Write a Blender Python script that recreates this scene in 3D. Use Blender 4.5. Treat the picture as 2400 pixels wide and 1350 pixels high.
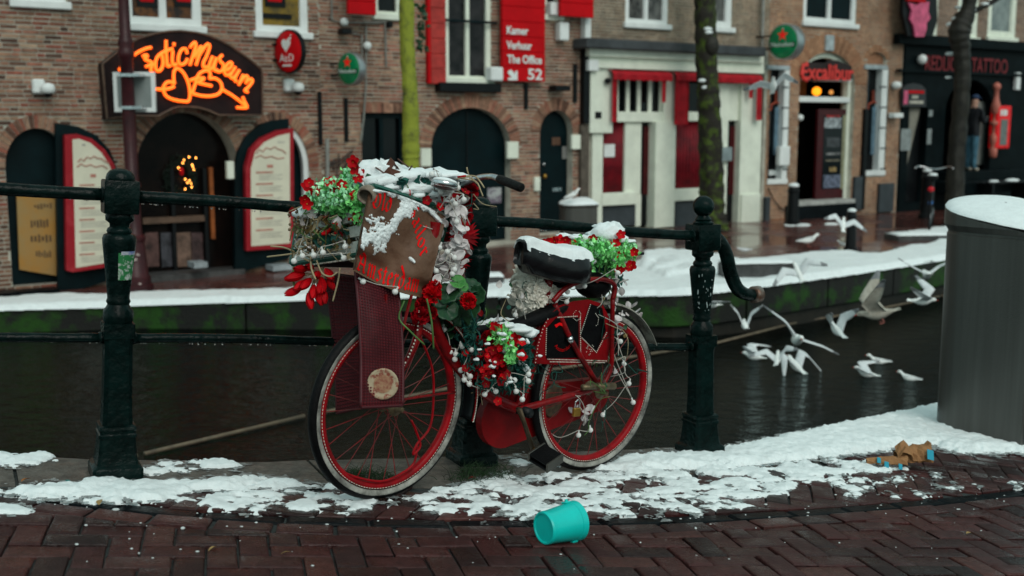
import bpy, bmesh, math, random
import numpy as np
from mathutils import Vector, Matrix, Euler
random.seed(7); rng = np.random.default_rng(11)
SC = bpy.context.scene; COL = SC.collection
for o in list(bpy.data.objects): bpy.data.objects.remove(o)
PI = math.pi; R = math.radians

# ---------------------------------------------------------------- camera
CAM_Z = 1.5; PITCH = R(8.2)
cd = bpy.data.cameras.new('camera'); cam = bpy.data.objects.new('camera', cd); COL.objects.link(cam)
cam.location = (0, 0, CAM_Z); cam.rotation_euler = (PI/2 - PITCH, 0, 0)
cd.sensor_width = 36; cd.lens = 36*2685/2400.0; cd.clip_start = 0.05; cd.clip_end = 400
cd.dof.use_dof = True; cd.dof.focus_distance = 4.25; cd.dof.aperture_fstop = 2.6; cd.dof.aperture_blades = 0
SC.camera = cam
# ---------------------------------------------------------------- sky (overcast) and soft sun
w = bpy.data.worlds.new('World'); SC.world = w; w.use_nodes = True
nt = w.node_tree; nt.nodes.clear()
sky = nt.nodes.new('ShaderNodeTexSky'); sky.sky_type = 'NISHITA'; sky.sun_disc = False
sky.sun_elevation = R(40); sky.sun_rotation = R(156); sky.air_density = 1.0; sky.dust_density = 5.0; sky.ozone_density = 1.0
mx = nt.nodes.new('ShaderNodeMix'); mx.data_type = 'RGBA'; mx.inputs[0].default_value = 0.82
mx.inputs[7].default_value = (5.6, 8.0, 7.7, 1)
bg = nt.nodes.new('ShaderNodeBackground'); bg.inputs[1].default_value = 0.105
wo = nt.nodes.new('ShaderNodeOutputWorld')
nt.links.new(sky.outputs[0], mx.inputs[6]); nt.links.new(mx.outputs[2], bg.inputs[0]); nt.links.new(bg.outputs[0], wo.inputs[0])
sd = bpy.data.lights.new('sun', 'SUN'); sun = bpy.data.objects.new('sun', sd); COL.objects.link(sun)
sd.energy = 1.5; sd.angle = R(40); sd.color = (1.0, 0.97, 0.92)
sun.rotation_euler = Euler((R(50), 0, R(24)))
# ---------------------------------------------------------------- exposure
SC.view_settings.view_transform = 'Standard'; SC.view_settings.look = 'None'
SC.view_settings.exposure = -0.30; SC.view_settings.gamma = 1.0; SC.view_settings.use_curve_mapping = False
SC.cycles.max_bounces = 8; SC.cycles.diffuse_bounces = 3; SC.cycles.glossy_bounces = 4; SC.cycles.transparent_max_bounces = 8
SC.cycles.use_denoising = True
SC.cycles.sample_clamp_indirect = 6

# ---------------------------------------------------------------- measuring: photograph pixels (2400 wide) to places
FP = 2685.0; cp, sp = math.cos(PITCH), math.sin(PITCH)
def ray(u, v):
    a = (u-1200)/FP; b = (v-675)/FP
    return Vector((a, cp-b*sp, -sp-b*cp))
def atD(u, v, D): return Vector((0, 0, CAM_Z)) + ray(u, v)*D
def proj(p):
    x, y, z = p[0], p[1], p[2]-CAM_Z
    D = y*cp - z*sp
    return 1200+FP*x/D, 675+FP*(-(y*sp+z*cp))/D
def onZ(u, v, z):
    d = ray(u, v); return Vector((0, 0, CAM_Z)) + d*((z-CAM_Z)/d.z)
# near ground: a plane falling to the right (the deck slopes off the bridge)
GA, GB, GC = 0.3184, -0.08833, -0.04328
def G(x, y): return GA + GB*x + GC*y
def onG(u, v, h=0):
    d = ray(u, v); t = (GA+h-CAM_Z)/(d.z-GB*d.x-GC*d.y); return Vector((0, 0, CAM_Z)) + d*t
FO = Vector((-1.399, 3.905)); FE = Vector((0.898, 0.440)); FN = Vector((0.440, -0.898))   # railing line; FN points to the camera
def fen(s, n, h=0):
    p = FO + FE*s + FN*n; return Vector((p.x, p.y, G(p.x, p.y)+h))
def fenc(p): d = Vector((p[0], p[1])) - FO; return d.dot(FE), d.dot(FN)
# far facade plane
FA_O = Vector((0, 17.75, 0)); FA_T = Vector((0.8192, 0.5735, 0)); FA_N = Vector((0.5735, -0.8192, 0)); FA_ROT = math.atan2(0.5735, 0.8192)
def fac(u, v, d=0.0):
    r = ray(u, v); k = (d - (Vector((0, 0, CAM_Z))-FA_O).dot(FA_N))/r.dot(FA_N)
    p = Vector((0, 0, CAM_Z)) + r*k
    return (p-FA_O).dot(FA_T), p.z
def facw(s, d, z): return FA_O + FA_T*s + FA_N*d + Vector((0, 0, z))
def streetz(x):
    if x < -4.5: return -0.52
    if x < 2.95: return -0.52 + (x+4.5)/7.45*0.26
    return -0.26 - 0.005*(x-2.95)
WATER = -0.78

# ---------------------------------------------------------------- mesh helpers
class MB:
    def __init__(s): s.v = []; s.f = []; s.m = []
    def add(s, V, F, m=0):
        o = len(s.v); s.v += [tuple(p) for p in V]; s.f += [tuple(i+o for i in f) for f in F]; s.m += [m]*len(F); return s
    def box(s, x0, x1, y0, y1, z0, z1, m=0, M=None):
        V = [Vector((x, y, z)) for z in (z0, z1) for y in (y0, y1) for x in (x0, x1)]
        if M is not None: V = [M @ p for p in V]
        return s.add(V, [(0, 2, 3, 1), (4, 5, 7, 6), (0, 1, 5, 4), (2, 6, 7, 3), (0, 4, 6, 2), (1, 3, 7, 5)], m)
    def bbox(s, x0, x1, y0, y1, z0, z1, b=0.01, m=0, M=None):      # bevelled box
        V = []; F = []
        xs = (x0, x0+b, x1-b, x1); ys = (y0, y0+b, y1-b, y1); zs = (z0, z0+b, z1-b, z1)
        ring = lambda X0, X1, Y0, Y1, z: [(X0+b, Y0, z), (X1-b, Y0, z), (X1, Y0+b, z), (X1, Y1-b, z), (X1-b, Y1, z), (X0+b, Y1, z), (X0, Y1-b, z), (X0, Y0+b, z)]
        ring2 = lambda z: [(x0+b, y0+b, z), (x1-b, y0+b, z), (x1-b, y0+b, z), (x1-b, y1-b, z), (x1-b, y1-b, z), (x0+b, y1-b, z), (x0+b, y1-b, z), (x0+b, y0+b, z)]
        L = [ring2(z0), ring(x0, x1, y0, y1, z0+b), ring(x0, x1, y0, y1, z1-b), ring2(z1)]
        for r in L: V += [Vector(p) for p in r]
        for k in range(3):
            for i in range(8): F.append((k*8+i, k*8+(i+1) % 8, (k+1)*8+(i+1) % 8, (k+1)*8+i))
        F.append((0, 6, 4, 2)) ; F.append((24, 26, 28, 30))
        if M is not None: V = [M @ p for p in V]
        return s.add(V, F, m)
    def tube(s, pts, r, n=8, m=0, caps=True, flat=1.0):
        P = [Vector(p) for p in pts]; k = len(P)
        rr = list(r) if isinstance(r, (list, tuple)) else [r]*k
        if len(rr) != k: rr = [float(q) for q in np.interp(np.linspace(0, 1, k), np.linspace(0, 1, len(rr)), rr)]
        T = [((P[min(i+1, k-1)]-P[max(i-1, 0)]).normalized() if (P[min(i+1, k-1)]-P[max(i-1, 0)]).length > 1e-9 else Vector((0, 0, 1))) for i in range(k)]
        up = Vector((0, 0, 1)) if abs(T[0].z) < 0.9 else Vector((1, 0, 0))
        a = T[0].cross(up).normalized(); V = []; F = []
        for i in range(k):
            a = (a - T[i]*a.dot(T[i])); a = a.normalized() if a.length > 1e-8 else T[i].orthogonal().normalized()
            b = T[i].cross(a)
            for j in range(n):
                t = 2*PI*j/n; V.append(P[i] + a*(rr[i]*math.cos(t)) + b*(rr[i]*flat*math.sin(t)))
        for i in range(k-1):
            for j in range(n): F.append((i*n+j, i*n+(j+1) % n, (i+1)*n+(j+1) % n, (i+1)*n+j))
        if caps: F.append(tuple(range(n-1, -1, -1))); F.append(tuple(range((k-1)*n, k*n)))
        return s.add(V, F, m)
    def lathe(s, prof, n=24, M=None, m=0, sq=0, caps=True):      # prof: (r, z); sq: 4-sided with chamfer sq
        V = []; F = []
        if sq: dirs = [Vector((x, y, 0)) for x, y in ((1, -1+sq), (1, 1-sq), (1-sq, 1), (-1+sq, 1), (-1, 1-sq), (-1, -1+sq), (-1+sq, -1), (1-sq, -1))]
        else: dirs = [Vector((math.cos(2*PI*j/n), math.sin(2*PI*j/n), 0)) for j in range(n)]
        n = len(dirs)
        for r, z in prof:
            for d in dirs: V.append(d*r + Vector((0, 0, z)))
        for i in range(len(prof)-1):
            for j in range(n): F.append((i*n+j, i*n+(j+1) % n, (i+1)*n+(j+1) % n, (i+1)*n+j))
        if caps: F.append(tuple(range(n-1, -1, -1))); F.append(tuple(range((len(prof)-1)*n, len(prof)*n)))
        if M is not None: V = [M @ p for p in V]
        return s.add(V, F, m)
    def ball(s, c, r, n=10, m=0, sc=(1, 1, 1), M=None):
        k = max(4, n//2+1); V = [Vector((0, 0, -1))]; F = []
        for i in range(1, k):
            t = -PI/2+PI*i/k
            for j in range(n): V.append(Vector((math.cos(t)*math.cos(2*PI*j/n), math.cos(t)*math.sin(2*PI*j/n), math.sin(t))))
        V.append(Vector((0, 0, 1))); e = len(V)-1
        for j in range(n):
            F.append((0, 1+(j+1) % n, 1+j)); F.append((e, e-n+j, e-n+(j+1) % n))
        for i in range(k-2):
            for j in range(n): F.append((1+i*n+j, 1+i*n+(j+1) % n, 1+(i+1)*n+(j+1) % n, 1+(i+1)*n+j))
        V = [Vector((p.x*r*sc[0], p.y*r*sc[1], p.z*r*sc[2])) for p in V]
        V = [(M @ p if M is not None else p) + Vector(c) for p in V]
        return s.add(V, F, m)
    def prism(s, poly, y0, y1, m=0, M=None):      # poly of (x, z), extruded along y
        n = len(poly); V = [Vector((p[0], y0, p[1])) for p in poly] + [Vector((p[0], y1, p[1])) for p in poly]
        if M is not None: V = [M @ p for p in V]
        F = [tuple(range(n)), tuple(range(2*n-1, n-1, -1))] + [(i, i+n, (i+1) % n+n, (i+1) % n) for i in range(n)]
        return s.add(V, F, m)
    def grid(s, P, m=0, close=False):
        nu, nv = len(P), len(P[0]); V = [p for row in P for p in row]; F = []
        for i in range(nu-1):
            for j in range(nv-(0 if close else 1)):
                F.append((i*nv+j, i*nv+(j+1) % nv, (i+1)*nv+(j+1) % nv, (i+1)*nv+j))
        return s.add(V, F, m)
    def slab(s, P, t, m=0):                        # thick sheet from a grid of points
        nu, nv = len(P), len(P[0]); N = []
        for i in range(nu):
            row = []
            for j in range(nv):
                a = Vector(P[min(i+1, nu-1)][j])-Vector(P[max(i-1, 0)][j]); b = Vector(P[i][min(j+1, nv-1)])-Vector(P[i][max(j-1, 0)][:] if False else P[i][max(j-1, 0)])
                row.append(a.cross(b).normalized())
            N.append(row)
        o = len(s.v)
        s.grid(P, m); s.grid([[Vector(P[i][j])+N[i][j]*t for j in range(nv)] for i in range(nu)], m)
        k = nu*nv; bd = [(0, j) for j in range(nv)] + [(i, nv-1) for i in range(1, nu)] + [(nu-1, j) for j in range(nv-2, -1, -1)] + [(i, 0) for i in range(nu-2, 0, -1)]
        ids = [o+i*nv+j for i, j in bd]
        for a in range(len(ids)):
            p, q = ids[a], ids[(a+1) % len(ids)]; s.f.append((p, q, q+k, p+k)); s.m.append(m)
        return s
    def mesh(s, name, mats, smooth=False):
        me = bpy.data.meshes.new(name); me.from_pydata(s.v, [], s.f)
        for mm in (mats if isinstance(mats, (list, tuple)) else [mats]): me.materials.append(mm)
        if any(s.m): me.polygons.foreach_set('material_index', s.m)
        if smooth: me.polygons.foreach_set('use_smooth', [True]*len(s.f))
        me.update(); return me
    def build(s, name, mats, parent=None, smooth=False, **tags):
        return put(name, s.mesh(name, mats, smooth), parent, **tags)
def put(name, me, parent=None, loc=None, rot=None, scale=None, mat4=None, **tags):
    o = bpy.data.objects.new(name, me); COL.objects.link(o)
    if parent is not None: o.parent = parent
    if loc is not None: o.location = loc
    if rot is not None: o.rotation_euler = rot
    if scale is not None: o.scale = scale
    if mat4 is not None: o.matrix_basis = mat4
    tag(o, **tags); return o
def tag(o, label=None, cat=None, group=None, kind=None):
    if label: o['label'] = label
    if cat: o['category'] = cat
    if group: o['group'] = group
    if kind: o['kind'] = kind
    return o
def empty(name, loc=(0, 0, 0), rz=0, mat4=None, **tags):
    o = bpy.data.objects.new(name, None); COL.objects.link(o); o.empty_display_size = 0.1
    if mat4 is not None: o.matrix_basis = mat4
    else: o.location = loc; o.rotation_euler = (0, 0, rz)
    return tag(o, **tags)
def smooth_by_angle(o, ang=40):
    me = o.data; me.polygons.foreach_set('use_smooth', [True]*len(me.polygons))
    try: me.set_sharp_from_angle(angle=R(ang))
    except Exception: pass
    return o
def conv(cu):                                      # curve or text data to a mesh
    ob = bpy.data.objects.new('tmp', cu); COL.objects.link(ob)
    dg = bpy.context.evaluated_depsgraph_get(); me = bpy.data.meshes.new_from_object(ob.evaluated_get(dg))
    bpy.data.objects.remove(ob); return me
def text_mesh(t, size, ext=0.004, off=0.0, shear=0.0, align='LEFT'):
    cu = bpy.data.curves.new('text', 'FONT'); cu.body = t; cu.size = size; cu.extrude = ext; cu.offset = off; cu.shear = shear; cu.align_x = align; cu.resolution_u = 3
    me = conv(cu); bpy.data.curves.remove(cu); return me
def text_part(t, size, mat, parent, x, y, z, name='lettering', width=None, off=0.0, shear=0.0, align='LEFT', rot=None):
    me = text_mesh(t, size, 0.004, off, shear, align); me.materials.clear(); me.materials.append(mat)
    if width:
        xs = [v.co.x for v in me.vertices]; k = width/(max(xs)-min(xs)); 
        for v in me.vertices: v.co.x *= k
    return put(name, me, parent, loc=(x, y, z), rot=rot or (PI/2, 0, 0))
def plate_mesh(outer, holes, y0, y1, name='plate'):  # (x, z) outline with holes, thickness along y
    cu = bpy.data.curves.new('plate', 'CURVE'); cu.dimensions = '2D'; cu.fill_mode = 'BOTH'; cu.extrude = abs(y1-y0)/2
    for poly in [outer]+list(holes):
        sp_ = cu.splines.new('POLY'); sp_.points.add(len(poly)-1); sp_.use_cyclic_u = True
        for i, p in enumerate(poly): sp_.points[i].co = (p[0], p[1], 0, 1)
    me = conv(cu); bpy.data.curves.remove(cu)
    for v in me.vertices: x, y, z = v.co; v.co = (x, (y0+y1)/2 - z, y)
    return me
def arch_poly(cx, h, z0, zs, rise, n=16):
    return [(cx-h, z0), (cx+h, z0), (cx+h, zs)] + [(cx+h*math.cos(PI*i/n), zs+rise*math.sin(PI*i/n)) for i in range(1, n)] + [(cx-h, zs)]
def smooth_pts(P, k=4):
    P = [Vector(p) for p in P]; out = []
    for i in range(len(P)-1):
        a, b, c, d = P[max(i-1, 0)], P[i], P[i+1], P[min(i+2, len(P)-1)]
        for j in range(k):
            t = j/k; out.append(0.5*((2*b)+(c-a)*t+(2*a-5*b+4*c-d)*t*t+(3*b-a-3*c+d)*t*t*t))
    out.append(P[-1]); return out
# value noise on arrays
_tab = rng.random((64, 64))
def vnoise(x, y):
    xi = np.floor(x).astype(int); yi = np.floor(y).astype(int); fx = x-xi; fy = y-yi
    fx = fx*fx*(3-2*fx); fy = fy*fy*(3-2*fy); g = lambda a, b: _tab[a % 64, b % 64]
    return (g(xi, yi)*(1-fx)+g(xi+1, yi)*fx)*(1-fy)+(g(xi, yi+1)*(1-fx)+g(xi+1, yi+1)*fx)*fy
def fbm(x, y, o=4):
    s = 0; a = 0.5; 
    for i in range(o): s = s+a*vnoise(x+13.7*i, y+7.3*i); x = x*2.03; y = y*2.03; a *= 0.5
    return s

# ---------------------------------------------------------------- materials
MATS = {}
def mat(name, col, rough=0.6, metal=0.0, var=0.25, scale=8.0, bump=0.0, bscale=40.0, col2=None, rvar=0.0, coat=0.0, emit=None, estr=0.0, island=0.0, spec=0.3, trans=0.0, sss=0.0, alpha=1.0, mixpos=(0.35, 0.65), detail=5.0):
    if name in MATS: return MATS[name]
    m = bpy.data.materials.new(name); m.use_nodes = True; t = m.node_tree; N = t.nodes; L = t.links
    b = N['Principled BSDF']; b.inputs['Metallic'].default_value = metal; b.inputs['Roughness'].default_value = rough
    b.inputs['Specular IOR Level'].default_value = spec; b.inputs['Coat Weight'].default_value = coat; b.inputs['Coat Roughness'].default_value = 0.08
    tc = N.new('ShaderNodeTexCoord')
    nz = N.new('ShaderNodeTexNoise'); nz.inputs['Scale'].default_value = scale; nz.inputs['Detail'].default_value = detail; nz.inputs['Roughness'].default_value = 0.65
    L.new(tc.outputs['Object'], nz.inputs['Vector'])
    rp = N.new('ShaderNodeValToRGB'); rp.color_ramp.elements[0].position = mixpos[0]; rp.color_ramp.elements[1].position = mixpos[1]
    c2 = col2 if col2 else tuple(min(1, c*(1+var)) for c in col); c1 = col if col2 else tuple(c*(1-var) for c in col)
    rp.color_ramp.elements[0].color = (*c1, 1); rp.color_ramp.elements[1].color = (*c2, 1)
    L.new(nz.outputs[0], rp.inputs[0]); out = rp.outputs[0]
    if island:
        ge = N.new('ShaderNodeNewGeometry'); oi = N.new('ShaderNodeObjectInfo'); ad = N.new('ShaderNodeMath'); ad.operation = 'ADD'; fr = N.new('ShaderNodeMath'); fr.operation = 'FRACT'
        L.new(ge.outputs['Random Per Island'], ad.inputs[0]); L.new(oi.outputs['Random'], ad.inputs[1]); L.new(ad.outputs[0], fr.inputs[0])
        mr = N.new('ShaderNodeMapRange'); mr.inputs[3].default_value = 1-island; mr.inputs[4].default_value = 1+island; L.new(fr.outputs[0], mr.inputs[0])
        vm = N.new('ShaderNodeVectorMath'); vm.operation = 'SCALE'; L.new(out, vm.inputs[0]); L.new(mr.outputs[0], vm.inputs['Scale']); out = vm.outputs[0]
    L.new(out, b.inputs['Base Color'])
    if rvar:
        n2 = N.new('ShaderNodeTexNoise'); n2.inputs['Scale'].default_value = scale*0.6; n2.inputs['Detail'].default_value = 4; L.new(tc.outputs['Object'], n2.inputs['Vector'])
        m2 = N.new('ShaderNodeMapRange'); m2.inputs[1].default_value = 0.3; m2.inputs[2].default_value = 0.7; m2.inputs[3].default_value = max(0.03, rough-rvar); m2.inputs[4].default_value = min(1, rough+rvar)
        L.new(n2.outputs[0], m2.inputs[0]); L.new(m2.outputs[0], b.inputs['Roughness'])
    if bump:
        n3 = N.new('ShaderNodeTexNoise'); n3.inputs['Scale'].default_value = bscale; n3.inputs['Detail'].default_value = 4; L.new(tc.outputs['Object'], n3.inputs['Vector'])
        bp = N.new('ShaderNodeBump'); bp.inputs['Strength'].default_value = bump; bp.inputs['Distance'].default_value = 0.01; L.new(n3.outputs[0], bp.inputs['Height']); L.new(bp.outputs[0], b.inputs['Normal'])
    if emit: b.inputs['Emission Color'].default_value = (*emit, 1); b.inputs['Emission Strength'].default_value = estr
    if trans: b.inputs['Transmission Weight'].default_value = trans
    if sss: b.inputs['Subsurface Weight'].default_value = sss; b.inputs['Subsurface Radius'].default_value = (0.02, 0.02, 0.02); b.inputs['Subsurface Scale'].default_value = 0.5
    MATS[name] = m; return m
def brickmat(name, stops, rough=0.85, bump=0.3, wet=0.0, spec=0.2):
    """colour picked per brick from a ramp, then grain"""
    if name in MATS: return MATS[name]
    m = bpy.data.materials.new(name); m.use_nodes = True; t = m.node_tree; N = t.nodes; L = t.links; b = N['Principled BSDF']
    ge = N.new('ShaderNodeNewGeometry'); oi = N.new('ShaderNodeObjectInfo'); ad = N.new('ShaderNodeMath'); ad.operation = 'ADD'; fr = N.new('ShaderNodeMath'); fr.operation = 'FRACT'
    L.new(ge.outputs['Random Per Island'], ad.inputs[0]); L.new(oi.outputs['Random'], ad.inputs[1]); L.new(ad.outputs[0], fr.inputs[0])
    rp = N.new('ShaderNodeValToRGB'); cr = rp.color_ramp; cr.interpolation = 'LINEAR'
    while len(cr.elements) < len(stops): cr.elements.new(0.5)
    for e, (p, c) in zip(cr.elements, stops): e.position = p; e.color = (*c, 1)
    L.new(fr.outputs[0], rp.inputs[0])
    tc = N.new('ShaderNodeNewGeometry')
    nz = N.new('ShaderNodeTexNoise'); nz.inputs['Scale'].default_value = 14 if wet == 0 else 30; nz.inputs['Detail'].default_value = 6; nz.inputs['Roughness'].default_value = 0.75; L.new(tc.outputs['Position'], nz.inputs['Vector'])
    mr = N.new('ShaderNodeMapRange'); mr.inputs[1].default_value = 0.3; mr.inputs[2].default_value = 0.75; mr.inputs[3].default_value = 0.55; mr.inputs[4].default_value = 1.5; L.new(nz.outputs[0], mr.inputs[0])
    vm = N.new('ShaderNodeVectorMath'); vm.operation = 'SCALE'; L.new(rp.outputs[0], vm.inputs[0]); L.new(mr.outputs[0], vm.inputs['Scale']); out = vm.outputs[0]
    # broad stains
    n4 = N.new('ShaderNodeTexNoise'); n4.inputs['Scale'].default_value = 1.3; n4.inputs['Detail'].default_value = 4; L.new(tc.outputs['Position'], n4.inputs['Vector'])
    m4 = N.new('ShaderNodeMapRange'); m4.inputs[1].default_value = 0.35; m4.inputs[2].default_value = 0.7; m4.inputs[3].default_value = 0.75; m4.inputs[4].default_value = 1.2; L.new(n4.outputs[0], m4.inputs[0])
    v4 = N.new('ShaderNodeVectorMath'); v4.operation = 'SCALE'; L.new(out, v4.inputs[0]); L.new(m4.outputs[0], v4.inputs['Scale']); out = v4.outputs[0]
    L.new(out, b.inputs['Base Color']); b.inputs['Roughness'].default_value = rough; b.inputs['Specular IOR Level'].default_value = spec
    if wet:
        n2 = N.new('ShaderNodeTexNoise'); n2.inputs['Scale'].default_value = 7; n2.inputs['Detail'].default_value = 5; L.new(tc.outputs['Position'], n2.inputs['Vector'])
        m2 = N.new('ShaderNodeMapRange'); m2.inputs[1].default_value = 0.38; m2.inputs[2].default_value = 0.62; m2.inputs[3].default_value = rough-wet; m2.inputs[4].default_value = rough+0.1; L.new(n2.outputs[0], m2.inputs[0]); L.new(m2.outputs[0], b.inputs['Roughness'])
    n3 = N.new('ShaderNodeTexNoise'); n3.inputs['Scale'].default_value = 120; n3.inputs['Detail'].default_value = 5; L.new(tc.outputs['Position'], n3.inputs['Vector'])
    bp = N.new('ShaderNodeBump'); bp.inputs['Strength'].default_value = bump; bp.inputs['Distance'].default_value = 0.004; L.new(n3.outputs[0], bp.inputs['Height']); L.new(bp.outputs[0], b.inputs['Normal'])
    MATS[name] = m; return m
M_SNOW = mat('snow', (0.80, 0.85, 0.86), 0.75, var=0.05, scale=20, bump=0.35, bscale=90, sss=0.25)
M_SLUSH = mat('slush', (0.62, 0.66, 0.66), 0.35, var=0.2, scale=60, bump=0.5, bscale=150, sss=0.2)
M_IRON = mat('green_iron_paint', (0.0005, 0.0035, 0.0030), 0.22, col2=(0.002, 0.011, 0.010), scale=14, bump=0.5, bscale=45, rvar=0.12, coat=0.0, spec=0.11)
M_BLACK = mat('black_paint', (0.004, 0.005, 0.006), 0.4, var=0.4, scale=20, bump=0.15, spec=.2)
M_RUBBER = mat('black_rubber', (0.0035, 0.0035, 0.004), 0.5, var=0.4, scale=30, bump=0.3, bscale=120, spec=.12)
M_RED = mat('red_paint', (0.25, 0.002, 0.004), 0.30, col2=(0.08, 0.002, 0.003), scale=18, rvar=0.15, bump=0.2, coat=0.0, spec=.22)
M_CHROME = mat('chrome', (0.55, 0.56, 0.58), 0.18, metal=1.0, var=0.25, scale=25, rvar=0.12)
M_CREAM = mat('cream_paint', (0.74, 0.78, 0.67), 0.5, var=0.08, scale=4, bump=0.1)
M_WHITE = mat('white_paint', (0.74, 0.77, 0.76), 0.5, var=0.06, scale=5)
M_DKGREEN = mat('dark_teal_paint', (0.001, 0.008, 0.010), 0.45, var=0.3, scale=3, spec=0.12)
M_GLASSDARK = mat('dark_window_glass', (0.003, 0.004, 0.005), 0.06, var=0.4, scale=2, spec=0.25)
M_STONE = mat('bluestone', (0.055, 0.055, 0.055), 0.5, var=0.4, scale=9, bump=0.4, bscale=60, rvar=0.2)
M_DKSTONE = mat('wet_dark_stone', (0.003, 0.005, 0.0065), 0.32, var=0.4, scale=9, bump=0.3, bscale=70, rvar=0.15, spec=.08)
# ================================================================ NEAR GROUND
def interp(pts, x):
    return float(np.interp(x, [p[0] for p in pts], [p[1] for p in pts]))
EDGE = [(-9, -0.9), (-0.6, -0.40), (-0.1, -0.24), (0.5, -0.12), (1.25, -0.10), (2.2, -0.12), (2.75, -0.14), (3.9, -0.53), (4.94, -0.89), (12, -3.4)]
INNER = [(-9, -0.5), (-1, -0.06), (-0.37, 0.05), (0.6, 0.22), (1.1, 0.30), (2.2, 0.28), (3.0, 0.2), (5, -0.45), (12, -3.0)]
_g0 = [(-4.0, -1.6), (-2.0, -0.75), (-1.0, -0.26), (-0.375, 0.141), (0.114, 0.445), (0.622, 0.641), (1.19, 0.76), (1.83, 0.835), (2.6, 0.847), (3.66, 0.777), (5.0, 0.56), (8.0, -0.3)]
_gs = smooth_pts([(a, b, 0) for a, b in _g0], 8); GUT = [(p.x, p.y) for p in _gs]
def gut(s): return interp(GUT, s)
def gutdir(s):
    d = Vector((0.02, gut(s+0.01)-gut(s-0.01))); return d.normalized()
GNORM = Vector((-GB, -GC, 1)).normalized()
def gframe(pos, ang):                               # matrix lying in the ground plane; ang in world xy
    x = Vector((math.cos(ang), math.sin(ang), 0)); x = (x - GNORM*x.dot(GNORM)).normalized(); y = GNORM.cross(x)
    m = Matrix((x, y, GNORM)).transposed().to_4x4(); m.translation = pos; return m
M_GROUT = mat('sand_grout', (0.034, 0.041, 0.041), 0.55, var=0.5, scale=40, bump=0.6, bscale=160, rvar=0.2)
PAVE = [(0, (0.017, 0.008, 0.008)), (0.3, (0.042, 0.013, 0.013)), (0.55, (0.058, 0.017, 0.016)), (0.8, (0.032, 0.014, 0.014)), (1, (0.075, 0.026, 0.022))]
M_PAVE = brickmat('wet_paving_brick', PAVE, 0.42, 0.9, wet=0.30, spec=0.24)
# the deck: one sheet with the canal side cut along the coping edge
b = MB(); ss = [-9, -5, -3, -2, -1.2]+[x*0.25 for x in range(-4, 22)]+[6, 7, 9, 12]
ns = [0, 0.5, 1, 2, 4, 9]
P = []
for s in ss:
    e = interp(EDGE, s)+0.03; row = []
    for k in ns: row.append(fen(s, e+(k if k < 9 else 11), -0.014))
    P.append(row)
b.grid(P)
pavement = b.build('pavement', M_GROUT, kind='structure')
# quay wall under the coping
b = MB(); P = []
for s in ss: e = interp(EDGE, s)+0.05; p = fen(s, e, -0.02); P.append([p, Vector((p.x, p.y, WATER-1.0))])
b.grid(P)
b.build('quay_wall', mat('wet_quay_brick', (0.035, 0.028, 0.022), 0.5, col2=(0.012, 0.016, 0.008), scale=5, bump=0.5, bscale=20), label='dark brick canal wall under the near deck and railing', cat='wall')
# coping stones along the edge
coping = empty('coping', fen(0, 0), kind='structure'); COPM = mat('coping_stone', (0.060, 0.052, 0.045), 0.5, col2=(0.13, 0.115, 0.10), scale=22, bump=0.7, bscale=70, rvar=0.2)
cuts = [-9, -6.5, -4.2, -2.6, -1.45, -0.32, 0.72, 1.86, 2.72, 3.65, 4.6, 5.8, 7.2, 9, 12]
for a, c in zip(cuts[:-1], cuts[1:]):
    b = MB(); k = max(4, int((c-a)/0.12)); top = []; 
    for i in range(k+1):
        s = a+0.006+(c-a-0.012)*i/k; e0 = interp(EDGE, s); e1 = interp(INNER, s); row = []
        for t, h in ((0, -0.22), (0, -0.03), (0.012, -0.008), (0.05, 0.0), (0.3, 0.002), (0.7, -0.002), (0.97, -0.004), (1, -0.012), (1, -0.22)):
            jj = 0.006*(vnoise(np.array([s*9.]), np.array([t*4.]))[0]-0.5) if t > 0 and h > -0.1 else 0
            row.append(fen(s, e0+(e1-e0)*t, h+jj) - coping.location)
        top.append(row)
    b.grid(top); n = len(top[0]); b.f.append(tuple(range(n))); b.m.append(0); b.f.append(tuple(range(len(b.v)-1, len(b.v)-n-1, -1))); b.m.append(0)
    smooth_by_angle(b.build('coping_stone', COPM, coping), 35)
# pavers
def paver_mesh(poly, name='brick', bev=0.005, h=0.05):
    b = MB(); c = Vector((sum(p[0] for p in poly)/len(poly), sum(p[1] for p in poly)/len(poly), 0)); n = len(poly); V = []
    for ins, z in ((0, -h), (0, -bev), (bev*0.9, -0.0005), (bev*2.6, 0.0008)):
        for p in poly:
            v = Vector((p[0], p[1], 0)); d = c-v; L = d.length
            q = v + d*(min(0.4, ins*1.5/L) if L > 1e-6 else 0); V.append((q.x, q.y, z))
    F = [(k*n+i, k*n+(i+1) % n, (k+1)*n+(i+1) % n, (k+1)*n+i) for k in range(3) for i in range(n)]; F.append(tuple(range(3*n, 4*n)))
    b.add(V, F); return b
def clip_poly(poly, p0, nrm):                       # keep side where (p-p0).nrm > 0
    out = []
    for i in range(len(poly)):
        a, c = Vector(poly[i]), Vector(poly[(i+1) % len(poly)]); da, dc = (a-p0).dot(nrm), (c-p0).dot(nrm)
        if da >= 0: out.append(a)
        if da*dc < 0: out.append(a+(c-a)*(da/(da-dc)))
    return out
pavers = []     # (world centre, poly in local frame, angle)
BL, BW, JT = 0.180, 0.087, 0.007
def herring(angle, org, test, rng_i):
    e1 = Vector((math.cos(angle), math.sin(angle))); e2 = Vector((-e1.y, e1.x)); c = BW+JT/2+0.001
    for i in range(-rng_i, rng_i):
        for j in range(-rng_i, rng_i):
            k = (i-j) % 4
            if k == 0: cx, cy, a = (i+1)*c, (j+0.5)*c, 0
            elif k == 3: cx, cy, a = (i+0.5)*c, (j+1)*c, PI/2
            else: continue
            cw = org + e1*cx + e2*cy; test(cw, angle+a)
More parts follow.
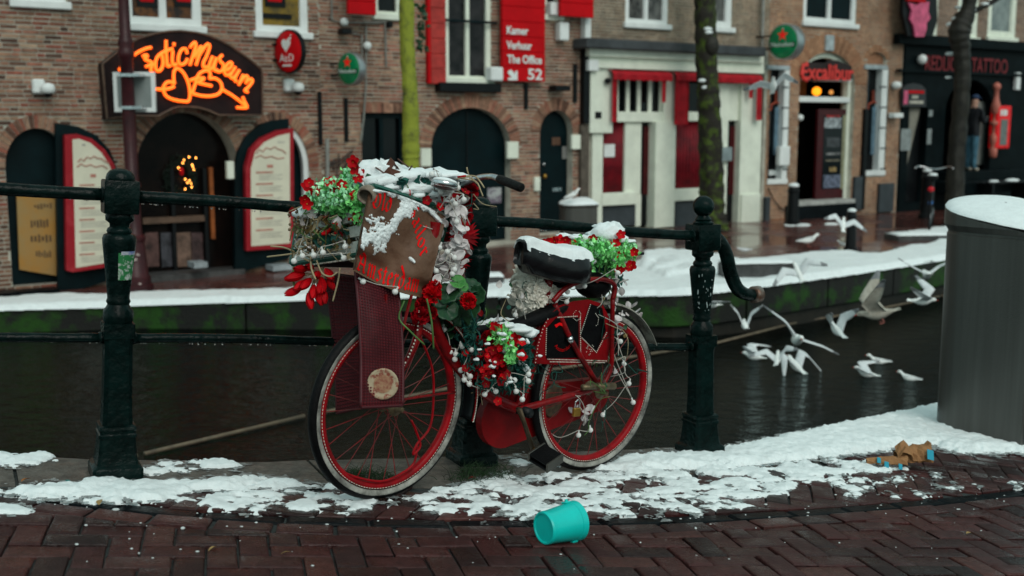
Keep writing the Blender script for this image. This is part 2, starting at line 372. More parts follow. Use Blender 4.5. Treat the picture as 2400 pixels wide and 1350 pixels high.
def rect(l, w): return [(-l/2, -w/2), (l/2, -w/2), (l/2, w/2), (-l/2, w/2)]
OFFB = 0.035+0.012+BW+0.010                         # gutter half width + stretcher course
def addclip(cw, a, s, nb, side, lo):
    ca, sa = math.cos(a), math.sin(a); ex = Vector((ca, sa)); ey = Vector((-sa, ca))
    td = gutdir(s); T = FE*td.x + FN*td.y; Nn = (FE*(-td.y) + FN*td.x)*side
    base = FO + FE*s + FN*nb
    poly = [(p[0], p[1]) for p in rect(BL, BW)]
    p0 = Vector(((base-cw).dot(ex), (base-cw).dot(ey))); nn = Vector((Nn.dot(ex), Nn.dot(ey)))
    q = clip_poly(poly, p0, nn)
    if len(q) >= 3:
        ar = abs(sum(q[i].x*q[(i+1) % len(q)].y-q[(i+1) % len(q)].x*q[i].y for i in range(len(q))))/2
        if ar > 0.0025: pavers.append((cw, [(v.x, v.y) for v in q] if len(q) != 4 or ar < BL*BW*0.98 else None, a))
def testB(cw, a):
    s, n = fenc(cw); 
    if s < -2.2 or s > 6.0 or n > 3.2: return
    d = n-(gut(s)+OFFB*math.sqrt(1+((gut(s+.01)-gut(s-.01))/.02)**2))
    if d > 0.13: pavers.append((cw, None, a))
    elif d > -0.13: addclip(cw, a, s, gut(s)+OFFB*math.sqrt(1+((gut(s+.01)-gut(s-.01))/.02)**2), 1, 0)
herring(R(14.2), Vector((0, 3.4)), testB, 54)
def testA(cw, a):
    s, n = fenc(cw)
    if s < -2.2 or s > 6.0: return
    g = gut(s)-0.045*math.sqrt(1+((gut(s+.01)-gut(s-.01))/.02)**2); lo = interp(INNER, s)+0.012
    if n-lo < 0.06 or n-lo < 0.0: 
        if n-lo < 0.03: return
    d = g-n
    if d > 0.13: pavers.append((cw, None, a))
    elif d > -0.13: addclip(cw, a, s, g, -1, 0)
herring(R(26-38), Vector((0.5, 4.2)), testA, 54)
s = -2.2                                            # stretcher course beside the gutter
while s < 6.0:
    td = gutdir(s+0.1); a = math.atan2((FE*td.x+FN*td.y).y, (FE*td.x+FN*td.y).x)
    nrm = Vector((-td.y, td.x)); c = Vector((s+0.09*td.x, gut(s)+0.09*td.y)) + nrm*(0.042+BW/2+0.004)
    pavers.append((FO+FE*c.x+FN*c.y, None, a)); s += (BL+JT)*td.x
full = [paver_mesh(rect(BL-0.002*i, BW-0.001*i)).mesh('brick', M_PAVE) for i in range(3)]
for me in full: me.polygons.foreach_set('use_smooth', [True]*len(me.polygons)); me.set_sharp_from_angle(angle=R(50))
vis = []; rest = MB()
for cw, poly, a in pavers:
    z = G(cw.x, cw.y); u, v = proj((cw.x, cw.y, z)); inn = -60 < u < 2460 and 940 < v < 1400
    vis.append((cw.length if inn else 99, cw, poly, a))
vis.sort(key=lambda t: t[0])
for i, (d, cw, poly, a) in enumerate(vis):
    z = G(cw.x, cw.y) + random.uniform(-0.004, 0.003)
    M = gframe(Vector((cw.x, cw.y, z)), a+random.gauss(0, 0.012)) @ Euler((random.gauss(0, 0.014), random.gauss(0, 0.010), 0)).to_matrix().to_4x4()
    if i < 300 and d < 99:
        me = random.choice(full) if poly is None else paver_mesh(poly).mesh('brick', M_PAVE)
        put('brick', me, pavement, mat4=M)
    else:
        q = paver_mesh(poly or rect(BL, BW)); rest.add([M @ Vector(p) for p in q.v], q.f)
rest.build('brick_paving', M_PAVE, pavement, kind='stuff')
# gutter stones
gutter = empty('gutter', fen(1.2, 0.75), kind='structure')
s = -2.4; gm = [paver_mesh(rect(0.262, 0.068), bev=0.008, h=0.06).mesh('gutter_stone', M_DKSTONE) for _ in range(1)]
while s < 6.2:
    L = 0.262; td = gutdir(s+L/2); d3 = FE*td.x+FN*td.y; a = math.atan2(d3.y, d3.x); c = FO+FE*(s+L/2*td.x)+FN*(gut(s)+L/2*td.y)
    M = gframe(Vector((c.x, c.y, G(c.x, c.y)-0.004+random.uniform(-0.002, 0.003))), a)
    put('gutter_stone', gm[0], gutter, mat4=Matrix.Translation(-gutter.location) @ M); s += (L+0.008)*td.x
# ---------------------------------------------------------------- snow on the near ground
SNOWP = [  # pixel outline, weight, thickness, noise amount
 ([(-40, 1046), (70, 1046), (130, 1062), (148, 1086), (60, 1097), (-40, 1094)], 0.95, 0.020, 0.7),
 ([(228, 1112), (280, 1080), (330, 1100), (400, 1088), (520, 1070), (590, 1084), (560, 1108), (480, 1114), (380, 1124), (300, 1116)], 0.9, 0.018, 0.8),
 ([(-40, 1140), (180, 1132), (230, 1120), (470, 1122), (520, 1116), (700, 1126), (790, 1136), (800, 1150), (560, 1152), (420, 1165), (350, 1180), (240, 1176), (95, 1172), (-40, 1158)], 1.15, 0.024, 0.6),
 ([(340, 1150), (560, 1140), (800, 1140), (890, 1165), (880, 1196), (700, 1200), (560, 1204), (440, 1202)], 0.68, 0.013, 1.3),
 ([(-40, 1178), (85, 1180), (65, 1214), (-40, 1218)], 0.85, 0.012, 0.9),
 ([(885, 1190), (1000, 1150), (1120, 1122), (1260, 1106), (1330, 1094), (1500, 1080), (1700, 1070), (2030, 1078), (2150, 1112), (1900, 1136), (1780, 1180), (1640, 1206), (1250, 1214), (1060, 1216), (985, 1206)], 0.77, 0.014, 1.2),
 ([(1480, 1066), (1580, 1060), (1690, 1052), (2215, 940), (2300, 930), (2500, 960), (2500, 1068), (2250, 1066), (2180, 1046), (2060, 1062), (1900, 1080), (1740, 1100), (1480, 1112), (1360, 1106)], 1.25, 0.034, 0.3),
 ([(1175, 1078), (1245, 1062), (1265, 1085), (1210, 1098)], 0.95, 0.02, 0.6),
 ([(1900, 1130), (2120, 1090), (2200, 1120), (2000, 1160)], 0.50, 0.012, 1.2),
 ([(1990, 1150), (2400, 1125), (2400, 1150), (2100, 1165)], 0.36, 0.010, 1.2),
]
def sdist(U, V, poly):
    d = np.full(U.shape, 1e9); ins = np.zeros(U.shape, bool); n = len(poly)
    for i in range(n):
        x0, y0 = poly[i]; x1, y1 = poly[(i+1) % n]; dx, dy = x1-x0, y1-y0
        t = np.clip(((U-x0)*dx+(V-y0)*dy)/(dx*dx+dy*dy+1e-9), 0, 1); d = np.minimum(d, np.hypot(U-x0-t*dx, (V-y0-t*dy)))
        c = ((y0 > V) != (y1 > V)); ins ^= c & (U < (x1-x0)*(V-y0)/(y1-y0+1e-12)+x0)
    return np.where(ins, d, -d)
step = 0.0085
S, Nn = np.meshgrid(np.arange(-0.75, 5.6, step), np.arange(-1.15, 1.05, step), indexing='ij')
X = FO.x+FE.x*S+FN.x*Nn; Y = FO.y+FE.y*S+FN.y*Nn; Z = G(X, Y)
zz = Z-CAM_Z; D = Y*cp-zz*sp; U = 1200+FP*X/D; V = 675+FP*(-(Y*sp+zz*cp))/D
H = np.zeros(S.shape); edge = np.interp(S, [p[0] for p in EDGE], [p[1] for p in EDGE])
nz1 = fbm(S*7, Nn*7, 4); nz2 = fbm(S*26+9, Nn*26, 3); nz3 = fbm(S*11+40, Nn*16+3, 5); nz4 = fbm(S*62+17, Nn*62+5, 3)
# bricks shed the snow, joints keep it
ja = R(26-38); jx = (X-0.5)*math.cos(ja)+(Y-4.2)*math.sin(ja); jy = -(X-0.5)*math.sin(ja)+(Y-4.2)*math.cos(ja); cc = BW+JT/2+0.001
jj = np.maximum(np.abs((jx/cc) % 1-0.5), np.abs((jy/cc) % 1-0.5))*2
for poly, wgt, th, amp in SNOWP:
    d = sdist(U, V, poly); m = np.clip(d/26+0.35, 0, 1)*wgt
    val = m + (nz3-0.47)*amp*1.9 + (nz2-0.45)*0.45*amp + (nz4-0.44)*0.55 + (jj-0.72)*0.22*(amp > 1)
    val = np.where(m <= 0, -1, val)
    h = np.clip((val-0.58)/0.60, 0, 1); h = (1-(1-h)**1.6)*th*(0.35+0.7*nz1+0.5*nz2)
    H = np.maximum(H, h)
H[Nn < edge-0.015] = 0
H += np.where(H > 0.001, (nz2-0.45)*0.005+(fbm(S*70, Nn*70, 2)-0.37)*0.004, 0)
keep = H > 0.0008
cell = keep[:-1, :-1] | keep[1:, :-1] | keep[:-1, 1:] | keep[1:, 1:]
used = np.zeros(S.shape, bool); used[:-1, :-1] |= cell; used[1:, :-1] |= cell; used[:-1, 1:] |= cell; used[1:, 1:] |= cell
idx = -np.ones(S.shape, int); idx[used] = np.arange(used.sum())
ZZ = Z+np.where(keep, H, -0.006)
vv = np.stack([X[used], Y[used], ZZ[used]], 1); ii, jj_ = np.nonzero(cell)
ff = np.stack([idx[ii, jj_], idx[ii+1, jj_], idx[ii+1, jj_+1], idx[ii, jj_+1]], 1)[:, ::-1]
me = bpy.data.meshes.new('snow'); me.from_pydata(vv.tolist(), [], ff.tolist()); me.materials.append(M_SNOW); me.polygons.foreach_set('use_smooth', [True]*len(me.polygons)); me.update()
put('snow', me, label='patchy melting snow on the near brick deck and coping', cat='snow', kind='stuff')
# thin wet slush fringing the snow
VAL = np.full(S.shape, -1.0)
for poly, wgt, th, amp in SNOWP:
    d = sdist(U, V, poly); m = np.clip(d/34+0.55, 0, 1)*wgt; VAL = np.maximum(VAL, np.where(m <= 0, -1, m+(nz3-0.47)*amp*1.9+(nz2-0.45)*0.7*amp+(jj-0.72)*0.2))
VAL += (fbm(S*55+3, Nn*55, 3)-.44)*1.1
keep = (VAL > 0.50) & (Nn > edge); keep[H > 0.004] = False
cell = keep[:-1, :-1] & keep[1:, :-1] & keep[:-1, 1:] & keep[1:, 1:]
used = np.zeros(S.shape, bool); used[:-1, :-1] |= cell; used[1:, :-1] |= cell; used[:-1, 1:] |= cell; used[1:, 1:] |= cell
idx = -np.ones(S.shape, int); idx[used] = np.arange(used.sum()); ZZ = Z+0.0042+0.002*nz2
ii, jq = np.nonzero(cell); ff = np.stack([idx[ii, jq], idx[ii+1, jq], idx[ii+1, jq+1], idx[ii, jq+1]], 1)[:, ::-1]
me = bpy.data.meshes.new('slush'); me.from_pydata(np.stack([X[used], Y[used], ZZ[used]], 1).tolist(), [], ff.tolist()); me.materials.append(mat('grey_slush', (.16, .17, .17), .25, col2=(.40, .43, .43), scale=55, bump=.6, bscale=220, mixpos=(.4, .65))); me.polygons.foreach_set('use_smooth', [True]*len(me.polygons)); me.update()
put('slush', me, label='thin grey slush film fringing the snow on the bricks', cat='slush', kind='stuff')
# loose slush crumbs
b = MB()
for k in range(160):
    u = random.uniform(0, 2400); v = random.triangular(1120, 1345, 1170); p = onG(u, v); r = random.uniform(0.0012, 0.0035)*(1 if random.random() < 0.9 else 2)
    b.ball(p+Vector((0, 0, r*0.3)), r, 6, sc=(random.uniform(0.8, 2.2), random.uniform(0.8, 1.6), 0.7))
b.build('snow_crumbs', M_SLUSH, label='loose crumbs of slush scattered over the brick paving', cat='snow', kind='stuff', smooth=True)
# ================================================================ CANAL AND FAR QUAY
def onS(u, v, h=0):                                 # point on the far street
    p = onZ(u, v, -0.3)
    for _ in range(12): p = onZ(u, v, streetz(p.x)+h)
    return p
# water
m = bpy.data.materials.new('canal_water'); m.use_nodes = True; t = m.node_tree; N = t.nodes; L = t.links; bs = N['Principled BSDF']
bs.inputs['Specular IOR Level'].default_value = 0.34; bs.inputs['Base Color'].default_value = (0.003, 0.003, 0.0025, 1); bs.inputs['Roughness'].default_value = 0.06; bs.inputs['IOR'].default_value = 1.33
ge = N.new('ShaderNodeNewGeometry'); mp = N.new('ShaderNodeMapping'); mp.inputs['Scale'].default_value = (1.0, 1.5, 1); mp.inputs['Rotation'].default_value = (0, 0, R(20)); L.new(ge.outputs['Position'], mp.inputs['Vector'])
n1 = N.new('ShaderNodeTexNoise'); n1.inputs['Scale'].default_value = 3.8; n1.inputs['Detail'].default_value = 5; n1.inputs['Roughness'].default_value = 0.6; L.new(mp.outputs[0], n1.inputs['Vector'])
bp = N.new('ShaderNodeBump'); bp.inputs['Strength'].default_value = 0.5; bp.inputs['Distance'].default_value = 0.11; L.new(n1.outputs[0], bp.inputs['Height']); L.new(bp.outputs[0], bs.inputs['Normal'])
N.remove(bs); df = N.new('ShaderNodeBsdfDiffuse'); df.inputs[0].default_value = (0.0012, 0.0012, 0.001, 1); gl = N.new('ShaderNodeBsdfGlossy'); gl.inputs[0].default_value = (0.82, 0.95, 0.95, 1); gl.inputs[1].default_value = 0.05
fr = N.new('ShaderNodeFresnel'); fr.inputs[0].default_value = 1.33; ml = N.new('ShaderNodeMath'); ml.operation = 'MULTIPLY'; ml.inputs[1].default_value = 0.62; ms = N.new('ShaderNodeMixShader')
for q in (df, gl, fr): L.new(bp.outputs[0], q.inputs['Normal'])
L.new(fr.outputs[0], ml.inputs[0]); L.new(ml.outputs[0], ms.inputs[0]); L.new(df.outputs[0], ms.inputs[1]); L.new(gl.outputs[0], ms.inputs[2]); L.new(ms.outputs[0], N['Material Output'].inputs[0])
MB().add([(-40, -10, WATER), (60, -10, WATER), (60, 60, WATER), (-40, 60, WATER)], [(0, 1, 2, 3)]).build('water', m, kind='structure')
# far quay edge
QE = [onS(u, v) for u, v in ((-700, 752), (-300, 738), (0, 725), (330, 713), (700, 702), (1000, 694), (1300, 691), (1580, 690), (1680, 683), (1733, 676), (1800, 668), (2000, 640), (2208, 608), (2420, 574), (2600, 548))]
QE.append(QE[-1] + (QE[-1]-QE[-2])*5)
M_STREET = bpy.data.materials.new('wet_street_brick'); M_STREET.use_nodes = True; t = M_STREET.node_tree; N = t.nodes; L = t.links; bs = N['Principled BSDF']
ge = N.new('ShaderNodeNewGeometry'); mp = N.new('ShaderNodeMapping'); mp.inputs['Rotation'].default_value = (0, 0, R(-35)); L.new(ge.outputs['Position'], mp.inputs['Vector'])
bt = N.new('ShaderNodeTexBrick'); bt.inputs['Scale'].default_value = 1.0; bt.inputs['Brick Width'].default_value = 0.21; bt.inputs['Row Height'].default_value = 0.09; bt.inputs['Mortar Size'].default_value = 0.006
bt.inputs['Color1'].default_value = (0.15, 0.042, 0.032, 1); bt.inputs['Color2'].default_value = (0.075, 0.030, 0.026, 1); bt.inputs['Mortar'].default_value = (0.03, 0.026, 0.024, 1); L.new(mp.outputs[0], bt.inputs['Vector'])
L.new(bt.outputs[0], bs.inputs['Base Color'])
n1 = N.new('ShaderNodeTexNoise'); n1.inputs['Scale'].default_value = 1.1; n1.inputs['Detail'].default_value = 4; L.new(ge.outputs['Position'], n1.inputs['Vector'])
mr = N.new('ShaderNodeMapRange'); mr.inputs[1].default_value = 0.4; mr.inputs[2].default_value = 0.62; mr.inputs[3].default_value = 0.06; mr.inputs[4].default_value = 0.35; L.new(n1.outputs[0], mr.inputs[0]); L.new(mr.outputs[0], bs.inputs['Roughness'])
n2 = N.new('ShaderNodeTexNoise'); n2.inputs['Scale'].default_value = 9; L.new(ge.outputs['Position'], n2.inputs['Vector'])
bp = N.new('ShaderNodeBump'); bp.inputs['Strength'].default_value = 0.12; bp.inputs['Distance'].default_value = 0.02; L.new(n2.outputs[0], bp.inputs['Height']); L.new(bp.outputs[0], bs.inputs['Normal'])
P = []
for i, q in enumerate(QE):
    fs = np.interp(q.x, [-9, -5.5, 0, 2.5, 6, 20], [-13, -8.4, -0.5, 3.5, 9.5, 30]); f = facw(float(fs), -1.5, 0)
    row = []
    for k in range(9):
        p = q.lerp(f, k/8); row.append(Vector((p.x, p.y, streetz(p.x))))
    P.append(row)
street = MB().grid(P).build('street', M_STREET, kind='structure')
# quay wall: dark brick below, coping blocks with moss above
fq = empty('quay_wall', Vector((QE[6].x, QE[6].y, WATER)), label='mossy dark canal wall with grey coping blocks across the water', cat='wall')
lo = fq.location.copy()
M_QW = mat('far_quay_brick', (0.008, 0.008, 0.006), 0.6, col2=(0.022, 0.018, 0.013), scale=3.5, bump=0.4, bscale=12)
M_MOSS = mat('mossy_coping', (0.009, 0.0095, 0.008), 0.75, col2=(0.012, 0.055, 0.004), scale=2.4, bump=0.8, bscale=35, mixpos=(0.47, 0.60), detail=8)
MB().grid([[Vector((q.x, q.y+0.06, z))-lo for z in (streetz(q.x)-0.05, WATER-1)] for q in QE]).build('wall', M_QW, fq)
dense = []
for a, c in zip(QE[:-1], QE[1:]):
    k = max(1, round((c-a).length/0.1))
    dense += [a.lerp(c, i/k) for i in range(k)]
acc = 0; seg = [dense[0]]
for a, c in zip(dense[:-1], dense[1:]):
    acc += (c-a).length; seg.append(c)
    if acc > 1.35:
        b = MB(); pts = [seg[0].lerp(seg[1], 0.12)]+seg[1:-1]+[seg[-1].lerp(seg[-2], 0.12)]; rows = []
        for q in pts:
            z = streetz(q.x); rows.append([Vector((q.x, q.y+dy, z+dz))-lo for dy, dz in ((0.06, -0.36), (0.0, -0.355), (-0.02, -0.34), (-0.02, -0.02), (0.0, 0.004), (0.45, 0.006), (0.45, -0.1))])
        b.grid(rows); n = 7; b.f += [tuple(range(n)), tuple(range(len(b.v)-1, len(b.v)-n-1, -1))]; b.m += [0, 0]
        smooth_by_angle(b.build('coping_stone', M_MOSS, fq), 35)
        seg = [c]; acc = 0
# snow on the quay
SQ = [([(-250, 706), (0, 699), (330, 690), (640, 681), (720, 672), (1000, 668), (1250, 655), (1470, 640), (1490, 616), (1560, 601), (1660, 598), (1740, 614), (1850, 602), (1950, 590), (2050, 598), (2130, 577), (2215, 566), (2450, 545), (2450, 580), (2208, 612), (1800, 672), (1733, 681), (1600, 694), (1000, 698), (330, 718), (0, 730), (-250, 745)], 1.2, 0.05, 0.5),
      ([(1490, 640), (1510, 605), (1580, 598), (1650, 605), (1660, 650), (1560, 665)], 1.1, 0.11, 0.9),
      ([(560, 668), (620, 658), (760, 650), (760, 660), (640, 676)], 0.8, 0.03, 0.8), ([(1760, 545), (1860, 520), (2060, 500), (2230, 500), (2060, 520), (1900, 540)], 0.36, 0.02, 1.3),
      ([(2120, 548), (2150, 540), (2260, 530), (2330, 530), (2330, 556), (2130, 560)], 1.2, 0.05, 0.4)]
X, Y = np.meshgrid(np.arange(-7.5, 10, 0.04), np.arange(11.8, 21, 0.04), indexing='ij')
Z = np.where(X < -4.5, -0.52, np.where(X < 2.95, -0.52+(X+4.5)/7.45*0.26, -0.26-0.005*(X-2.95)))
zz = Z-CAM_Z; D = Y*cp-zz*sp; U = 1200+FP*X/D; V = 675+FP*(-(Y*sp+zz*cp))/D; H = np.zeros(X.shape)
z1 = fbm(X*1.7, Y*1.7, 4); z2 = fbm(X*5, Y*5, 3)
for poly, wgt, th, amp in SQ:
    d = sdist(U, V, poly); mm = np.clip(d/14+0.35, 0, 1)*wgt; val = np.where(mm <= 0, -1, mm+(z1-0.47)*amp*1.5+(z2-0.45)*0.4*amp)
    h = np.clip((val-0.55)/0.3, 0, 1); H = np.maximum(H, (1-(1-h)**2)*th*(0.4+0.8*z2+0.5*z1))
ey = np.interp(X, [q.x for q in QE], [q.y for q in QE]); H[Y < ey-0.03] = 0
keep = H > 0.002; cell = keep[:-1, :-1] | keep[1:, :-1] | keep[:-1, 1:] | keep[1:, 1:]
used = np.zeros(X.shape, bool); used[:-1, :-1] |= cell; used[1:, :-1] |= cell; used[:-1, 1:] |= cell; used[1:, 1:] |= cell
idx = -np.ones(X.shape, int); idx[used] = np.arange(used.sum()); ZZ = Z+np.where(keep, H+0.008, -0.01)
ii, jj_ = np.nonzero(cell); ff = np.stack([idx[ii, jj_], idx[ii+1, jj_], idx[ii+1, jj_+1], idx[ii, jj_+1]], 1)
me = bpy.data.meshes.new('snow'); me.from_pydata(np.stack([X[used], Y[used], ZZ[used]], 1).tolist(), [], ff.tolist()); me.materials.append(M_SNOW); me.polygons.foreach_set('use_smooth', [True]*len(me.polygons)); me.update()
put('snow', me, label='white snow lying along the quay across the canal', cat='snow', kind='stuff')
# floating guard beam on the water
pts = [onZ(u, v, WATER+0.02) for u, v in ((180, 1098), (330, 1065), (720, 973), (1240, 875), (1671, 806), (1877, 753), (2027, 731), (2204, 694), (2420, 655))]
fb = empty('floating_beam', pts[3], label='long pale timber guard beam floating along the canal', cat='beam'); M_BEAM = mat('pale_wet_timber', (0.17, 0.13, 0.085), 0.55, col2=(0.09, 0.07, 0.05), scale=9, bump=0.3)
for a, c in zip(pts[:-1], pts[1:]):
    d = (c-a).normalized(); MB().tube([a-pts[3]+d*0.03, c-pts[3]-d*0.03], 0.018, 8, flat=0.8).build('beam', M_BEAM, fb, smooth=True)
# ---------------------------------------------------------------- lamp post with sign box
base = onS(322, 688); lp = empty('lamp_post', base, label='dark red cast iron lamp post carrying a grey sign box', cat='lamp post')
M_LAMP = mat('dark_red_iron', (0.050, 0.007, 0.010), 0.4, col2=(0.025, 0.005, 0.007), scale=6, bump=0.2)
prof = [(0.19, 0), (0.19, 0.10), (0.165, 0.12), (0.165, 0.2), (0.14, 0.22), (0.115, 0.55), (0.105, 0.62), (0.125, 0.64), (0.125, 0.68), (0.10, 0.70), (0.085, 0.72), (0.080, 1.25), (0.095, 1.27), (0.095, 1.31), (0.078, 1.33), (0.074, 2.75), (0.090, 2.77), (0.095, 2.82), (0.085, 2.86), (0.075, 2.88), (0.092, 2.93), (0.080, 2.98), (0.066, 3.0), (0.060, 3.45), (0.085, 3.47), (0.085, 3.52), (0.055, 3.55), (0.048, 4.4)]
smooth_by_angle(MB().lathe(prof, 16).build('pole', M_LAMP, lp), 50)
b = MB()
for k in range(18): b.ball((random.uniform(-0.13, 0.13), -0.155, random.uniform(0.1, 0.5)), 0.012, 6, sc=(1.5, 0.5, 1))
b.build('paint_chips', mat('pale_chips', (0.45, 0.36, 0.34), 0.7), lp, kind='stuff')
MB().tube([(-0.30, 0, 3.5), (0.30, 0, 3.5)], 0.022, 8).ball((-0.31, 0, 3.5), 0.04, 8).ball((0.31, 0, 3.5), 0.04, 8).build('crossbar', M_LAMP, lp, smooth=True)
MB().lathe([(0.05, 4.4), (0.17, 4.5), (0.2, 4.85), (0.22, 4.9), (0.06, 5.05), (0.01, 5.1)], 6).build('lantern', mat('lantern_glass', (0.3, 0.32, 0.3), 0.2), lp)
sx0, sz0 = [ (p-base) for p in (atD(258, 262, 13.35), )][0].xz; sx1, sz1 = (atD(356, 168, 13.35)-base).xz
sb = empty('sign_box', (base.x+(sx0+sx1)/2, base.y, base.z+sz0), label='grey rectangular sign with white frame clamped to the lamp post', cat='sign'); hw = (sx1-sx0)/2; hh = sz1-sz0
me = plate_mesh([(-hw, 0), (hw, 0), (hw, hh), (-hw, hh)], [[(-hw+0.045, 0.05), (hw-0.045, 0.05), (hw-0.045, hh-0.05), (-hw+0.045, hh-0.05)]], 0.11, 0.15); me.materials.clear(); me.materials.append(M_WHITE); put('frame', me, sb)
MB().box(-hw+0.03, hw-0.03, 0.12, 0.138, 0.03, hh-0.03).build('panel', mat('grey_sign_back', (0.22, 0.25, 0.245), 0.6, var=0.12, scale=3), sb)
for z in (0.03, hh-0.06): MB().box(-0.10, 0.14, -0.095, 0.11, z, z+0.035).build('clamp', M_CHROME, sb)
# ---------------------------------------------------------------- trees
def tree(name, base, prof, mt, label, limbs, height, moss=None):
    t = empty(name, base, label=label, cat='tree'); pts = []; rad = []
    for i, (z, dx, r) in enumerate(prof): pts.append((dx, 0.02*math.sin(z*2), z)); rad.append(r)
    P = smooth_pts(pts, 6); rr = np.interp([p.z for p in P], [p[0] for p in prof], [p[2] for p in prof]); 
    b = MB(); P = smooth_pts(P, 4); rr = np.interp([p.z for p in P], [p[0] for p in prof], [p[2] for p in prof]); b.tube(P, [float(x)*(1+0.04*math.sin(i*.7)+random.uniform(-0.03, 0.03)) for i, x in enumerate(rr)], 26)
    nn = np.array(b.v); an = np.arctan2(nn[:, 1]-nn[:, 1].mean(), nn[:, 0]-np.interp(nn[:, 2], [p.z for p in P], [p.x for p in P])); rk = np.interp(nn[:, 2], [p[0] for p in prof], [p[2] for p in prof]); dsp = rk*(.34*(fbm(an*3.2+9, nn[:, 2]*1.6, 4)-.47)+.16*(fbm(an*9, nn[:, 2]*5, 3)-.44)); nn[:, 0] += np.cos(an)*dsp; nn[:, 1] += np.sin(an)*dsp; b.v = [tuple(q) for q in nn]; b.build('trunk', mt, t, smooth=True)
    b = MB()
    def branch(p, d, L, r, k):
        q = [p]; 
        for i in range(4): d = (d+Vector((random.gauss(0, .16), random.gauss(0, .16), random.gauss(0.08, .1)))).normalized(); q.append(q[-1]+d*L/4)
        b.tube(q, [r*(1-0.17*i) for i in range(5)], 6 if r > 0.02 else 4)
        if k > 0:
            for i in range(3): branch(q[random.choice((2, 3, 4))], (d+Vector((random.gauss(0, .7), random.gauss(0, .7), random.gauss(.2, .3)))).normalized(), L*0.62, r*0.5, k-1)
    for z, ang, tilt, L, r in limbs:
        x = np.interp(z, [p[0] for p in prof], [p[1] for p in prof]); branch(Vector((float(x), 0, z)), Vector((math.cos(ang)*math.cos(tilt), math.sin(ang)*math.cos(tilt), math.sin(tilt))), L, r, 3)
    b.build('crown', mt, t, smooth=True); return t
M_BARKY = mat('yellow_green_algae_bark', (0.25, 0.28, 0.03), 0.8, col2=(0.05, 0.055, 0.025), scale=7, bump=1.0, bscale=40, mixpos=(0.50, 0.70), detail=9)
M_BARKG = mat('mossy_bark', (0.020, 0.017, 0.013), 0.85, col2=(0.060, 0.095, 0.012), scale=6.5, bump=1.0, bscale=30, mixpos=(0.48, 0.62), detail=9)
M_BARKD = mat('wet_dark_bark', (0.009, 0.008, 0.007), 0.6, col2=(0.024, 0.022, 0.016), scale=8, bump=0.9, bscale=30)
y0 = 14.3; bx = (966-1200)/FP*14.4; bz = streetz(bx)
t1 = tree('young_tree', Vector((bx, y0, bz)), [(0, 0, 0.125), (0.4, 0, 0.105), (1.4, 0.0, 0.098), (1.55, 0, 0.105), (2.2, 0, 0.094), (3.3, -0.03, 0.085), (5.5, 0.0, 0.06), (7.0, 0.05, 0.03)], M_BARKY, 'slender tree trunk coated in yellow green algae behind the bicycle', [(3.35, 0.4, 0.9, 1.5, 0.03), (4.2, 2.5, 0.7, 2.0, 0.035), (4.8, -1.0, 0.8, 2.0, 0.03), (5.5, 1.2, 0.9, 1.8, 0.03), (6.2, 3.6, 0.9, 1.6, 0.025)], 7)
p = atD(985, 60, 14.3); q = Vector((p.x-bx, p.y-y0, p.z-bz)); b = MB()
for k in range(60): b.box(-.02, .02, -.004, .004, -.03, .03, M=Matrix.Translation(q+Vector((random.gauss(0.02, .03), random.gauss(-.05, .03), random.uniform(-.33, .25)))) @ Euler((random.random()*6, random.random()*6, random.random()*6)).to_matrix().to_4x4())
b.build('ivy_shoot', mat('ivy_green', (0.010, 0.05, 0.02), 0.5), t1, kind='stuff')
bb = onS(1668, 541); t2 = tree('mossy_tree', bb, [(0, 0.02, 0.26), (0.3, 0.0, 0.20), (1.0, -0.03, 0.185), (2.0, -0.10, 0.185), (2.6, -0.14, 0.17), (3.5, -0.19, 0.165), (4.2, -0.2, 0.16), (6, -0.15, 0.12), (8, -0.1, 0.06)], M_BARKG, 'mossy tree trunk standing before the white shopfront', [(4.6, 0.4, 0.8, 2.4, 0.07), (5.2, 2.6, 0.7, 2.6, 0.06), (6, -1.2, 0.8, 2.4, 0.05), (7, 1.4, 1.0, 2, 0.05)], 8)
for u, v in ((1650, 72), (1652, 80), (1648, 206), (1662, 250), (1640, 190)):
    p = atD(u, v, bb.y-0.2)-bb; MB().ball((p.x, -0.17, p.z), 0.05, 8, sc=(1.4, 0.6, 0.6)).build('snow_patch', M_SNOW, t2, smooth=True)
MB().ball((-0.10, -0.15, 2.98), 0.11, 10, sc=(1.1, 0.8, 1.5)).build('bark_knot', M_BARKD, t2, smooth=True)
b3 = onS(2236, 528); t3 = tree('dark_tree', b3, [(0, 0.05, 0.22), (0.3, 0.0, 0.16), (1.2, -0.02, 0.14), (2.4, 0.0, 0.135), (3.0, -0.03, 0.14), (3.35, -0.08, 0.18), (3.8, 0.06, 0.11), (5, 0.12, 0.1), (7, 0.1, 0.05)], M_BARKD, 'dark wet tree trunk with snowy knots before the black shop', [(5.0, 2.4, 0.7, 2.2, 0.05), (5.6, -1.0, 0.8, 2.0, 0.05), (6.2, 1.0, 1.0, 1.8, 0.04)], 7)
k3 = lambda u, v: atD(u, v, b3.y)-b3
b = MB(); b.tube([k3(2240, 40), k3(2275, 30), k3(2320, 8), k3(2380, -30), k3(2450, -60)], [0.07, 0.05, 0.045, 0.04, 0.02], 8); b.build('limb', M_BARKD, t3, smooth=True)
for u, v, r in ((2240, 22, .05), (2234, 48, .06), (2228, 62, .09), (2300, 14, .05), (2270, 28, .05), (2220, 130, .06), (2215, 185, .04)):
    p = k3(u, v); MB().ball((p.x, p.y-0.15, p.z+0.02), r, 8, sc=(1.6, 0.8, 0.55)).build('snow_patch', M_SNOW, t3, smooth=True)
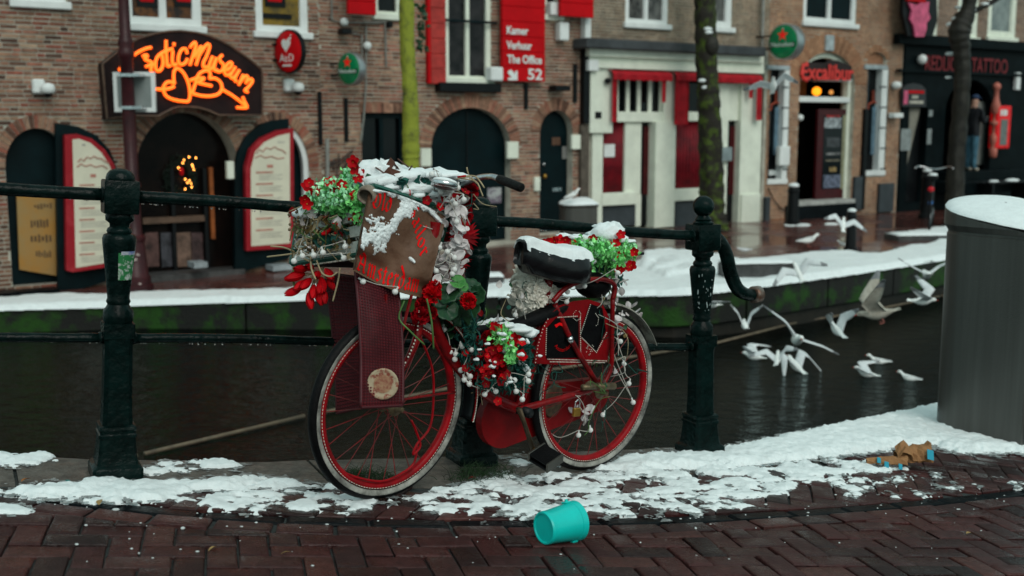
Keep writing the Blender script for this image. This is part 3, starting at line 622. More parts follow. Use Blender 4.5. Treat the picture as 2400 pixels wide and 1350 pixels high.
# ---------------------------------------------------------------- bollards, bins, blocks
def bollard(base, h, r, label):
    o = empty('bollard', base, label=label, cat='bollard', group='iron bollards on the far quay')
    smooth_by_angle(MB().lathe([(r*1.25, 0), (r*1.25, h*.08), (r, h*.10), (r*.82, h*.80), (r*.95, h*.82), (r*.95, h*.86), (r*.8, h*.88), (r*.8, h*.93), (r*.55, h*.98), (0.01, h)], 14).build('post', M_BLACK, o), 40)
    MB().ball((0, 0, h*.97), r*.85, 12, sc=(1, 1, .5)).build('snow_cap', M_SNOW, o, smooth=True)
p = onS(1857, 527); bollard(p, 95/FP*p.y, 0.115, 'thick black bollard with snow cap beside the pub door')
p = onS(1993, 588); bollard(p, 98/FP*p.y, 0.075, 'slim black bollard on the snowy quay edge near walking gull')
p = onS(2168, 512); bollard(p, 115/FP*p.y, 0.10, 'black snow capped bollard in front of the black shopfront')
M_BIN = mat('grey_bin_steel', (0.115, 0.118, 0.112), 0.36, var=0.14, scale=3, metal=0.5, bump=0.12, bscale=160, rvar=0.08)
_t = M_BIN.node_tree; _b = _t.nodes['Principled BSDF']; _g = _t.nodes.new('ShaderNodeTexCoord'); _m = _t.nodes.new('ShaderNodeMapping'); _m.inputs['Scale'].default_value = (14, 14, .5); _n = _t.nodes.new('ShaderNodeTexNoise'); _n.inputs['Scale'].default_value = 2.2; _n.inputs['Detail'].default_value = 6
_r = _t.nodes.new('ShaderNodeValToRGB'); _r.color_ramp.elements[0].position = .35; _r.color_ramp.elements[1].position = .68; _r.color_ramp.elements[0].color = (.082, .080, .074, 1); _r.color_ramp.elements[1].color = (.100, .099, .092, 1)
_t.links.new(_g.outputs['Object'], _m.inputs[0]); _t.links.new(_m.outputs[0], _n.inputs['Vector']); _t.links.new(_n.outputs[0], _r.inputs[0]); _t.links.new(_r.outputs[0], _b.inputs['Base Color'])
def stadium(w, d, n=10):                            # rounded on -x side, flat front on +x side
    pts = [(w, -d), (w, d)] + [(-w+d*1.0-d*math.cos(-PI/2+PI*(i)/n)*1.0, d*math.cos(PI*i/n)) for i in range(n+1)]
    return pts
def waste_bin(base, w, d, h, rz, label, snow_t):
    o = empty('waste_bin', base, rz, label=label, cat='bin'); ol = [(w, -d), (w, d)]+[(-w+d-d*math.sin(PI*i/12), d*math.cos(PI*i/12)) for i in range(13)]
    n = len(ol); slope = lambda x: 0.10*(x+w)/(2*w)
    rings = [[(x, y, 0) for x, y in ol], [(x, y, h*.84) for x, y in ol], [(x*.985, y*.97, h*.845) for x, y in ol], [(x*.985, y*.97, h*.87) for x, y in ol]]
    b = MB().grid(rings, close=True); smooth_by_angle(b.build('body', M_BIN, o), 30)
    fl_ = Vector((math.sin(-rz), -math.cos(-rz))); top = lambda x, y: h*(0.925-0.045*(x*fl_.x+y*fl_.y)/w)
    ov = 1.06
    rr = [[(x*.98, y*.96, h*.85) for x, y in ol], [(x*ov, y*ov, h*.878) for x, y in ol], [(x*ov, y*ov, top(x, y)) for x, y in ol], [(x*ov*.97, y*ov*.97, top(x, y)+.008) for x, y in ol]]
    b = MB().grid(rr, close=True); b.f.append(tuple(range(3*n, 4*n))); b.m.append(0); smooth_by_angle(b.build('hood', M_BIN, o), 30)
    b = MB(); R2 = []
    for k, f in enumerate((1.0, 0.97, 0.85, 0.6, 0.3, 0.02)):
        R2.append([(x*ov*f, y*ov*f, top(x*f, y*f)+0.008+snow_t*(1-f**3)**0.6*(1+0.12*math.sin(3*x*f/w+2*y*f/d))) for x, y in ol])
    b.grid(R2, close=True).build('snow_cap', M_SNOW, o, smooth=True)
    MB().box(w*1.002, w*1.012, -d*.75, d*.75, h*.70, h*.84).build('slot', mat('slot_black', (0.002, 0.002, 0.002), 0.9), o)
    MB().box(w*.995, w*1.008, -d*.9, d*.9, h*.04, h*.68).build('door', mat('bin_door', (0.045, 0.05, 0.05), 0.4, metal=.4, scale=3), o)
    return o
p = onS(1352, 592); waste_bin(p, 0.25, 0.17, 0.76, R(12), 'small grey street bin with snowy hood and a gull on top', 0.06)
pb = onG(2316, 1030); waste_bin(Vector((pb.x+0.085, pb.y+0.16, G(pb.x, pb.y)-0.03)), 0.29, 0.24, 1.315, R(-52), 'large grey steel bin with snow on top, right foreground', 0.05)
def block(u0, u1, v, h, d, label, snow=True):
    a = onS(u0, v); c = onS(u1, v); c.y = a.y+ (c.x-a.x)*0.12
    o = empty('stone_block', a, math.atan2(c.y-a.y, c.x-a.x), label=label, cat='block'); L = (c-a).length
    MB().bbox(0, L, 0, d, -0.02, h, 0.015).build('stone', M_STONE, o)
    if snow: MB().slab([[Vector((L*i/12, d*j/4, h+0.01+0.035*math.sin(PI*j/4)**.5*(1-abs(i/6-1)**6)+random.uniform(0, .006))) for j in range(5)] for i in range(13)], 0.004).build('snow_cap', M_SNOW, o, smooth=True)
block(1702, 1882, 664, 0.20, 0.35, 'long low grey stone block on the snowy quay by gulls')
block(1135, 1182, 677, 0.12, 0.3, 'short dark kerb block in the snow behind the railing')
block(2105, 2240, 566, 0.07, 0.5, 'low kerb slab with snow beside the parked dark bicycle')
# green bucket
p = onS(2120, 489); o = empty('bucket', p, label='bright green bucket standing by the black shopfront', cat='bucket'); hb = 36/FP*p.y
smooth_by_angle(MB().lathe([(0.10, 0), (0.105, 0.01), (0.15, hb), (0.165, hb), (0.165, hb-.03), (0.145, hb-.03), (0.098, 0.015)], 18, caps=False).build('shell', mat('bright_green_plastic', (0.015, 0.42, 0.07), 0.35), o), 40)
MB().tube([(0.155*math.cos(t), -0.1*math.sin(t)-.02, hb-.02-.06*math.sin(t)) for t in [PI*i/10 for i in range(11)]], 0.006, 6).build('handle', M_WHITE, o)
MB().ball((0.02, -0.128, hb*.5), 0.05, 10, sc=(1, .2, 1)).build('emblem', M_WHITE, o)
# ================================================================ FACADES
M_MORTAR = mat('mortar', (0.40, 0.385, 0.325), 0.9, var=0.3, scale=3)
M_BRA = brickmat('museum_brick', [(0, (0.085, 0.046, 0.034)), (0.3, (0.225, 0.116, 0.078)), (0.5, (0.295, 0.178, 0.116)), (0.75, (0.256, 0.078, 0.053)), (1, (0.364, 0.256, 0.178))])
M_BRB = brickmat('middle_brick', [(0, (0.132, 0.065, 0.046)), (0.35, (0.295, 0.163, 0.109)), (0.65, (0.326, 0.132, 0.090)), (1, (0.388, 0.256, 0.171))])
M_BRC = brickmat('grey_tan_brick', [(0, (0.217, 0.163, 0.116)), (0.5, (0.341, 0.248, 0.171)), (1, (0.264, 0.178, 0.124))])
M_BRD = brickmat('orange_tan_brick', [(0, (0.295, 0.147, 0.085)), (0.5, (0.403, 0.225, 0.132)), (1, (0.341, 0.163, 0.093))])
M_BRE = brickmat('brown_brick', [(0, (0.186, 0.116, 0.085)), (0.5, (0.264, 0.163, 0.116)), (1, (0.155, 0.093, 0.070))])
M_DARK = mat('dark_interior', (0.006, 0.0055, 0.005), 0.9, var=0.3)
M_SIGNRED = mat('red_sign_paint', (0.50, 0.003, 0.007), 0.5, var=0.10, scale=4, spec=.1)
M_SHOPBLACK = mat('black_shop_paint', (0.003, 0.006, 0.007), 0.45, var=0.35, scale=3, bump=0.1, spec=.05)
M_REDCURT = mat('red_lit_curtain', (0.20, 0.004, 0.012), 0.6, col2=(0.07, 0.002, 0.006), scale=5, emit=(0.5, 0.0, 0.02), estr=0.03)
M_AWN = mat('red_awning_cloth', (0.36, 0.004, 0.012), 0.7, var=0.25, scale=7)
M_BLUEGREY = mat('blue_grey_panel', (0.045, 0.055, 0.062), 0.5, var=0.2, scale=4)
UNITBRICK = {}
class Bld:
    def __init__(s, name, u0, u1, vb, label, bm, top=4.9, roof=9.5, bh=0.053):
        sa, _ = fac(u0, 300); sb, _ = fac(u1, 300); _, zb = fac((max(u0, 0)+min(u1, 2400))/2, vb)
        s.s0 = sa; s.W = sb-sa; s.zb = zb-0.05; s.top = top-s.zb; s.roof = roof-s.zb; s.bm = bm; s.bh = bh; s.op = []
        s.e = empty(name, facw(sa, 0, s.zb), FA_ROT, label=label, cat='building')
    def P(s, u, v, d=0):
        a, z = fac(u, v, d); return a-s.s0, z-s.zb
    def rc(s, u0, v0, u1, v1, d=0):
        um, vm = (u0+u1)/2, (v0+v1)/2
        return s.P(u0, vm, d)[0], s.P(u1, vm, d)[0], s.P(um, v1, d)[1], s.P(um, v0, d)[1]
    def W4(s): return Matrix.LocRotScale(s.e.location, Euler((0, 0, FA_ROT)), None)
    def poly(s, pts, d=0): return [s.P(u, v, d) for u, v in pts]
    def box(s, name, u0, v0, u1, v1, d0, d1, m, parent=None, bev=0.0, dz=0):     # d0 < d1 outward
        x0, x1, z0, z1 = s.rc(u0, v0, u1, v1, d1); b = MB()
        if bev: b.bbox(x0, x1, -d1, -d0, z0, z1, bev)
        else: b.box(x0, x1, -d1, -d0, z0, z1)
        return b.build(name, m, parent or s.e)
    def thing(s, name, label, cat, u, v, d=0, group=None):                        # top-level thing on the wall: local frame same as wall
        x, z = s.P(u, v, d); o = empty(name, facw(s.s0+x, 0, s.zb+z), FA_ROT, label=label, cat=cat, group=group); s.org = (x, z); return o
    def tbox(s, o, name, u0, v0, u1, v1, d0, d1, m, bev=0.0):
        x0, x1, z0, z1 = s.rc(u0, v0, u1, v1, d1); ox, oz = s.org; b = MB()
        (b.bbox(x0-ox, x1-ox, -d1, -d0, z0-oz, z1-oz, bev) if bev else b.box(x0-ox, x1-ox, -d1, -d0, z0-oz, z1-oz)); return b.build(name, m, o)
    def tpoly(s, o, name, pts, d0, d1, m):
        ox, oz = s.org; return MB().prism([(x-ox, z-oz) for x, z in s.poly(pts, d1)][::-1], -d0, -d1).build(name, m, o)
    def rect_open(s, u0, v0, u1, v1):
        x0, x1, z0, z1 = s.rc(u0, v0, u1, v1); s.op.append(('r', x0, x1, z0, z1)); return s.op[-1]
    def arch_open(s, u0, u1, vtop, vspr, vb, ring):
        x0 = s.P(u0, vspr)[0]; x1 = s.P(u1, vspr)[0]; um = (u0+u1)/2; zs = s.P(um, vspr)[1]; zt = s.P(um, vtop)[1]; z0 = max(0.0, s.P(um, vb)[1])
        s.op.append(('a', (x0+x1)/2, (x1-x0)/2, z0, zs, zt-zs, ring)); return s.op[-1]
    def opoly(s, o):
        return [(o[1], o[3]), (o[2], o[3]), (o[2], o[4]), (o[1], o[4])] if o[0] == 'r' else arch_poly(o[1], o[2], o[3], o[4], o[5])
    def finish(s, nind=0, zfrom=0.0, extra_block=()):
        outer = [(0.001, -0.1), (s.W-0.001, -0.1), (s.W-0.001, s.top), (0.001, s.top)]
        holes = []
        for o in s.op:
            q = s.opoly(o)
            q = [(min(max(x, 0.02), s.W-0.02), min(max(z, -0.06), s.top-0.02)) for x, z in q]; holes.append(q)
        me = plate_mesh(outer, holes, 0, 0.32); me.materials.clear(); me.materials.append(M_MORTAR); put('wall', me, s.e)
        MB().box(0, s.W, 0.0, 0.32, s.top+0.002, s.roof).build('upper_wall', s.bm, s.e)
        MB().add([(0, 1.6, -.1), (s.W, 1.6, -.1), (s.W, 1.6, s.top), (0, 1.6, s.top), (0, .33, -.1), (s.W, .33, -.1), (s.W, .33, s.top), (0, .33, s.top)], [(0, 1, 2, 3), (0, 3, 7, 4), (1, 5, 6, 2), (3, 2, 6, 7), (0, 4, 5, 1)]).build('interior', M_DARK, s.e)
        x = 0.6                                      # unseen upper storey windows; cream panes added to brighten their reflection in the water
        while x < s.W-1.2:
            for z in (s.top+0.9, s.top+3.0):
                if z+1.5 < s.roof:
                    f = MB().box(x, x+1.1, -0.02, 0, z, z+1.5).build('window', M_CREAM, s.e); MB().box(x+.14, x+.96, -0.03, -0.021, z+.12, z+1.38).build('pane', random.choice((M_GLASSDARK, M_CREAM)), f)
            x += 1.9
        # bricks
        rowz = zfrom+s.bh/2; r = 0; bricks = []
        while rowz < s.top:
            blk = [(a, c) for a, c, z0, z1 in extra_block if z0 < rowz < z1]
            for o in s.op:
                if o[0] == 'r':
                    if o[3]-s.bh*.3 < rowz < o[4]+s.bh*.3: blk.append((o[1], o[2]))
                else:
                    _, cx, h, z0, zs, ri, ring = o
                    if z0 < rowz <= zs: blk.append((cx-h, cx+h))
                    elif zs < rowz < zs+ri+ring:
                        q = (rowz-zs)/(ri+ring); hw = (h+ring)*math.sqrt(max(0, 1-q*q)); blk.append((cx-hw, cx+hw))
            iv = [(0.0, s.W)]
            for a, c in blk:
                nv = []
                for p, q in iv:
                    if c <= p or a >= q: nv.append((p, q)); continue
                    if a > p: nv.append((p, a))
                    if c < q: nv.append((c, q))
                iv = nv
            for p, q in iv:
                x = p - random.uniform(0, 0.09) if p > 0 else -random.uniform(0, .1); k = r
                while x < q:
                    L = 0.19 if (k % 2 == 0 or random.random() < 0.2) else 0.092; k += 1 if random.random() < .85 else 0
                    a, c = max(x, p)+0.004, min(x+L, q)-0.004; x += L+0.002
                    if c-a > 0.02: bricks.append((a, c, rowz-s.bh/2+0.0075, rowz+s.bh/2-0.0075))
            rowz += s.bh; r += 1
        bricks.sort(key=lambda t: t[0]); vb = []; cnt = 0; b = MB()
        if 'u' not in UNITBRICK: pass
        key = s.bm.name
        if nind and key not in UNITBRICK: UNITBRICK[key] = MB().add([(-.5, -1, -.5), (.5, -1, -.5), (.5, -1, .5), (-.5, -1, .5), (-.5, .5, -.5), (.5, .5, -.5), (.5, .5, .5), (-.5, .5, .5)], [(0, 1, 2, 3), (1, 5, 6, 2), (4, 0, 3, 7), (3, 2, 6, 7), (4, 5, 1, 0)]).mesh('brick', s.bm)
        W4 = s.W4()
        for a, c, z0, z1 in bricks:
            pr = random.uniform(0.004, 0.012)
            if nind and cnt < nind:
                u, v = proj(W4 @ Vector(((a+c)/2, 0, (z0+z1)/2)))
                if u > 2 and 0 < v < 700:
                    put('brick', UNITBRICK[key], s.e, loc=((a+c)/2, -0.0, (z0+z1)/2), scale=(c-a, pr, z1-z0)); cnt += 1; continue
            b.add([(a, -pr, z0), (c, -pr, z0), (c, -pr, z1), (a, -pr, z1), (a, .01, z0), (c, .01, z0), (c, .01, z1), (a, .01, z1)], [(0, 1, 2, 3), (1, 5, 6, 2), (4, 0, 3, 7), (3, 2, 6, 7), (4, 5, 1, 0)])
        # arch rings
        for o in s.op:
            if o[0] != 'a' or o[6] <= 0: continue
            _, cx, h, z0, zs, ri, ring = o; per = PI*math.sqrt(((h+ring)**2+(ri+ring)**2)/2); n = max(9, int(per/0.066))
            for i in range(n):
                t0 = PI*(i+0.07)/n; t1 = PI*(i+0.93)/n; pr = random.uniform(0.008, 0.016); q = []
                for y in (-pr, .01):
                    for t, e in ((t0, 0.0), (t0, ring), (t1, ring), (t1, 0.0)): q.append((cx+(h+e)*math.cos(t), y, zs+(ri+e)*math.sin(t)))
                b.add(q, [(0, 3, 2, 1), (0, 1, 5, 4), (1, 2, 6, 5), (2, 3, 7, 6), (3, 0, 4, 7)])
        b.build('brickwork', s.bm, s.e, kind='stuff'); s.nb = len(bricks)
    def window(s, u0, v0, u1, v1, fw=10, m=None, mull=1, bars=0, inset=0.06, glass=None, sill=True):
        """frame, panes; the opening is cut in the wall"""
        s.rect_open(u0, v0, u1, v1); x0, x1, z0, z1 = s.rc(u0, v0, u1, v1); z1 = min(z1, s.top-.03); m = m or M_WHITE; f = abs(s.P((u0+u1)/2+fw, 300)[0]-s.P((u0+u1)/2, 300)[0])
        holes = []; k = mull+1; wid = (x1-x0-2*f-mull*f*.8)/k
        for i in range(k):
            a = x0+f+i*(wid+f*.8); holes.append([(a, z0+f), (a+wid, z0+f), (a+wid, z1-f), (a, z1-f)])
        me = plate_mesh([(x0, z0), (x1, z0), (x1, z1), (x0, z1)], holes, inset-.05, inset+0.05); me.materials.clear(); me.materials.append(m); fr = put('window', me, s.e)
        for h in holes: MB().box(h[0][0]-.01, h[1][0]+.01, inset, inset+.012, h[0][1]-.01, h[2][1]+.01).build('pane', glass or M_GLASSDARK, fr)
        if sill: MB().bbox(x0-.05, x1+.05, -0.07, inset-.052, z0-.07, z0+.02, .01).build('sill', m, fr)
        return fr
def archfill(B, o, name, m, y, t=0.04, inset=0.0):
    return MB().prism(arch_poly(o[1], o[2]-inset, o[3]+.01, o[4], o[5]-inset)[::-1], y, y+t).build(name, m, B.e)
# ---------------------------------------------------------------- museum building
A = Bld('museum_building', -700, 752, 655, 'old brown brick museum front with three arched doorways and neon sign', M_BRA)
aL = A.arch_open(12, 166, 300, 392, 668, 0.15); aC = A.arch_open(318, 560, 262, 400, 652, 0.16); aR = A.arch_open(585, 724, 288, 395, 606, 0.15)
A.window(288, -80, 470, 62, 20, M_WHITE, 1, sill=True, glass=mat('amber_poster_glass', (0.16, 0.055, 0.012), 0.2, col2=(0.02, 0.012, 0.01), scale=6, mixpos=(0.42, 0.58)))
A.window(598, -80, 720, 78, 16, M_WHITE, 0, glass=mat('yellow_poster_glass', (0.26, 0.16, 0.015), 0.35, col2=(0.10, 0.07, 0.02), scale=7))
A.window(28, -90, 152, 6, 14, M_WHITE, 1)
A.finish(300)
for u in (345, 432, 645): A.box('poster_emblem', u-24, -12, u+24, 16, -0.045, -0.04, M_BLACK); A.box('poster_emblem', u-17, -4, u+15, 4, -0.04, -0.035, M_SIGNRED)
A.box('poster_lettering', 612, 32, 684, 44, -0.045, -0.04, M_BLACK)
archfill(A, aL, 'door', M_DKGREEN, 0.14); archfill(A, aR, 'door', M_DKGREEN, 0.16)
q = arch_poly(aR[1], aR[2], aR[3], aR[4], aR[5]); f = 0.07; me = plate_mesh(q, [arch_poly(aR[1], aR[2]-f, aR[3]-.001, aR[4], aR[5]-f)], 0.02, 0.10); me.materials.clear(); me.materials.append(M_WHITE); put('door_frame', me, A.e)
# entrance: glazed dark doors, wreath, orange strip
gd = archfill(A, aC, 'door', mat('dark_glazed_door', (0.003, 0.0025, 0.0025), 0.2, col2=(0.010, 0.006, 0.005), scale=3, spec=.1), 0.30)
A.box('door_edge', 493, 392, 502, 560, -0.28, -0.22, mat('orange_wood', (0.26, 0.07, 0.015), 0.5))
for u0, u1 in ((318, 330), (404, 412), (480, 488), (548, 560)): A.box('door_post', u0, 395, u1, 645, -0.29, -0.2, M_BLACK)
A.box('display_shelf', 335, 508, 480, 522, -0.28, -0.18, mat('worn_wood', (0.10, 0.06, 0.04), 0.6)); 
for u0, u1, c in ((340, 372, (0.10, 0.05, 0.045)), (378, 404, (0.05, 0.05, 0.06)), (414, 448, (0.13, 0.08, 0.06)), (450, 476, (0.07, 0.04, 0.04))):
    A.box('poster', u0, 545, u1, 625, -0.285, -0.275, mat('poster_%d' % u0, c, 0.4, var=0.7, scale=6))
A.box('doorstep', 322, 640, 575, 655, -0.25, 0.15, M_STONE)
A.box('wall_lamp', 533, 378, 550, 420, 0.0, 0.08, M_CREAM, bev=.01)
for u in (455, 640): A.box('bluestone_pad', u, 615 if u < 600 else 622, u+32 if u < 600 else u+46, 628 if u < 600 else 634, 0.1, 0.35, mat('pale_pad', (0.30, 0.34, 0.36), 0.5))
wr = A.thing('wreath', 'round dark christmas wreath with fairy lights and red bow on museum door', 'wreath', 437, 415); x0, z0 = A.org; yw = 0.24; b = MB(); rw = 0.17
for k in range(420):
    t = random.uniform(0, 2*PI); rr = rw+random.gauss(0, .028); b.box(-.03, .03, -.003, .003, -.004, .004, M=Matrix.Translation((rr*math.cos(t), yw+random.gauss(0, .02), 1.25*rr*math.sin(t)-0.02)) @ Euler((random.random()*6, random.random()*6, random.random()*6)).to_matrix().to_4x4())
b.build('needles', mat('wreath_green', (0.006, 0.016, 0.010), 0.7), wr, kind='stuff'); M_FAIRY = mat('fairy_light', (1, .5, .15), 0.5, emit=(1.0, 0.36, 0.06), estr=14)
for u, v in ((442, 368), (427, 382), (417, 393), (421, 397), (449, 386), (451, 391), (433, 420), (443, 423), (438, 428), (448, 438), (433, 443), (458, 370), (430, 375), (453, 398), (447, 430)):
    x, z = A.P(u, v, -yw+.03); MB().ball((x-x0, yw-.05, z-z0), 0.0085, 6).build('bulb', M_FAIRY, wr)
x, z = A.P(425, 402, -.2); MB().ball((x-x0, yw-.05, z-z0), 0.045, 8, sc=(.7, .5, 1.3)).build('bow', M_SIGNRED, wr, smooth=True)
# opened leaves with price boards
M_BOARD = mat('cream_price_board', (0.66, 0.63, 0.50), 0.45, var=0.06, scale=3)
M_BOARDRED = mat('board_red_frame', (0.30, 0.006, 0.014), 0.4, var=0.3, scale=5, col2=(0.42, 0.03, 0.04), mixpos=(.5, .7))
M_INK = mat('faded_red_print', (0.42, 0.17, 0.13), 0.6, var=0.2); M_INK2 = mat('faded_grey_print', (0.42, 0.40, 0.34), 0.6)
def price_board(label, leaf, frame, inner, lines, script, ttl):
    o = A.thing('price_board', label, 'sign', leaf[0][0], leaf[0][1]); A.tpoly(o, 'door_leaf', leaf, 0.03, 0.10, M_DKGREEN); A.tpoly(o, 'frame', frame, 0.13, 0.22, M_BOARDRED); A.tpoly(o, 'panel', inner, 0.21, 0.225, M_BOARD)
    ox, oz = A.org
    for u0, u1, v0, v1, m in lines: A.tbox(o, 'print_line', u0, v0, u1, v1, 0.224, 0.228, m)
    for st in script:
        MB().tube([Vector((A.P(u, v, .228)[0]-ox, -.228, A.P(u, v, .228)[1]-oz)) for u, v in st], 0.008, 5).build('script_line', M_INK, o)
ln = [(192, 200, 337, 342, M_INK2), (212, 225, 408, 416, M_INK)]
for k in range(7):
    v = 432+k*27; ln.append((186, 222, v, v+4, M_INK))
    for j in range(3): ln.append((190, 250-6*(j % 2), v+7+j*5, v+9+j*5, M_INK2))
scr = [[(182, 380), (190, 372), (196, 378), (204, 368), (212, 372), (220, 366), (228, 371), (238, 372), (248, 380), (256, 382)], [(180, 392), (190, 384), (200, 390), (212, 386), (224, 392), (240, 388), (252, 396)]]
price_board('cream arched price board with red frame beside left doorway', [(130, 288), (182, 296), (225, 316), (258, 352), (276, 400), (280, 450), (278, 650), (154, 690), (136, 680)],
    [(152, 316), (180, 314), (215, 325), (245, 350), (268, 385), (279, 425), (279, 622), (170, 638), (156, 634)], [(170, 327), (185, 325), (212, 335), (238, 358), (258, 390), (267, 425), (267, 613), (178, 628)], ln, scr, 0)
ln = [(650, 668, 331, 335, M_INK2), (626, 640, 386, 393, M_INK)]
for k in range(6):
    v = 402+k*27; ln.append((600, 640, v, v+4, M_INK))
    for j in range(3): ln.append((608, 662-6*(j % 2), v+7+j*5, v+9+j*5, M_INK2))
scr = [[(600, 360), (608, 350), (616, 356), (624, 346), (634, 350), (644, 344), (652, 350), (662, 352), (670, 360)], [(598, 370), (610, 364), (622, 370), (636, 366), (650, 372), (666, 370)]]
price_board('cream arched price board with red frame between entrance and drainpipe', [(677, 278), (640, 282), (611, 291), (576, 321), (558, 357), (551, 395), (551, 632), (570, 636), (677, 606)],
    [(688, 300), (650, 306), (611, 324), (587, 350), (576, 392), (578, 588), (689, 580)], [(679, 312), (652, 318), (620, 333), (598, 356), (588, 395), (589, 577), (680, 570)], ln, scr, 1)
ob = A.thing('notice_board', 'weathered orange notice board leaning against the left arched door', 'board', 40, 455)
A.tpoly(ob, 'board', [(39, 457), (131, 465), (137, 647), (46, 632)], -0.10, -0.06, mat('orange_board', (0.38, 0.18, 0.035), 0.55, col2=(0.30, 0.20, 0.08), scale=3))
for u0, u1, v0, v1 in ((80, 124, 478, 488), (72, 116, 516, 532), (72, 124, 552, 566), (84, 122, 590, 602)):
    for k in range(6): A.tbox(ob, 'print_line', u0+(u1-u0)*k/6, v0+random.uniform(-3, 3), u0+(u1-u0)*(k+.6)/6, v1+random.uniform(-3, 3), -0.061, -0.055, mat('faded_black_print', (0.10, 0.06, 0.03), 0.7))
A.box('threshold', -30, 684, 140, 699, 0.0, 0.3, M_DKSTONE)
# neon sign
ns_ = A.thing('neon_sign', 'dark arched museum sign with orange neon script, two hearts and arrow', 'sign', 425, 270)
SB = [(240, 150), (278, 119), (300, 105), (325, 90), (364, 78), (395, 73), (425, 72), (460, 76), (489, 83), (520, 96), (547, 112), (580, 135), (611, 160), (615, 172), (615, 270), (513, 270), (500, 264), (489, 259), (465, 252), (437, 250), (418, 251), (403, 255), (388, 263), (371, 272), (314, 271), (251, 278)]
A.tpoly(ns_, 'board', SB, 0.04, 0.24, mat('dark_sign_board', (0.008, 0.005, 0.006), 0.5, col2=(0.020, 0.011, 0.011), scale=5, spec=.12))
ox, oz = A.org; M_EDGE = mat('tarnished_edge', (0.10, 0.065, 0.045), 0.5, var=0.4, scale=8)
pts = [Vector((A.P(u, v, .25)[0]-ox, -.25, A.P(u, v, .25)[1]-oz)) for u, v in SB+[SB[0]]]; MB().tube(pts, 0.014, 6).build('edge_trim', M_EDGE, ns_)
M_NEON = mat('neon_orange', (1, .3, .05), 0.4, var=0.0, emit=(1.0, 0.092, 0.003), estr=2.7)
NE = [[(385, 590), (430, 530), (490, 470), (560, 400), (650, 340), (740, 300), (810, 285)], [(690, 405), (735, 385), (755, 400), (720, 440), (790, 470), (820, 500), (730, 540)], [(830, 490), (800, 580), (830, 620)],
 [(930, 380), (880, 420), (860, 520), (880, 590), (930, 580), (960, 500), (950, 400), (925, 380)], [(1000, 190), (1000, 330), (1010, 450), (1020, 530), (1060, 520)], [(900, 390), (980, 340), (1090, 300)], [(1090, 330), (1080, 450), (1100, 520), (1140, 500)], [(1108, 225), (1100, 265)],
 [(1275, 370), (1260, 310), (1210, 310), (1170, 380), (1160, 460), (1190, 510), (1250, 490), (1280, 430)], [(1310, 290), (1370, 220), (1390, 260), (1350, 400), (1310, 520)], [(1370, 420), (1440, 290), (1470, 290), (1430, 400), (1390, 520)], [(1440, 380), (1530, 250), (1570, 270), (1530, 400), (1490, 480), (1490, 540), (1540, 540)],
 [(1610, 400), (1570, 500), (1560, 560), (1600, 560), (1660, 420)], [(1660, 420), (1630, 540), (1640, 590), (1680, 580)], [(1740, 385), (1700, 420), (1710, 470), (1750, 510), (1740, 580), (1690, 605), (1660, 590)], [(1790, 590), (1850, 540), (1860, 490), (1820, 490), (1770, 560), (1770, 630), (1810, 650), (1850, 620)],
 [(1910, 540), (1850, 640), (1850, 680), (1890, 680), (1960, 580)], [(1960, 580), (1910, 670), (1900, 720), (1930, 730)], [(2010, 640), (1980, 710), (1950, 780)], [(1970, 740), (2040, 660), (2070, 680), (2040, 760)], [(2040, 740), (2110, 700), (2130, 730), (2080, 800), (2030, 850), (2075, 870)],
 [(1110, 765), (1050, 735), (990, 760), (965, 830), (1000, 920), (1100, 970), (1220, 990), (1300, 980), (1310, 850), (1280, 720), (1220, 610), (1150, 560), (1105, 600), (1100, 690), (1110, 765)], [(820, 825), (950, 835), (1050, 820), (1110, 795)],
 [(1340, 890), (1380, 770), (1420, 650), (1480, 600), (1540, 590), (1580, 630), (1570, 690), (1640, 690), (1710, 740), (1730, 820), (1690, 890), (1600, 920), (1480, 920), (1345, 890)], [(1310, 720), (1400, 690), (1500, 690), (1440, 735), (1425, 750), (1510, 770), (1600, 790)], [(1740, 840), (1860, 910), (1980, 1000), (2060, 1070)], [(2000, 930), (2030, 1000), (2060, 1070), (1990, 1075), (1920, 1070)]]
for st in NE:
    pp = [Vector((A.P(210+u/5.581, 60+v/5.581, .28)[0]-ox, -.28, A.P(210+u/5.581, 60+v/5.581, .28)[1]-oz)) for u, v in st]
    MB().tube(smooth_pts(pp, 4) if len(pp) > 2 else pp, 0.019, 8).build('neon_tube', M_NEON, ns_, smooth=True)
# disc signs on brackets
def disc_sign(B, label, u, v, wpx, hpx, d, face, rim, th, deco):
    o = B.thing('disc_sign', label, 'sign', u, v); ox, oz = B.org; x, z = B.P(u, v, d); c = Vector((x-ox, -d, z-oz))
    wp = B.W4() @ Vector((x, -d, z)); dist = (wp-Vector((0, 0, CAM_Z))).dot(Vector((0, cp, -sp))); rad = hpx/2/FP*dist
    vd = (Vector((0, 0, CAM_Z))-wp); vd.z = 0; loc = Matrix.Rotation(-FA_ROT, 3, 'Z') @ vd.normalized(); ang = math.atan2(loc.y, loc.x) - math.acos(min(1, wpx/hpx))  # turn towards the left
    M = Matrix.Translation(c) @ Matrix.Rotation(ang, 4, 'Z') @ Matrix.Rotation(PI/2, 4, 'Y') @ Matrix.Rotation(PI/2, 4, 'Z')
    smooth_by_angle(MB().lathe([(rad*.98, -th), (rad, -th+.01), (rad, 0), (rad*.93, .01)], 32, M=M).build('drum', rim, o), 40)
    smooth_by_angle(MB().lathe([(rad*.92, .0105), (rad*.9, .014), (rad*.6, .03), (0.002, .036)], 32, M=M).build('face', face, o), 60)
    b = MB()
    for dz in (.35, -.35): b.tube([c+Vector((0, .03, dz*rad)), Vector((c.x-0.10, 0, c.z+dz*rad))], .015, 6)
    b.build('bracket', M_BLACK, o); deco(o, M, rad); return o
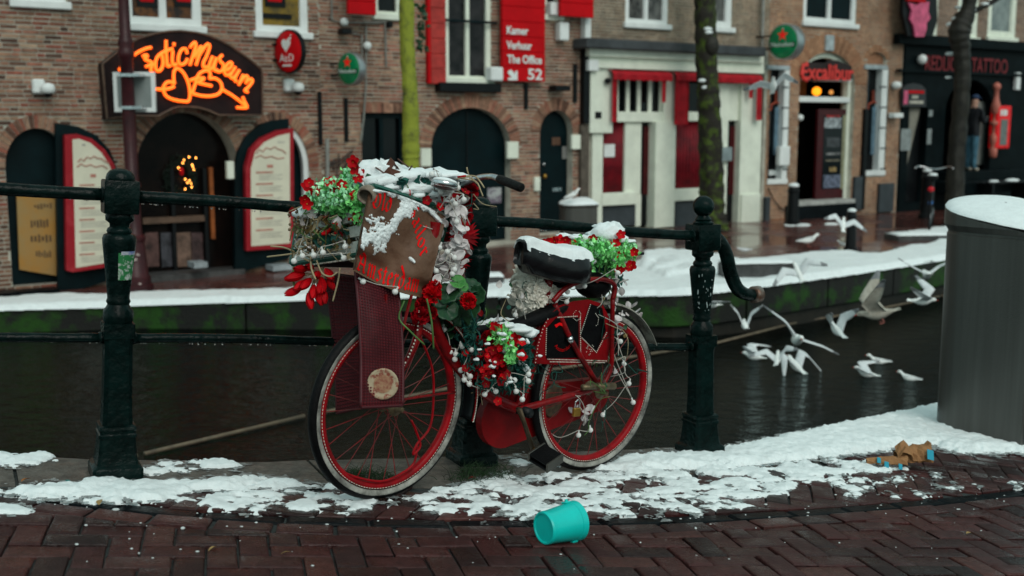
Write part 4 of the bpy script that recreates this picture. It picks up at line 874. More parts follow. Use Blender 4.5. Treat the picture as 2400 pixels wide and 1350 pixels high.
def star_pts(r, n=5, k=.42): return [((r if i % 2 == 0 else r*k)*math.sin(PI*i/n), (r if i % 2 == 0 else r*k)*math.cos(PI*i/n)) for i in range(2*n)]
def flat(o, name, poly, M, z, m, th=.006): MB().add([M @ Vector((x, y, z)) for x, y in poly]+[M @ Vector((x, y, z+th)) for x, y in poly], [tuple(range(len(poly))), tuple(range(2*len(poly)-1, len(poly)-1, -1))]+[(i, (i+1) % len(poly), (i+1) % len(poly)+len(poly), i+len(poly)) for i in range(len(poly))]).build(name, m, o)
def text_on(o, t, size, M, x, y, z, m, width):
    me = text_mesh(t, size, .002, .0, align='CENTER'); xs = [q.co.x for q in me.vertices]; k = width/(max(xs)-min(xs))
    for q in me.vertices: q.co = M @ Vector((q.co.x*k+x, q.co.y+y, q.co.z+z))
    me.materials.clear(); me.materials.append(m); put('lettering', me, o)
M_BEER = mat('green_sign_face', (0.006, 0.26, 0.09), 0.25, col2=(0.003, 0.12, 0.05), scale=3, coat=.2)
M_STAR = mat('red_star', (0.75, 0.015, 0.01), 0.4, emit=(1, 0.02, 0.01), estr=.25); M_LET = mat('white_lettering', (0.72, 0.76, 0.74), 0.4, var=.03)
M_STEEL = mat('brushed_steel', (0.42, 0.45, 0.46), 0.3, metal=.8, var=.15)
def beer(o, M, r):
    flat(o, 'star_outline', star_pts(r*.44), M @ Matrix.Translation((0, r*.36, 0)), .022, M_LET, .004); flat(o, 'star', star_pts(r*.36), M @ Matrix.Translation((0, r*.36, 0)), .028, M_STAR, .006)
    flat(o, 'band', [(-r*.8, -r*.32), (r*.8, -r*.32), (r*.86, -r*.02), (-r*.86, -r*.02)], M, .024, mat('dark_green_band', (0.003, 0.07, 0.03), .3), .004); text_on(o, 'Heineken', r*.36, M, 0, -r*.26, .034, M_LET, r*1.45)
def aed(o, M, r):
    H = [(r*.30*(16*math.sin(t)**3)/16, r*.34*(13*math.cos(t)-5*math.cos(2*t)-2*math.cos(3*t)-math.cos(4*t))/16) for t in [2*PI*i/28 for i in range(28)]]
    flat(o, 'heart', H, M @ Matrix.Translation((-r*.02, r*.30, 0)), .032, M_LET, .006); flat(o, 'bolt', [(r*.18, r*.5), (r*.34, r*.52), (r*.30, r*.66), (r*.42, r*.72), (r*.30, r*.74), (r*.30, r*.62), (r*.16, r*.6)], M, .034, M_LET, .006)
    text_on(o, 'AED', r*.5, M, 0, -r*.45, .032, M_LET, r*.95); flat(o, 'print_line', [(-r*.3, -r*.66), (r*.3, -r*.66), (r*.3, -r*.58), (-r*.3, -r*.58)], M, .028, M_LET, .004)
disc_sign(A, 'red oval defibrillator sign on black bracket beside the neon sign', 676, 121, 66, 103, 0.28, M_SIGNRED, M_BLACK, .06, aed)
def camera_dome(B, u, v, label):
    o = B.thing('security_camera', label, 'camera', u, v, group='white wall cameras'); ox, oz = B.org; x, z = B.P(u, v); x -= ox; z -= oz
    MB().bbox(x-.11, x+.03, -.10, 0, z-.06, z+.11, .02).build('mount', M_WHITE, o); MB().lathe([(.02, .075), (.07, .06), (.085, .02), (.085, -.03), (.05, -.05)], 14, M=Matrix.Translation((x+.04, -.16, z-.01))).build('housing', M_WHITE, o, smooth=True)
    MB().ball((x+.04, -.16, z-.055), .055, 12, sc=(1, 1, .9)).build('dome', M_BLACK, o, smooth=True)
camera_dome(A, 96, 208, 'white dome camera on brick wall left of the neon sign'); camera_dome(A, 680, 205, 'white dome camera on brick wall below the defibrillator sign')
# ---------------------------------------------------------------- middle building
Bm = Bld('brick_house', 752, 1380, 565, 'brown brick house with arched green doors and red shutters', M_BRB, top=5.2)
w1 = Bm.rect_open(848, 264, 952, 450); aD = Bm.arch_open(1010, 1196, 252, 345, 585, 0.2); aS = Bm.arch_open(1265, 1342, 258, 312, 545, 0.18)
Bm.window(1042, -90, 1150, 190, 10, M_CREAM, 1, glass=mat('curtained_glass', (0.005, 0.006, 0.007), .1, col2=(0.030, 0.028, 0.030), scale=5, spec=.2), sill=False); Bm.window(878, -90, 938, 36, 8, M_CREAM, 0, sill=True); Bm.window(1275, -90, 1312, 38, 8, M_CREAM, 0)
Bm.finish(0)
x0, x1, z0, z1 = w1[1:5]
me = plate_mesh([(x0, z0), (x1, z0), (x1, z1), (x0, z1)], [[(x0+.06, z0+.06), ((x0+x1)/2-.03, z0+.06), ((x0+x1)/2-.03, z1-.08), (x0+.06, z1-.08)], [((x0+x1)/2+.03, z0+.06), (x1-.06, z0+.06), (x1-.06, z1-.08), ((x0+x1)/2+.03, z1-.08)]], .08, .14); me.materials.clear(); me.materials.append(M_DKGREEN); fr = put('window', me, Bm.e)
MB().box(x0, x1, .145, .155, z0, z1).build('pane', M_GLASSDARK, fr)
b = MB(); n = 16
for i in range(n): b.box(x0-.03+(x1-x0+.06)*i/n+.003, x0-.03+(x1-x0+.06)*(i+1)/n-.003, -.016, .01, z1, z1+.13)
b.build('lintel_bricks', M_BRB, Bm.e, kind='stuff')
for o, nm in ((aD, 'd'), (aS, 's')): archfill(Bm, o, 'door', M_DKGREEN, .14)
MB().box(aD[1]-.008, aD[1]+.008, .125, .139, aD[3], aD[4]+aD[5]-.05).build('door_seam', M_BLACK, Bm.e)
x, z = Bm.P(1303, 330); Bm.box('house_number', 1294, 322, 1313, 340, -.14, -.13, mat('dull_copper', (.10, .05, .03), .5)); Bm.box('letter_slot', 1295, 440, 1316, 448, -.14, -.12, M_CHROME); Bm.box('notice', 1318, 343, 1331, 372, -.14, -.13, mat('grey_notice', (.2, .2, .19), .6))
for u, v, r, m in ((1273, 385, .03, M_CHROME), (1276, 413, .04, mat('brass', (.5, .28, .06), .3, metal=.8)), (1337, 428, .035, M_WHITE)):
    x, z = Bm.P(u, v, -.13); MB().ball((x, .12, z), r, 10).build('door_knob', m, Bm.e, smooth=True)
Bm.box('window_ledge', 1032, 194, 1176, 216, 0, .16, M_BLACK, bev=.01); Bm.box('sill', 1044, 184, 1160, 195, -.01, .06, M_CREAM); Bm.box('guard_rail', 1040, 47, 1166, 53, .05, .08, M_DKGREEN)
Bm.box('poster', 1143, 440, 1175, 476, -.135, -.12, mat('white_poster', (.4, .42, .42), .6, col2=(.15, .12, .16), scale=6, mixpos=(.5, .6)))
for a in ((988, 348, 1012, 390), (1190, 332, 1216, 372), (1341, 316, 1370, 350), (1254, 415, 1267, 448)): Bm.box('stone_quoin', *a, 0, .06, M_CREAM, bev=.008)
for u, va, vb_ in ((752, 215, 340), (813, 230, 332), (1235, 195, 256), (1350, 150, 240)): Bm.box('wall_anchor', u-4, va, u+4, vb_, .0, .05, M_BLACK, bev=.008)
# conduits
M_COND = mat('grey_conduit', (.22, .22, .20), .5); k = lambda u, v: Vector((Bm.P(u, v, .04)[0], -.04, Bm.P(u, v, .04)[1]))
for pp in ([(776, -60), (778, 46), (800, 52)], [(812, 53), (905, 52)], [(903, 52), (905, 155)], [(826, 78), (848, 82), (849, 190)], [(858, 60), (858, 200), (852, 280), (846, 330)]): MB().tube([k(*q) for q in pp], .014, 6).build('conduit', M_COND, Bm.e)
MB().tube([k(767, 325), k(769, 560)], .03, 8).build('drain_pipe', M_COND, Bm.e, smooth=True)
for u, v in ((803, 52), (857, 108)): MB().ball(k(u, v)+Vector((0, -.05, 0)), .06, 10).build('junction_box', M_WHITE, Bm.e, smooth=True)
Bm.box('floodlight', 803, 66, 825, 80, .05, .2, M_BLACK, bev=.01); Bm.box('floodlight', 1304, 200, 1338, 213, .05, .25, M_BLACK, bev=.01); Bm.box('floodlight', 912, 50, 922, 64, .05, .15, M_BLACK, bev=.01)
Bm.box('alarm_box', 1313, 52, 1335, 95, .02, .16, M_WHITE, bev=.015); Bm.box('alarm_box', 1292, 5, 1312, 36, .02, .16, M_WHITE, bev=.015); Bm.box('alarm_box', 1152, 157, 1181, 190, .02, .2, M_WHITE, bev=.02)
Bm.box('downpipe', 1369, 105, 1382, 290, .02, .12, M_BLACK); Bm.box('downpipe', 1372, 35, 1385, 104, .02, .14, M_WHITE); Bm.box('timber_post', 1362, 292, 1380, 530, .0, .08, mat('weathered_timber', (.09, .075, .06), .8, var=.3))
b = MB()                                             # graffiti scrawl on the brick
for i in range(7):
    u0 = 778+random.uniform(0, 60); v0 = 345+random.uniform(0, 70); b.tube([k(u0+18*math.sin(j*1.1+i), v0+12*math.cos(j*1.7+i)) for j in range(6)], .012, 4)
b.build('graffiti', mat('graffiti_brown', (.05, .035, .03), .8), Bm.e, kind='stuff')
def shutter(label, u0, v0, u1, v1, d0, d1, nb, m=None):
    o = Bm.thing('shutter', label, 'shutter', u0, v1); ox, oz = Bm.org; x0, x1, z0, z1 = Bm.rc(u0, v0, u1, v1, d1); h = (z1-z0)/nb
    for i in range(nb): MB().bbox(x0-ox, x1-ox, -d1, -d0, z0-oz+i*h+.002, z0-oz+(i+1)*h-.002, .006).build('board', m or M_SIGNRED, o)
    return o
o = shutter('open red board shutter at left of the tall window', 1010, -90, 1045, 197, .03, .10, 8, mat('paler_red', (.40, .035, .028), .5)); ox, oz = Bm.org; Bm.tbox(o, 'edge_board', 1003, -90, 1010, 195, .02, .09, M_SIGNRED)  # face boards in a paler red than the edge board
shutter('red shutter corner high above the round green beer sign', 816, -90, 881, 34, .25, .32, 4); shutter('red shutter corner beside the white shop roofline', 1315, -90, 1392, 40, .2, .27, 4)
o = shutter('tall red board sign with white room rental lettering', 1178, -90, 1278, 191, .10, .17, 8); ox, oz = Bm.org
for t, u0, u1, v0, v1 in (('Kamer', 1187, 1237, 62, 79), ('Verhuur', 1188, 1247, 97, 114), ('The Office', 1189, 1270, 130, 147), ('52', 1236, 1270, 160, 186)):
    x0, z0 = Bm.P(u0, v1, .18); x1, z1 = Bm.P(u1, v0, .18); text_part(t, (z1-z0)*1.32, M_LET, o, x0-ox, -.180, z0-oz, width=x1-x0, off=.004)
ar = [Bm.P(u, v, .18) for u, v in ((1192, 166), (1198, 163), (1208, 174), (1208, 166), (1213, 166), (1213, 188), (1191, 188), (1191, 182), (1200, 182), (1190, 171))]; MB().prism([(x-ox, z-oz) for x, z in ar][::-1], -.174, -.18).build('arrow', M_LET, o)
disc_sign(Bm, 'small round green beer sign with red star on brick house', 818, 161, 54, 78, .35, M_BEER, M_STEEL, .10, beer)
# ---------------------------------------------------------------- white shop
C = Bld('white_shopfront', 1380, 1795, 528, 'cream painted shopfront with red awnings and red lit windows', M_BRC, top=5.6, bh=.05)
shop = C.rect_open(1386, 118, 1788, 531)
C.window(1466, -90, 1566, 58, 9, M_WHITE, 1, glass=mat('lace_glass', (.03, .03, .03), .2, col2=(.16, .16, .15), scale=6)); C.window(1636, -90, 1716, 66, 12, M_WHITE, 0, glass=mat('lace_glass2', (.03, .03, .03), .2, col2=(.16, .16, .15), scale=6))
C.finish(0, zfrom=C.P(1600, 110)[1])
C.box('cornice', 1376, 99, 1797, 122, 0, .38, mat('slate_lead', (.05, .055, .06), .5, var=.3, scale=4), bev=.02)
MB().tube([Vector((C.P(u, v, .1)[0], -.1, C.P(u, v, .1)[1])) for u, v in ((1500, 110), (1786, 122), (1790, -60))], .035, 8).build('pipe', M_COND, C.e, smooth=True)
for v0, v1, d in ((122, 140, .22), (139, 154, .14), (153, 166, .18)): C.box('fascia', 1382, v0, 1792, v1, -.1, d, M_CREAM, bev=.008)
for nm, u0, v0, u1, v1, d0, d1, m in (
 ('pilaster', 1384, 160, 1437, 312, -.1, .12, M_CREAM), ('pilaster', 1388, 312, 1413, 531, -.1, .06, M_CREAM), ('capital', 1381, 140, 1404, 166, .1, .2, M_WHITE),
 ('transom_rail', 1436, 262, 1556, 286, -.12, .04, M_CREAM), ('mullion', 1465, 286, 1503, 455, -.1, -.02, M_CREAM), ('mullion', 1490, 455, 1503, 531, -.1, -.02, M_CREAM), ('window_board', 1408, 452, 1492, 481, -.12, .06, M_CREAM), ('plinth_panel', 1413, 481, 1490, 531, -.15, -.02, M_BLUEGREY),
 ('pilaster', 1536, 285, 1583, 533, -.12, .12, M_CREAM), ('pilaster', 1556, 168, 1582, 286, -.12, .06, M_CREAM), ('window_board', 1581, 442, 1650, 470, -.12, .06, M_CREAM), ('plinth_panel', 1583, 470, 1650, 531, -.15, -.02, M_BLUEGREY),
 ('transom_rail', 1610, 262, 1650, 284, -.12, .04, M_CREAM), ('panel', 1655, 195, 1752, 283, -.15, .0, M_CREAM), ('pilaster', 1676, 195, 1706, 522, -.15, .06, M_CREAM), ('pilaster', 1735, 192, 1784, 522, -.15, .08, M_CREAM), ('pilaster_base', 1738, 455, 1782, 524, .08, .12, M_CREAM)):
    C.box(nm, u0, v0, u1, v1, d0, d1, m, bev=.008)
for i in range(5): C.box('glazing_bar', 1442+i*26, 187, 1450+i*26, 264, -.05, -.02, M_CREAM)
C.box('pane', 1438, 187, 1556, 264, -.08, -.06, M_GLASSDARK); C.box('pane', 1612, 187, 1655, 264, -.08, -.06, M_GLASSDARK)
for u0, v0, u1, v1 in ((1413, 286, 1464, 453), (1583, 284, 1650, 443)):
    C.box('curtain', u0, v0, u1, v1, -.11, -.09, M_REDCURT); C.box('pane', u0, v0, u1, v1, -.16, -.155, mat('clear_pane', (.02, .0, .002), .05, alpha=1, trans=.9)) if False else None
    b = MB(); x0, x1, z0, z1 = C.rc(u0, v0, u1, v1, -.08)
    for i in range(9): b.tube([(x0+(x1-x0)*(i+.5)/9, .095, z0), (x0+(x1-x0)*(i+.5)/9, .095, z1)], (x1-x0)/16, 8)
    b.build('curtain_fold', M_REDCURT, C.e, smooth=True)
for u0, u1 in ((1505, 1536), (1706, 1736)):
    C.box('door', u0-2, 284, u1+4, 527, -.12, -.08, M_BLACK); C.box('door_pane', u0+3, 296, u1-2, 455, -.08, -.07, mat('dark_red_pane', (.05, .003, .005), .15)); C.box('curtain', u0+14, 296, u1-5, 455, -.07, -.06, mat('faded_red_cloth', (.22, .035, .035), .7))
C.box('notice', 1416, 338, 1441, 368, -.06, -.05, M_WHITE); C.box('mailbox', 1686, 345, 1717, 378, .06, .16, M_STEEL, bev=.01); C.box('house_number', 1395, 262, 1410, 278, .12, .125, M_BLACK)
MB().ball((C.P(1408, 190)[0], -.18, C.P(1408, 190)[1]), .06, 10, sc=(1, 1, .8)).build('lamp', M_BLACK, C.e, smooth=True)
def awning(label, u0, v0, u1, v1, tails):
    o = C.thing('awning', label, 'awning', u0, v1, group='red awnings of the white shop'); ox, oz = C.org; x0, x1, z0, z1 = C.rc(u0, v0, u1, v1, .25); b = MB(); n = 26
    P = []
    for i in range(n+1):
        x = x0+(x1-x0)*i/n-ox; sc_ = .02*abs(math.sin(i*PI/2.0)); P.append([Vector((x, -.10, z1-oz)), Vector((x, -.22, z1-oz-.02)), Vector((x, -.27+.008*math.sin(i*1.3), (z0+z1)/2-oz)), Vector((x, -.26, z0-oz-sc_))])
    b.slab(P, .004).build('valance', M_AWN, o)
    for u0, v0, u1, v1 in tails:
        x0, x1, z0, z1 = C.rc(u0, v0, u1, v1, .2); P = []
        for i in range(9):
            x = x0+(x1-x0)*i/8-ox; P.append([Vector((x, -.2-.03*math.sin(i*1.6), z1-oz+(z0-z1)*j/6)) for j in range(7)])
        MB().slab(P, .004).build('side_drape', M_AWN, o, smooth=True)
awning('rolled red awning over the four paned shop window', 1437, 165, 1576, 187, [(1435, 167, 1446, 286), (1552, 187, 1560, 240)])
awning('rolled red awning by the mossy trunk, drape hanging left', 1584, 168, 1660, 188, [(1582, 170, 1614, 292)]); awning('rolled red awning over the right shop door', 1668, 172, 1787, 193, [(1773, 190, 1786, 282), (1756, 190, 1764, 230)])
# ---------------------------------------------------------------- pub
Dp = Bld('pub_building', 1795, 2107, 500, 'tan brick pub with arched doorway and two narrow side windows', M_BRD, top=6.0, bh=.055)
aP = Dp.arch_open(1874, 2003, 123, 196, 496, .34); bl = Dp.arch_open(2033, 2076, 122, 140, 150, .12); sw1 = Dp.rect_open(1802, 163, 1848, 432); sw2 = Dp.rect_open(2028, 162, 2078, 412); Dp.window(1884, -90, 2008, 56, 8, M_WHITE, 1, glass=M_DKGREEN)
Dp.finish(0)
archfill(Dp, bl, 'blind_arch', M_BRD, .06)
for o_, u0, u1, v0, v1 in ((sw1, 1836, 1848, 163, 432), (sw2, 2064, 2077, 162, 412)):
    x0, x1, z0, z1 = o_[1:5]; MB().box(x0, x1, .12, .13, z0, z1).build('pane', M_GLASSDARK, Dp.e); Dp.box('lintel', u0-36, v0-10, u1+4, v0, -.1, .05, mat('pale_blue_stone', (.36, .42, .44), .6))
    Dp.box('window_frame', u0, v0, u1, v1, -.12, .04, M_WHITE, bev=.01); Dp.box('window_frame', u0-36, v1-12, u1-1, v1, -.12, .042, M_WHITE, bev=.01); Dp.box('window_frame', u0-37, v0, u0-33, v1-12, -.12, .0, M_BLUEGREY)
    for j in range(5): Dp.box('frame_clip', u0-1, v0+40+j*48, u1+1, v0+43+j*48, .03, .05, M_BLUEGREY)
    sw = Dp.thing('sword_ornament', ('blue bladed sword ornament with red hilt in the left pub window' if u0 < 1900 else 'blue bladed sword ornament with red hilt in the right pub window'), 'ornament', u0-18, v0+140); ox, oz = Dp.org
    Dp.tbox(sw, 'blade', u0-20, v0+88, u0-12, v0+200, -.11, -.08, mat('blue_blade', (.12, .2, .26), .4)); Dp.tbox(sw, 'grip', u0-19, v0+50, u0-14, v0+80, -.11, -.08, mat('hilt_red', (.18, .03, .015), .5))
    MB().tube([Vector((Dp.P(u, v, -.09)[0]-ox, .09, Dp.P(u, v, -.09)[1]-oz)) for u, v in ((u0-30, v0+96), (u0-28, v0+82), (u0-16, v0+76), (u0-5, v0+82), (u0-2, v0+94))], .018, 6).build('crossguard', mat('hilt_orange', (.35, .06, .03), .5), sw)
Dp.box('sign_board', 1803, 398, 1838, 410, -.11, -.09, M_WHITE); Dp.box('notice_box', 1828, 343, 1852, 388, .04, .14, M_WHITE, bev=.01); Dp.box('keystone', 1937, 82, 1956, 119, 0, .06, mat('pale_blue_stone', (.36, .42, .44), .6), bev=.008)
q = arch_poly(aP[1], aP[2], aP[3], aP[4], aP[5]); f = .09; me = plate_mesh(q, [arch_poly(aP[1], aP[2]-f, aP[3]-.001, aP[4], aP[5]-f)], .08, .2); me.materials.clear(); me.materials.append(M_CREAM); put('door_frame', me, Dp.e)
Dp.box('transom_bar', 1872, 227, 1994, 240, -.2, -.05, M_WHITE, bev=.01); Dp.box('transom_bar', 1876, 184, 2000, 190, -.2, -.06, M_WHITE); x0, x1, z0, z1 = Dp.rc(1878, 135, 1996, 228, -.18)
# open door
dr = Dp.box('door', 1914, 256, 2001, 490, -.16, -.1, mat('oxblood_door', (.05, .004, .006), .35)); Dp.box('door_pane', 1929, 270, 1972, 442, -.1, -.095, M_GLASSDARK, dr); Dp.box('door_pane', 1973, 270, 1986, 442, -.1, -.094, mat('cream_blind', (.28, .28, .18), .6), dr)
for u0, v0, u1, v1, c in ((1933, 276, 1972, 300, (.30, .33, .35)), (1937, 270, 1970, 275, (.3, .02, .02)), (1937, 322, 1968, 345, (.05, .055, .06)), (1936, 358, 1970, 363, (.2, .2, .2)), (1936, 374, 1968, 378, (.16, .14, .1)), (1944, 392, 1960, 402, (.3, .2, .08)), (1930, 410, 1970, 440, (.12, .14, .2))):
    Dp.box('sticker', u0, v0, u1, v1, -.094, -.088, mat('sticker_%d' % v0, c, .5, var=.7, scale=14), dr)
Dp.box('doorstep', 1868, 470, 2004, 480, -.2, .2, mat('worn_step', (.42, .42, .40), .6)); Dp.box('doorstep', 1866, 480, 2006, 512, -.2, .28, M_DKSTONE)
for a in ((1795, 462, 1806, 522), (2004, 414, 2026, 492), (2062, 430, 2096, 497)): Dp.box('plinth', *a, 0, .08, M_BLUEGREY, bev=.01)
Dp.box('standing_pipe', 2024, 255, 2031, 490, .0, .08, M_BLACK)
MB().tube([Vector((Dp.P(u, v, .05)[0], -.05, Dp.P(u, v, .05)[1])) for u, v in ((1800, 440), (1812, 465), (1826, 485), (1845, 496))], .012, 6).build('chain', M_BLACK, Dp.e)
MB().ball((Dp.P(2091, 200)[0], -.1, Dp.P(2091, 200)[1]), .1, 12, sc=(1, 1, .8)).build('lamp_globe', M_WHITE, Dp.e, smooth=True)
MB().ball((Dp.P(1873, 276)[0], -.03, Dp.P(1873, 276)[1]), .06, 10).build('door_lamp', M_WHITE, Dp.e, smooth=True)
lm = Dp.thing('pub_lamp', 'glowing amber lamp behind the pub door fanlight', 'lamp', 1914, 216); ox, oz = Dp.org
x, z = Dp.P(1914, 214, -.5); MB().ball((x-ox, .5, z-oz), .095, 14, sc=(1.1, .8, .9)).build('shade', mat('amber_glow', (1, .45, .05), .5, emit=(1, .30, .01), estr=2.4), lm, smooth=True); MB().tube([(x-ox, .5, z-oz+.08), (x-ox, .5, z-oz+.6)], .01, 6).build('cord', M_BLACK, lm)
x2, z2 = Dp.P(1948, 216, -.7); MB().ball((x2-ox, .7, z2-oz), .045, 10).build('bulb', mat('amber_glow_dim', (1, .45, .05), .5, emit=(1, .4, .1), estr=1.0), lm)
MB().box(x-.75-ox, x+.1-ox, .85, .9, z-.2-oz, z+.4-oz).build('wood_backing', mat('warm_wood', (.16, .07, .02), .6), lm)
ps = Dp.thing('pub_sign', 'red lettered pub sign across the arched fanlight', 'sign', 1937, 190); ox, oz = Dp.org
Dp.tpoly(ps, 'backing', [(1878, 158), (1890, 145), (1935, 148), (1945, 140), (1965, 142), (1996, 155), (1998, 186), (1884, 190)], .0, .03, mat('dark_sign_backing', (.02, .012, .012), .6))  # near-black backing board behind the letters
x0, z0 = Dp.P(1877, 187, .06); x1, z1 = Dp.P(2000, 148, .06); M_PUB = mat('pub_sign_red', (.55, .04, .035), .45, emit=(1, .05, .03), estr=.12); text_part('Excalibur', (z1-z0)*1.15, M_PUB, ps, x0-ox, -.06, z0-oz+.02, width=x1-x0, off=.008)
MB().tube([Vector((Dp.P(u, v, .06)[0]-ox, -.06, Dp.P(u, v, .06)[1]-oz)) for u, v in ((1892, 147), (1881, 158), (1878, 172), (1884, 186), (1892, 190))], .022, 6).build('flourish', M_PUB, ps)
disc_sign(Dp, 'large round green beer sign with red star beside the pub', 1836, 98, 70, 84, .55, M_BEER, M_STEEL, .20, beer)
# ---------------------------------------------------------------- black tattoo shop
T = Bld('black_shop_building', 2107, 2620, 478, 'black painted tattoo shop under brown brick upper floor', M_BRE, top=6.4, bh=.055)
gf = T.rect_open(2109, 96, 2615, 482)
for u0, u1 in ((2116, 2200), (2246, 2294), (2318, 2384)): T.window(u0, -90, u1, 90, 9, M_CREAM, 0, glass=mat('pale_curtain_glass', (.12, .15, .15), .2, col2=(.25, .29, .28), scale=4))
T.finish(0, zfrom=T.P(2300, 92)[1])
x0, x1, z0, z1 = gf[1:5]; z0 -= .12; dl = T.rc(2122, 252, 2164, 474); ap = T.rc(2206, 250, 2316, 455)
ah = arch_poly((ap[0]+ap[1])/2, (ap[1]-ap[0])/2, ap[2], T.P(2260, 262)[1], T.P(2260, 186)[1]-T.P(2260, 262)[1])
me = plate_mesh([(x0, z0), (x1, z0), (x1, z1), (x0, z1)], [[(dl[0], dl[2]), (dl[1], dl[2]), (dl[1], dl[3]), (dl[0], dl[3])], ah], -.05, .1); me.materials.clear(); me.materials.append(M_SHOPBLACK); put('shopfront', me, T.e)
T.box('fascia', 2108, 96, 2616, 118, .05, .2, M_SHOPBLACK, bev=.01); T.box('ledge', 2108, 172, 2616, 178, .05, .14, M_SHOPBLACK); T.box('door', 2112, 250, 2192, 484, -.2, -.12, M_BLACK)
for a in ((2112, 302, 2135, 353), (2174, 302, 2183, 338), (2178, 258, 2186, 273)): T.box('plaque', *a, .05, .07, mat('grey_plaque', (.24, .27, .27), .5))
T.box('wall_light', 2097, 265, 2118, 276, .05, .2, M_WHITE, bev=.01); MB().ball((T.P(2146, 140)[0], -.15, T.P(2146, 140)[1]), .1, 10).build('wall_lamp', M_WHITE, T.e, smooth=True)
T.box('door_banner', 2291, 238, 2310, 386, -.25, -.2, mat('white_banner', (.5, .52, .48), .6, col2=(.25, .26, .24), scale=4)); T.box('step', 2245, 400, 2400, 424, .05, .5, M_SHOPBLACK, bev=.01); T.box('step', 2240, 424, 2410, 452, .05, .8, M_SHOPBLACK, bev=.01); T.box('conduit', 2383, 170, 2392, 210, .05, .12, M_WHITE)
for u, v, r, c in ((2213, 305, .06, (.4, .1, .08)), (2216, 330, .05, (.3, .03, .04)), (2210, 352, .08, (.25, .01, .01))): MB().ball((T.P(u, v)[0], .25, T.P(u, v)[1]), r, 8).build('window_display', mat('display_%d' % v, c, .6), T.e, smooth=True)
ts = T.thing('shop_sign', 'dark red tattoo shop lettering on the black fascia', 'sign', 2260, 165); ox, oz = T.org; xa, za = T.P(2167, 165, .12); xb, zb_ = T.P(2362, 136, .12)
text_part('REDLIGHT TATTOO', (zb_-za)*1.3, mat('dark_red_letters', (.16, .008, .012), .5), ts, xa-ox, -.115, za-oz, width=xb-xa, off=.006)
pk = T.thing('pink_sign', 'pink cut out sign on black backing before the upper window', 'sign', 2155, 88); T.tpoly(pk, 'backing', [(2118, -60), (2195, -60), (2197, 50), (2186, 84), (2128, 84), (2116, 30)], .28, .36, M_BLACK)
T.tpoly(pk, 'cutout', [(2130, 6), (2152, 12), (2160, 4), (2178, 4), (2176, 28), (2181, 42), (2172, 54), (2172, 68), (2166, 86), (2146, 86), (2142, 60), (2134, 46), (2138, 26)], .37, .41, mat('pink_paint', (.60, .10, .20), .5)); T.tbox(pk, 'top_light', 2128, -10, 2170, 4, .3, .42, M_SIGNRED)
sg = T.thing('arched_sign', 'small arched dark sign with pink bar over the black door', 'sign', 2142, 250); T.tpoly(sg, 'panel', [(2116, 250), (2116, 208), (2126, 198), (2142, 195), (2158, 198), (2170, 208), (2170, 250)], .06, .12, mat('dark_grey_sign', (.03, .032, .035), .5)); T.tbox(sg, 'pink_bar', 2119, 212, 2128, 244, .12, .13, mat('pink_paint', (.60, .10, .20), .5)); T.tbox(sg, 'red_bar', 2130, 212, 2166, 219, .12, .13, M_SIGNRED)
ox, oz = T.org
for u0, u1, v in ((2138, 2152, 231), (2132, 2164, 243)): T.tbox(sg, 'print_line', u0, v-7, u1, v, .12, .13, M_INK2)
orn = T.thing('baluster_sign', 'tall pink baluster shaped ornament on the black shopfront', 'ornament', 2328, 370); ox, oz = T.org; b = MB(); x, z0 = T.P(2323, 370, .15); _, z1 = T.P(2331, 193, .15); h = z1-z0
pr = [(.05, 0), (.085, .02), (.085, .12), (.05, .15), (.08, .2), (.085, .28), (.05, .33), (.045, .42), (.09, .44), (.09, .48), (.04, .50), (.04, .58), (.09, .60), (.09, .66), (.1, .70), (.06, .78), (.05, .9), (.08, .92), (.08, .97), (.02, 1.0)]
b.lathe([(r, zz*h) for r, zz in pr], 14, M=Matrix.Translation((x+.04-ox, -.16, z0-oz))).build('baluster', mat('salmon_pink', (.50, .15, .11), .5), orn, smooth=True)
vm = T.thing('red_cabinet', 'bright red wall cabinet with grey window on black shopfront', 'cabinet', 2353, 348); T.tbox(vm, 'case', 2338, 248, 2369, 348, .05, .25, mat('bright_red_box', (.62, .008, .012), .4, emit=(1, .01, .01), estr=.15), bev=.02); T.tbox(vm, 'window', 2345, 280, 2361, 340, .25, .26, mat('grey_window', (.14, .16, .15), .3)); ox, oz = T.org
for u0 in (2346, 2352, 2357): T.tbox(vm, 'print_mark', u0, 257, u0+4, 271, .25, .262, M_LET)
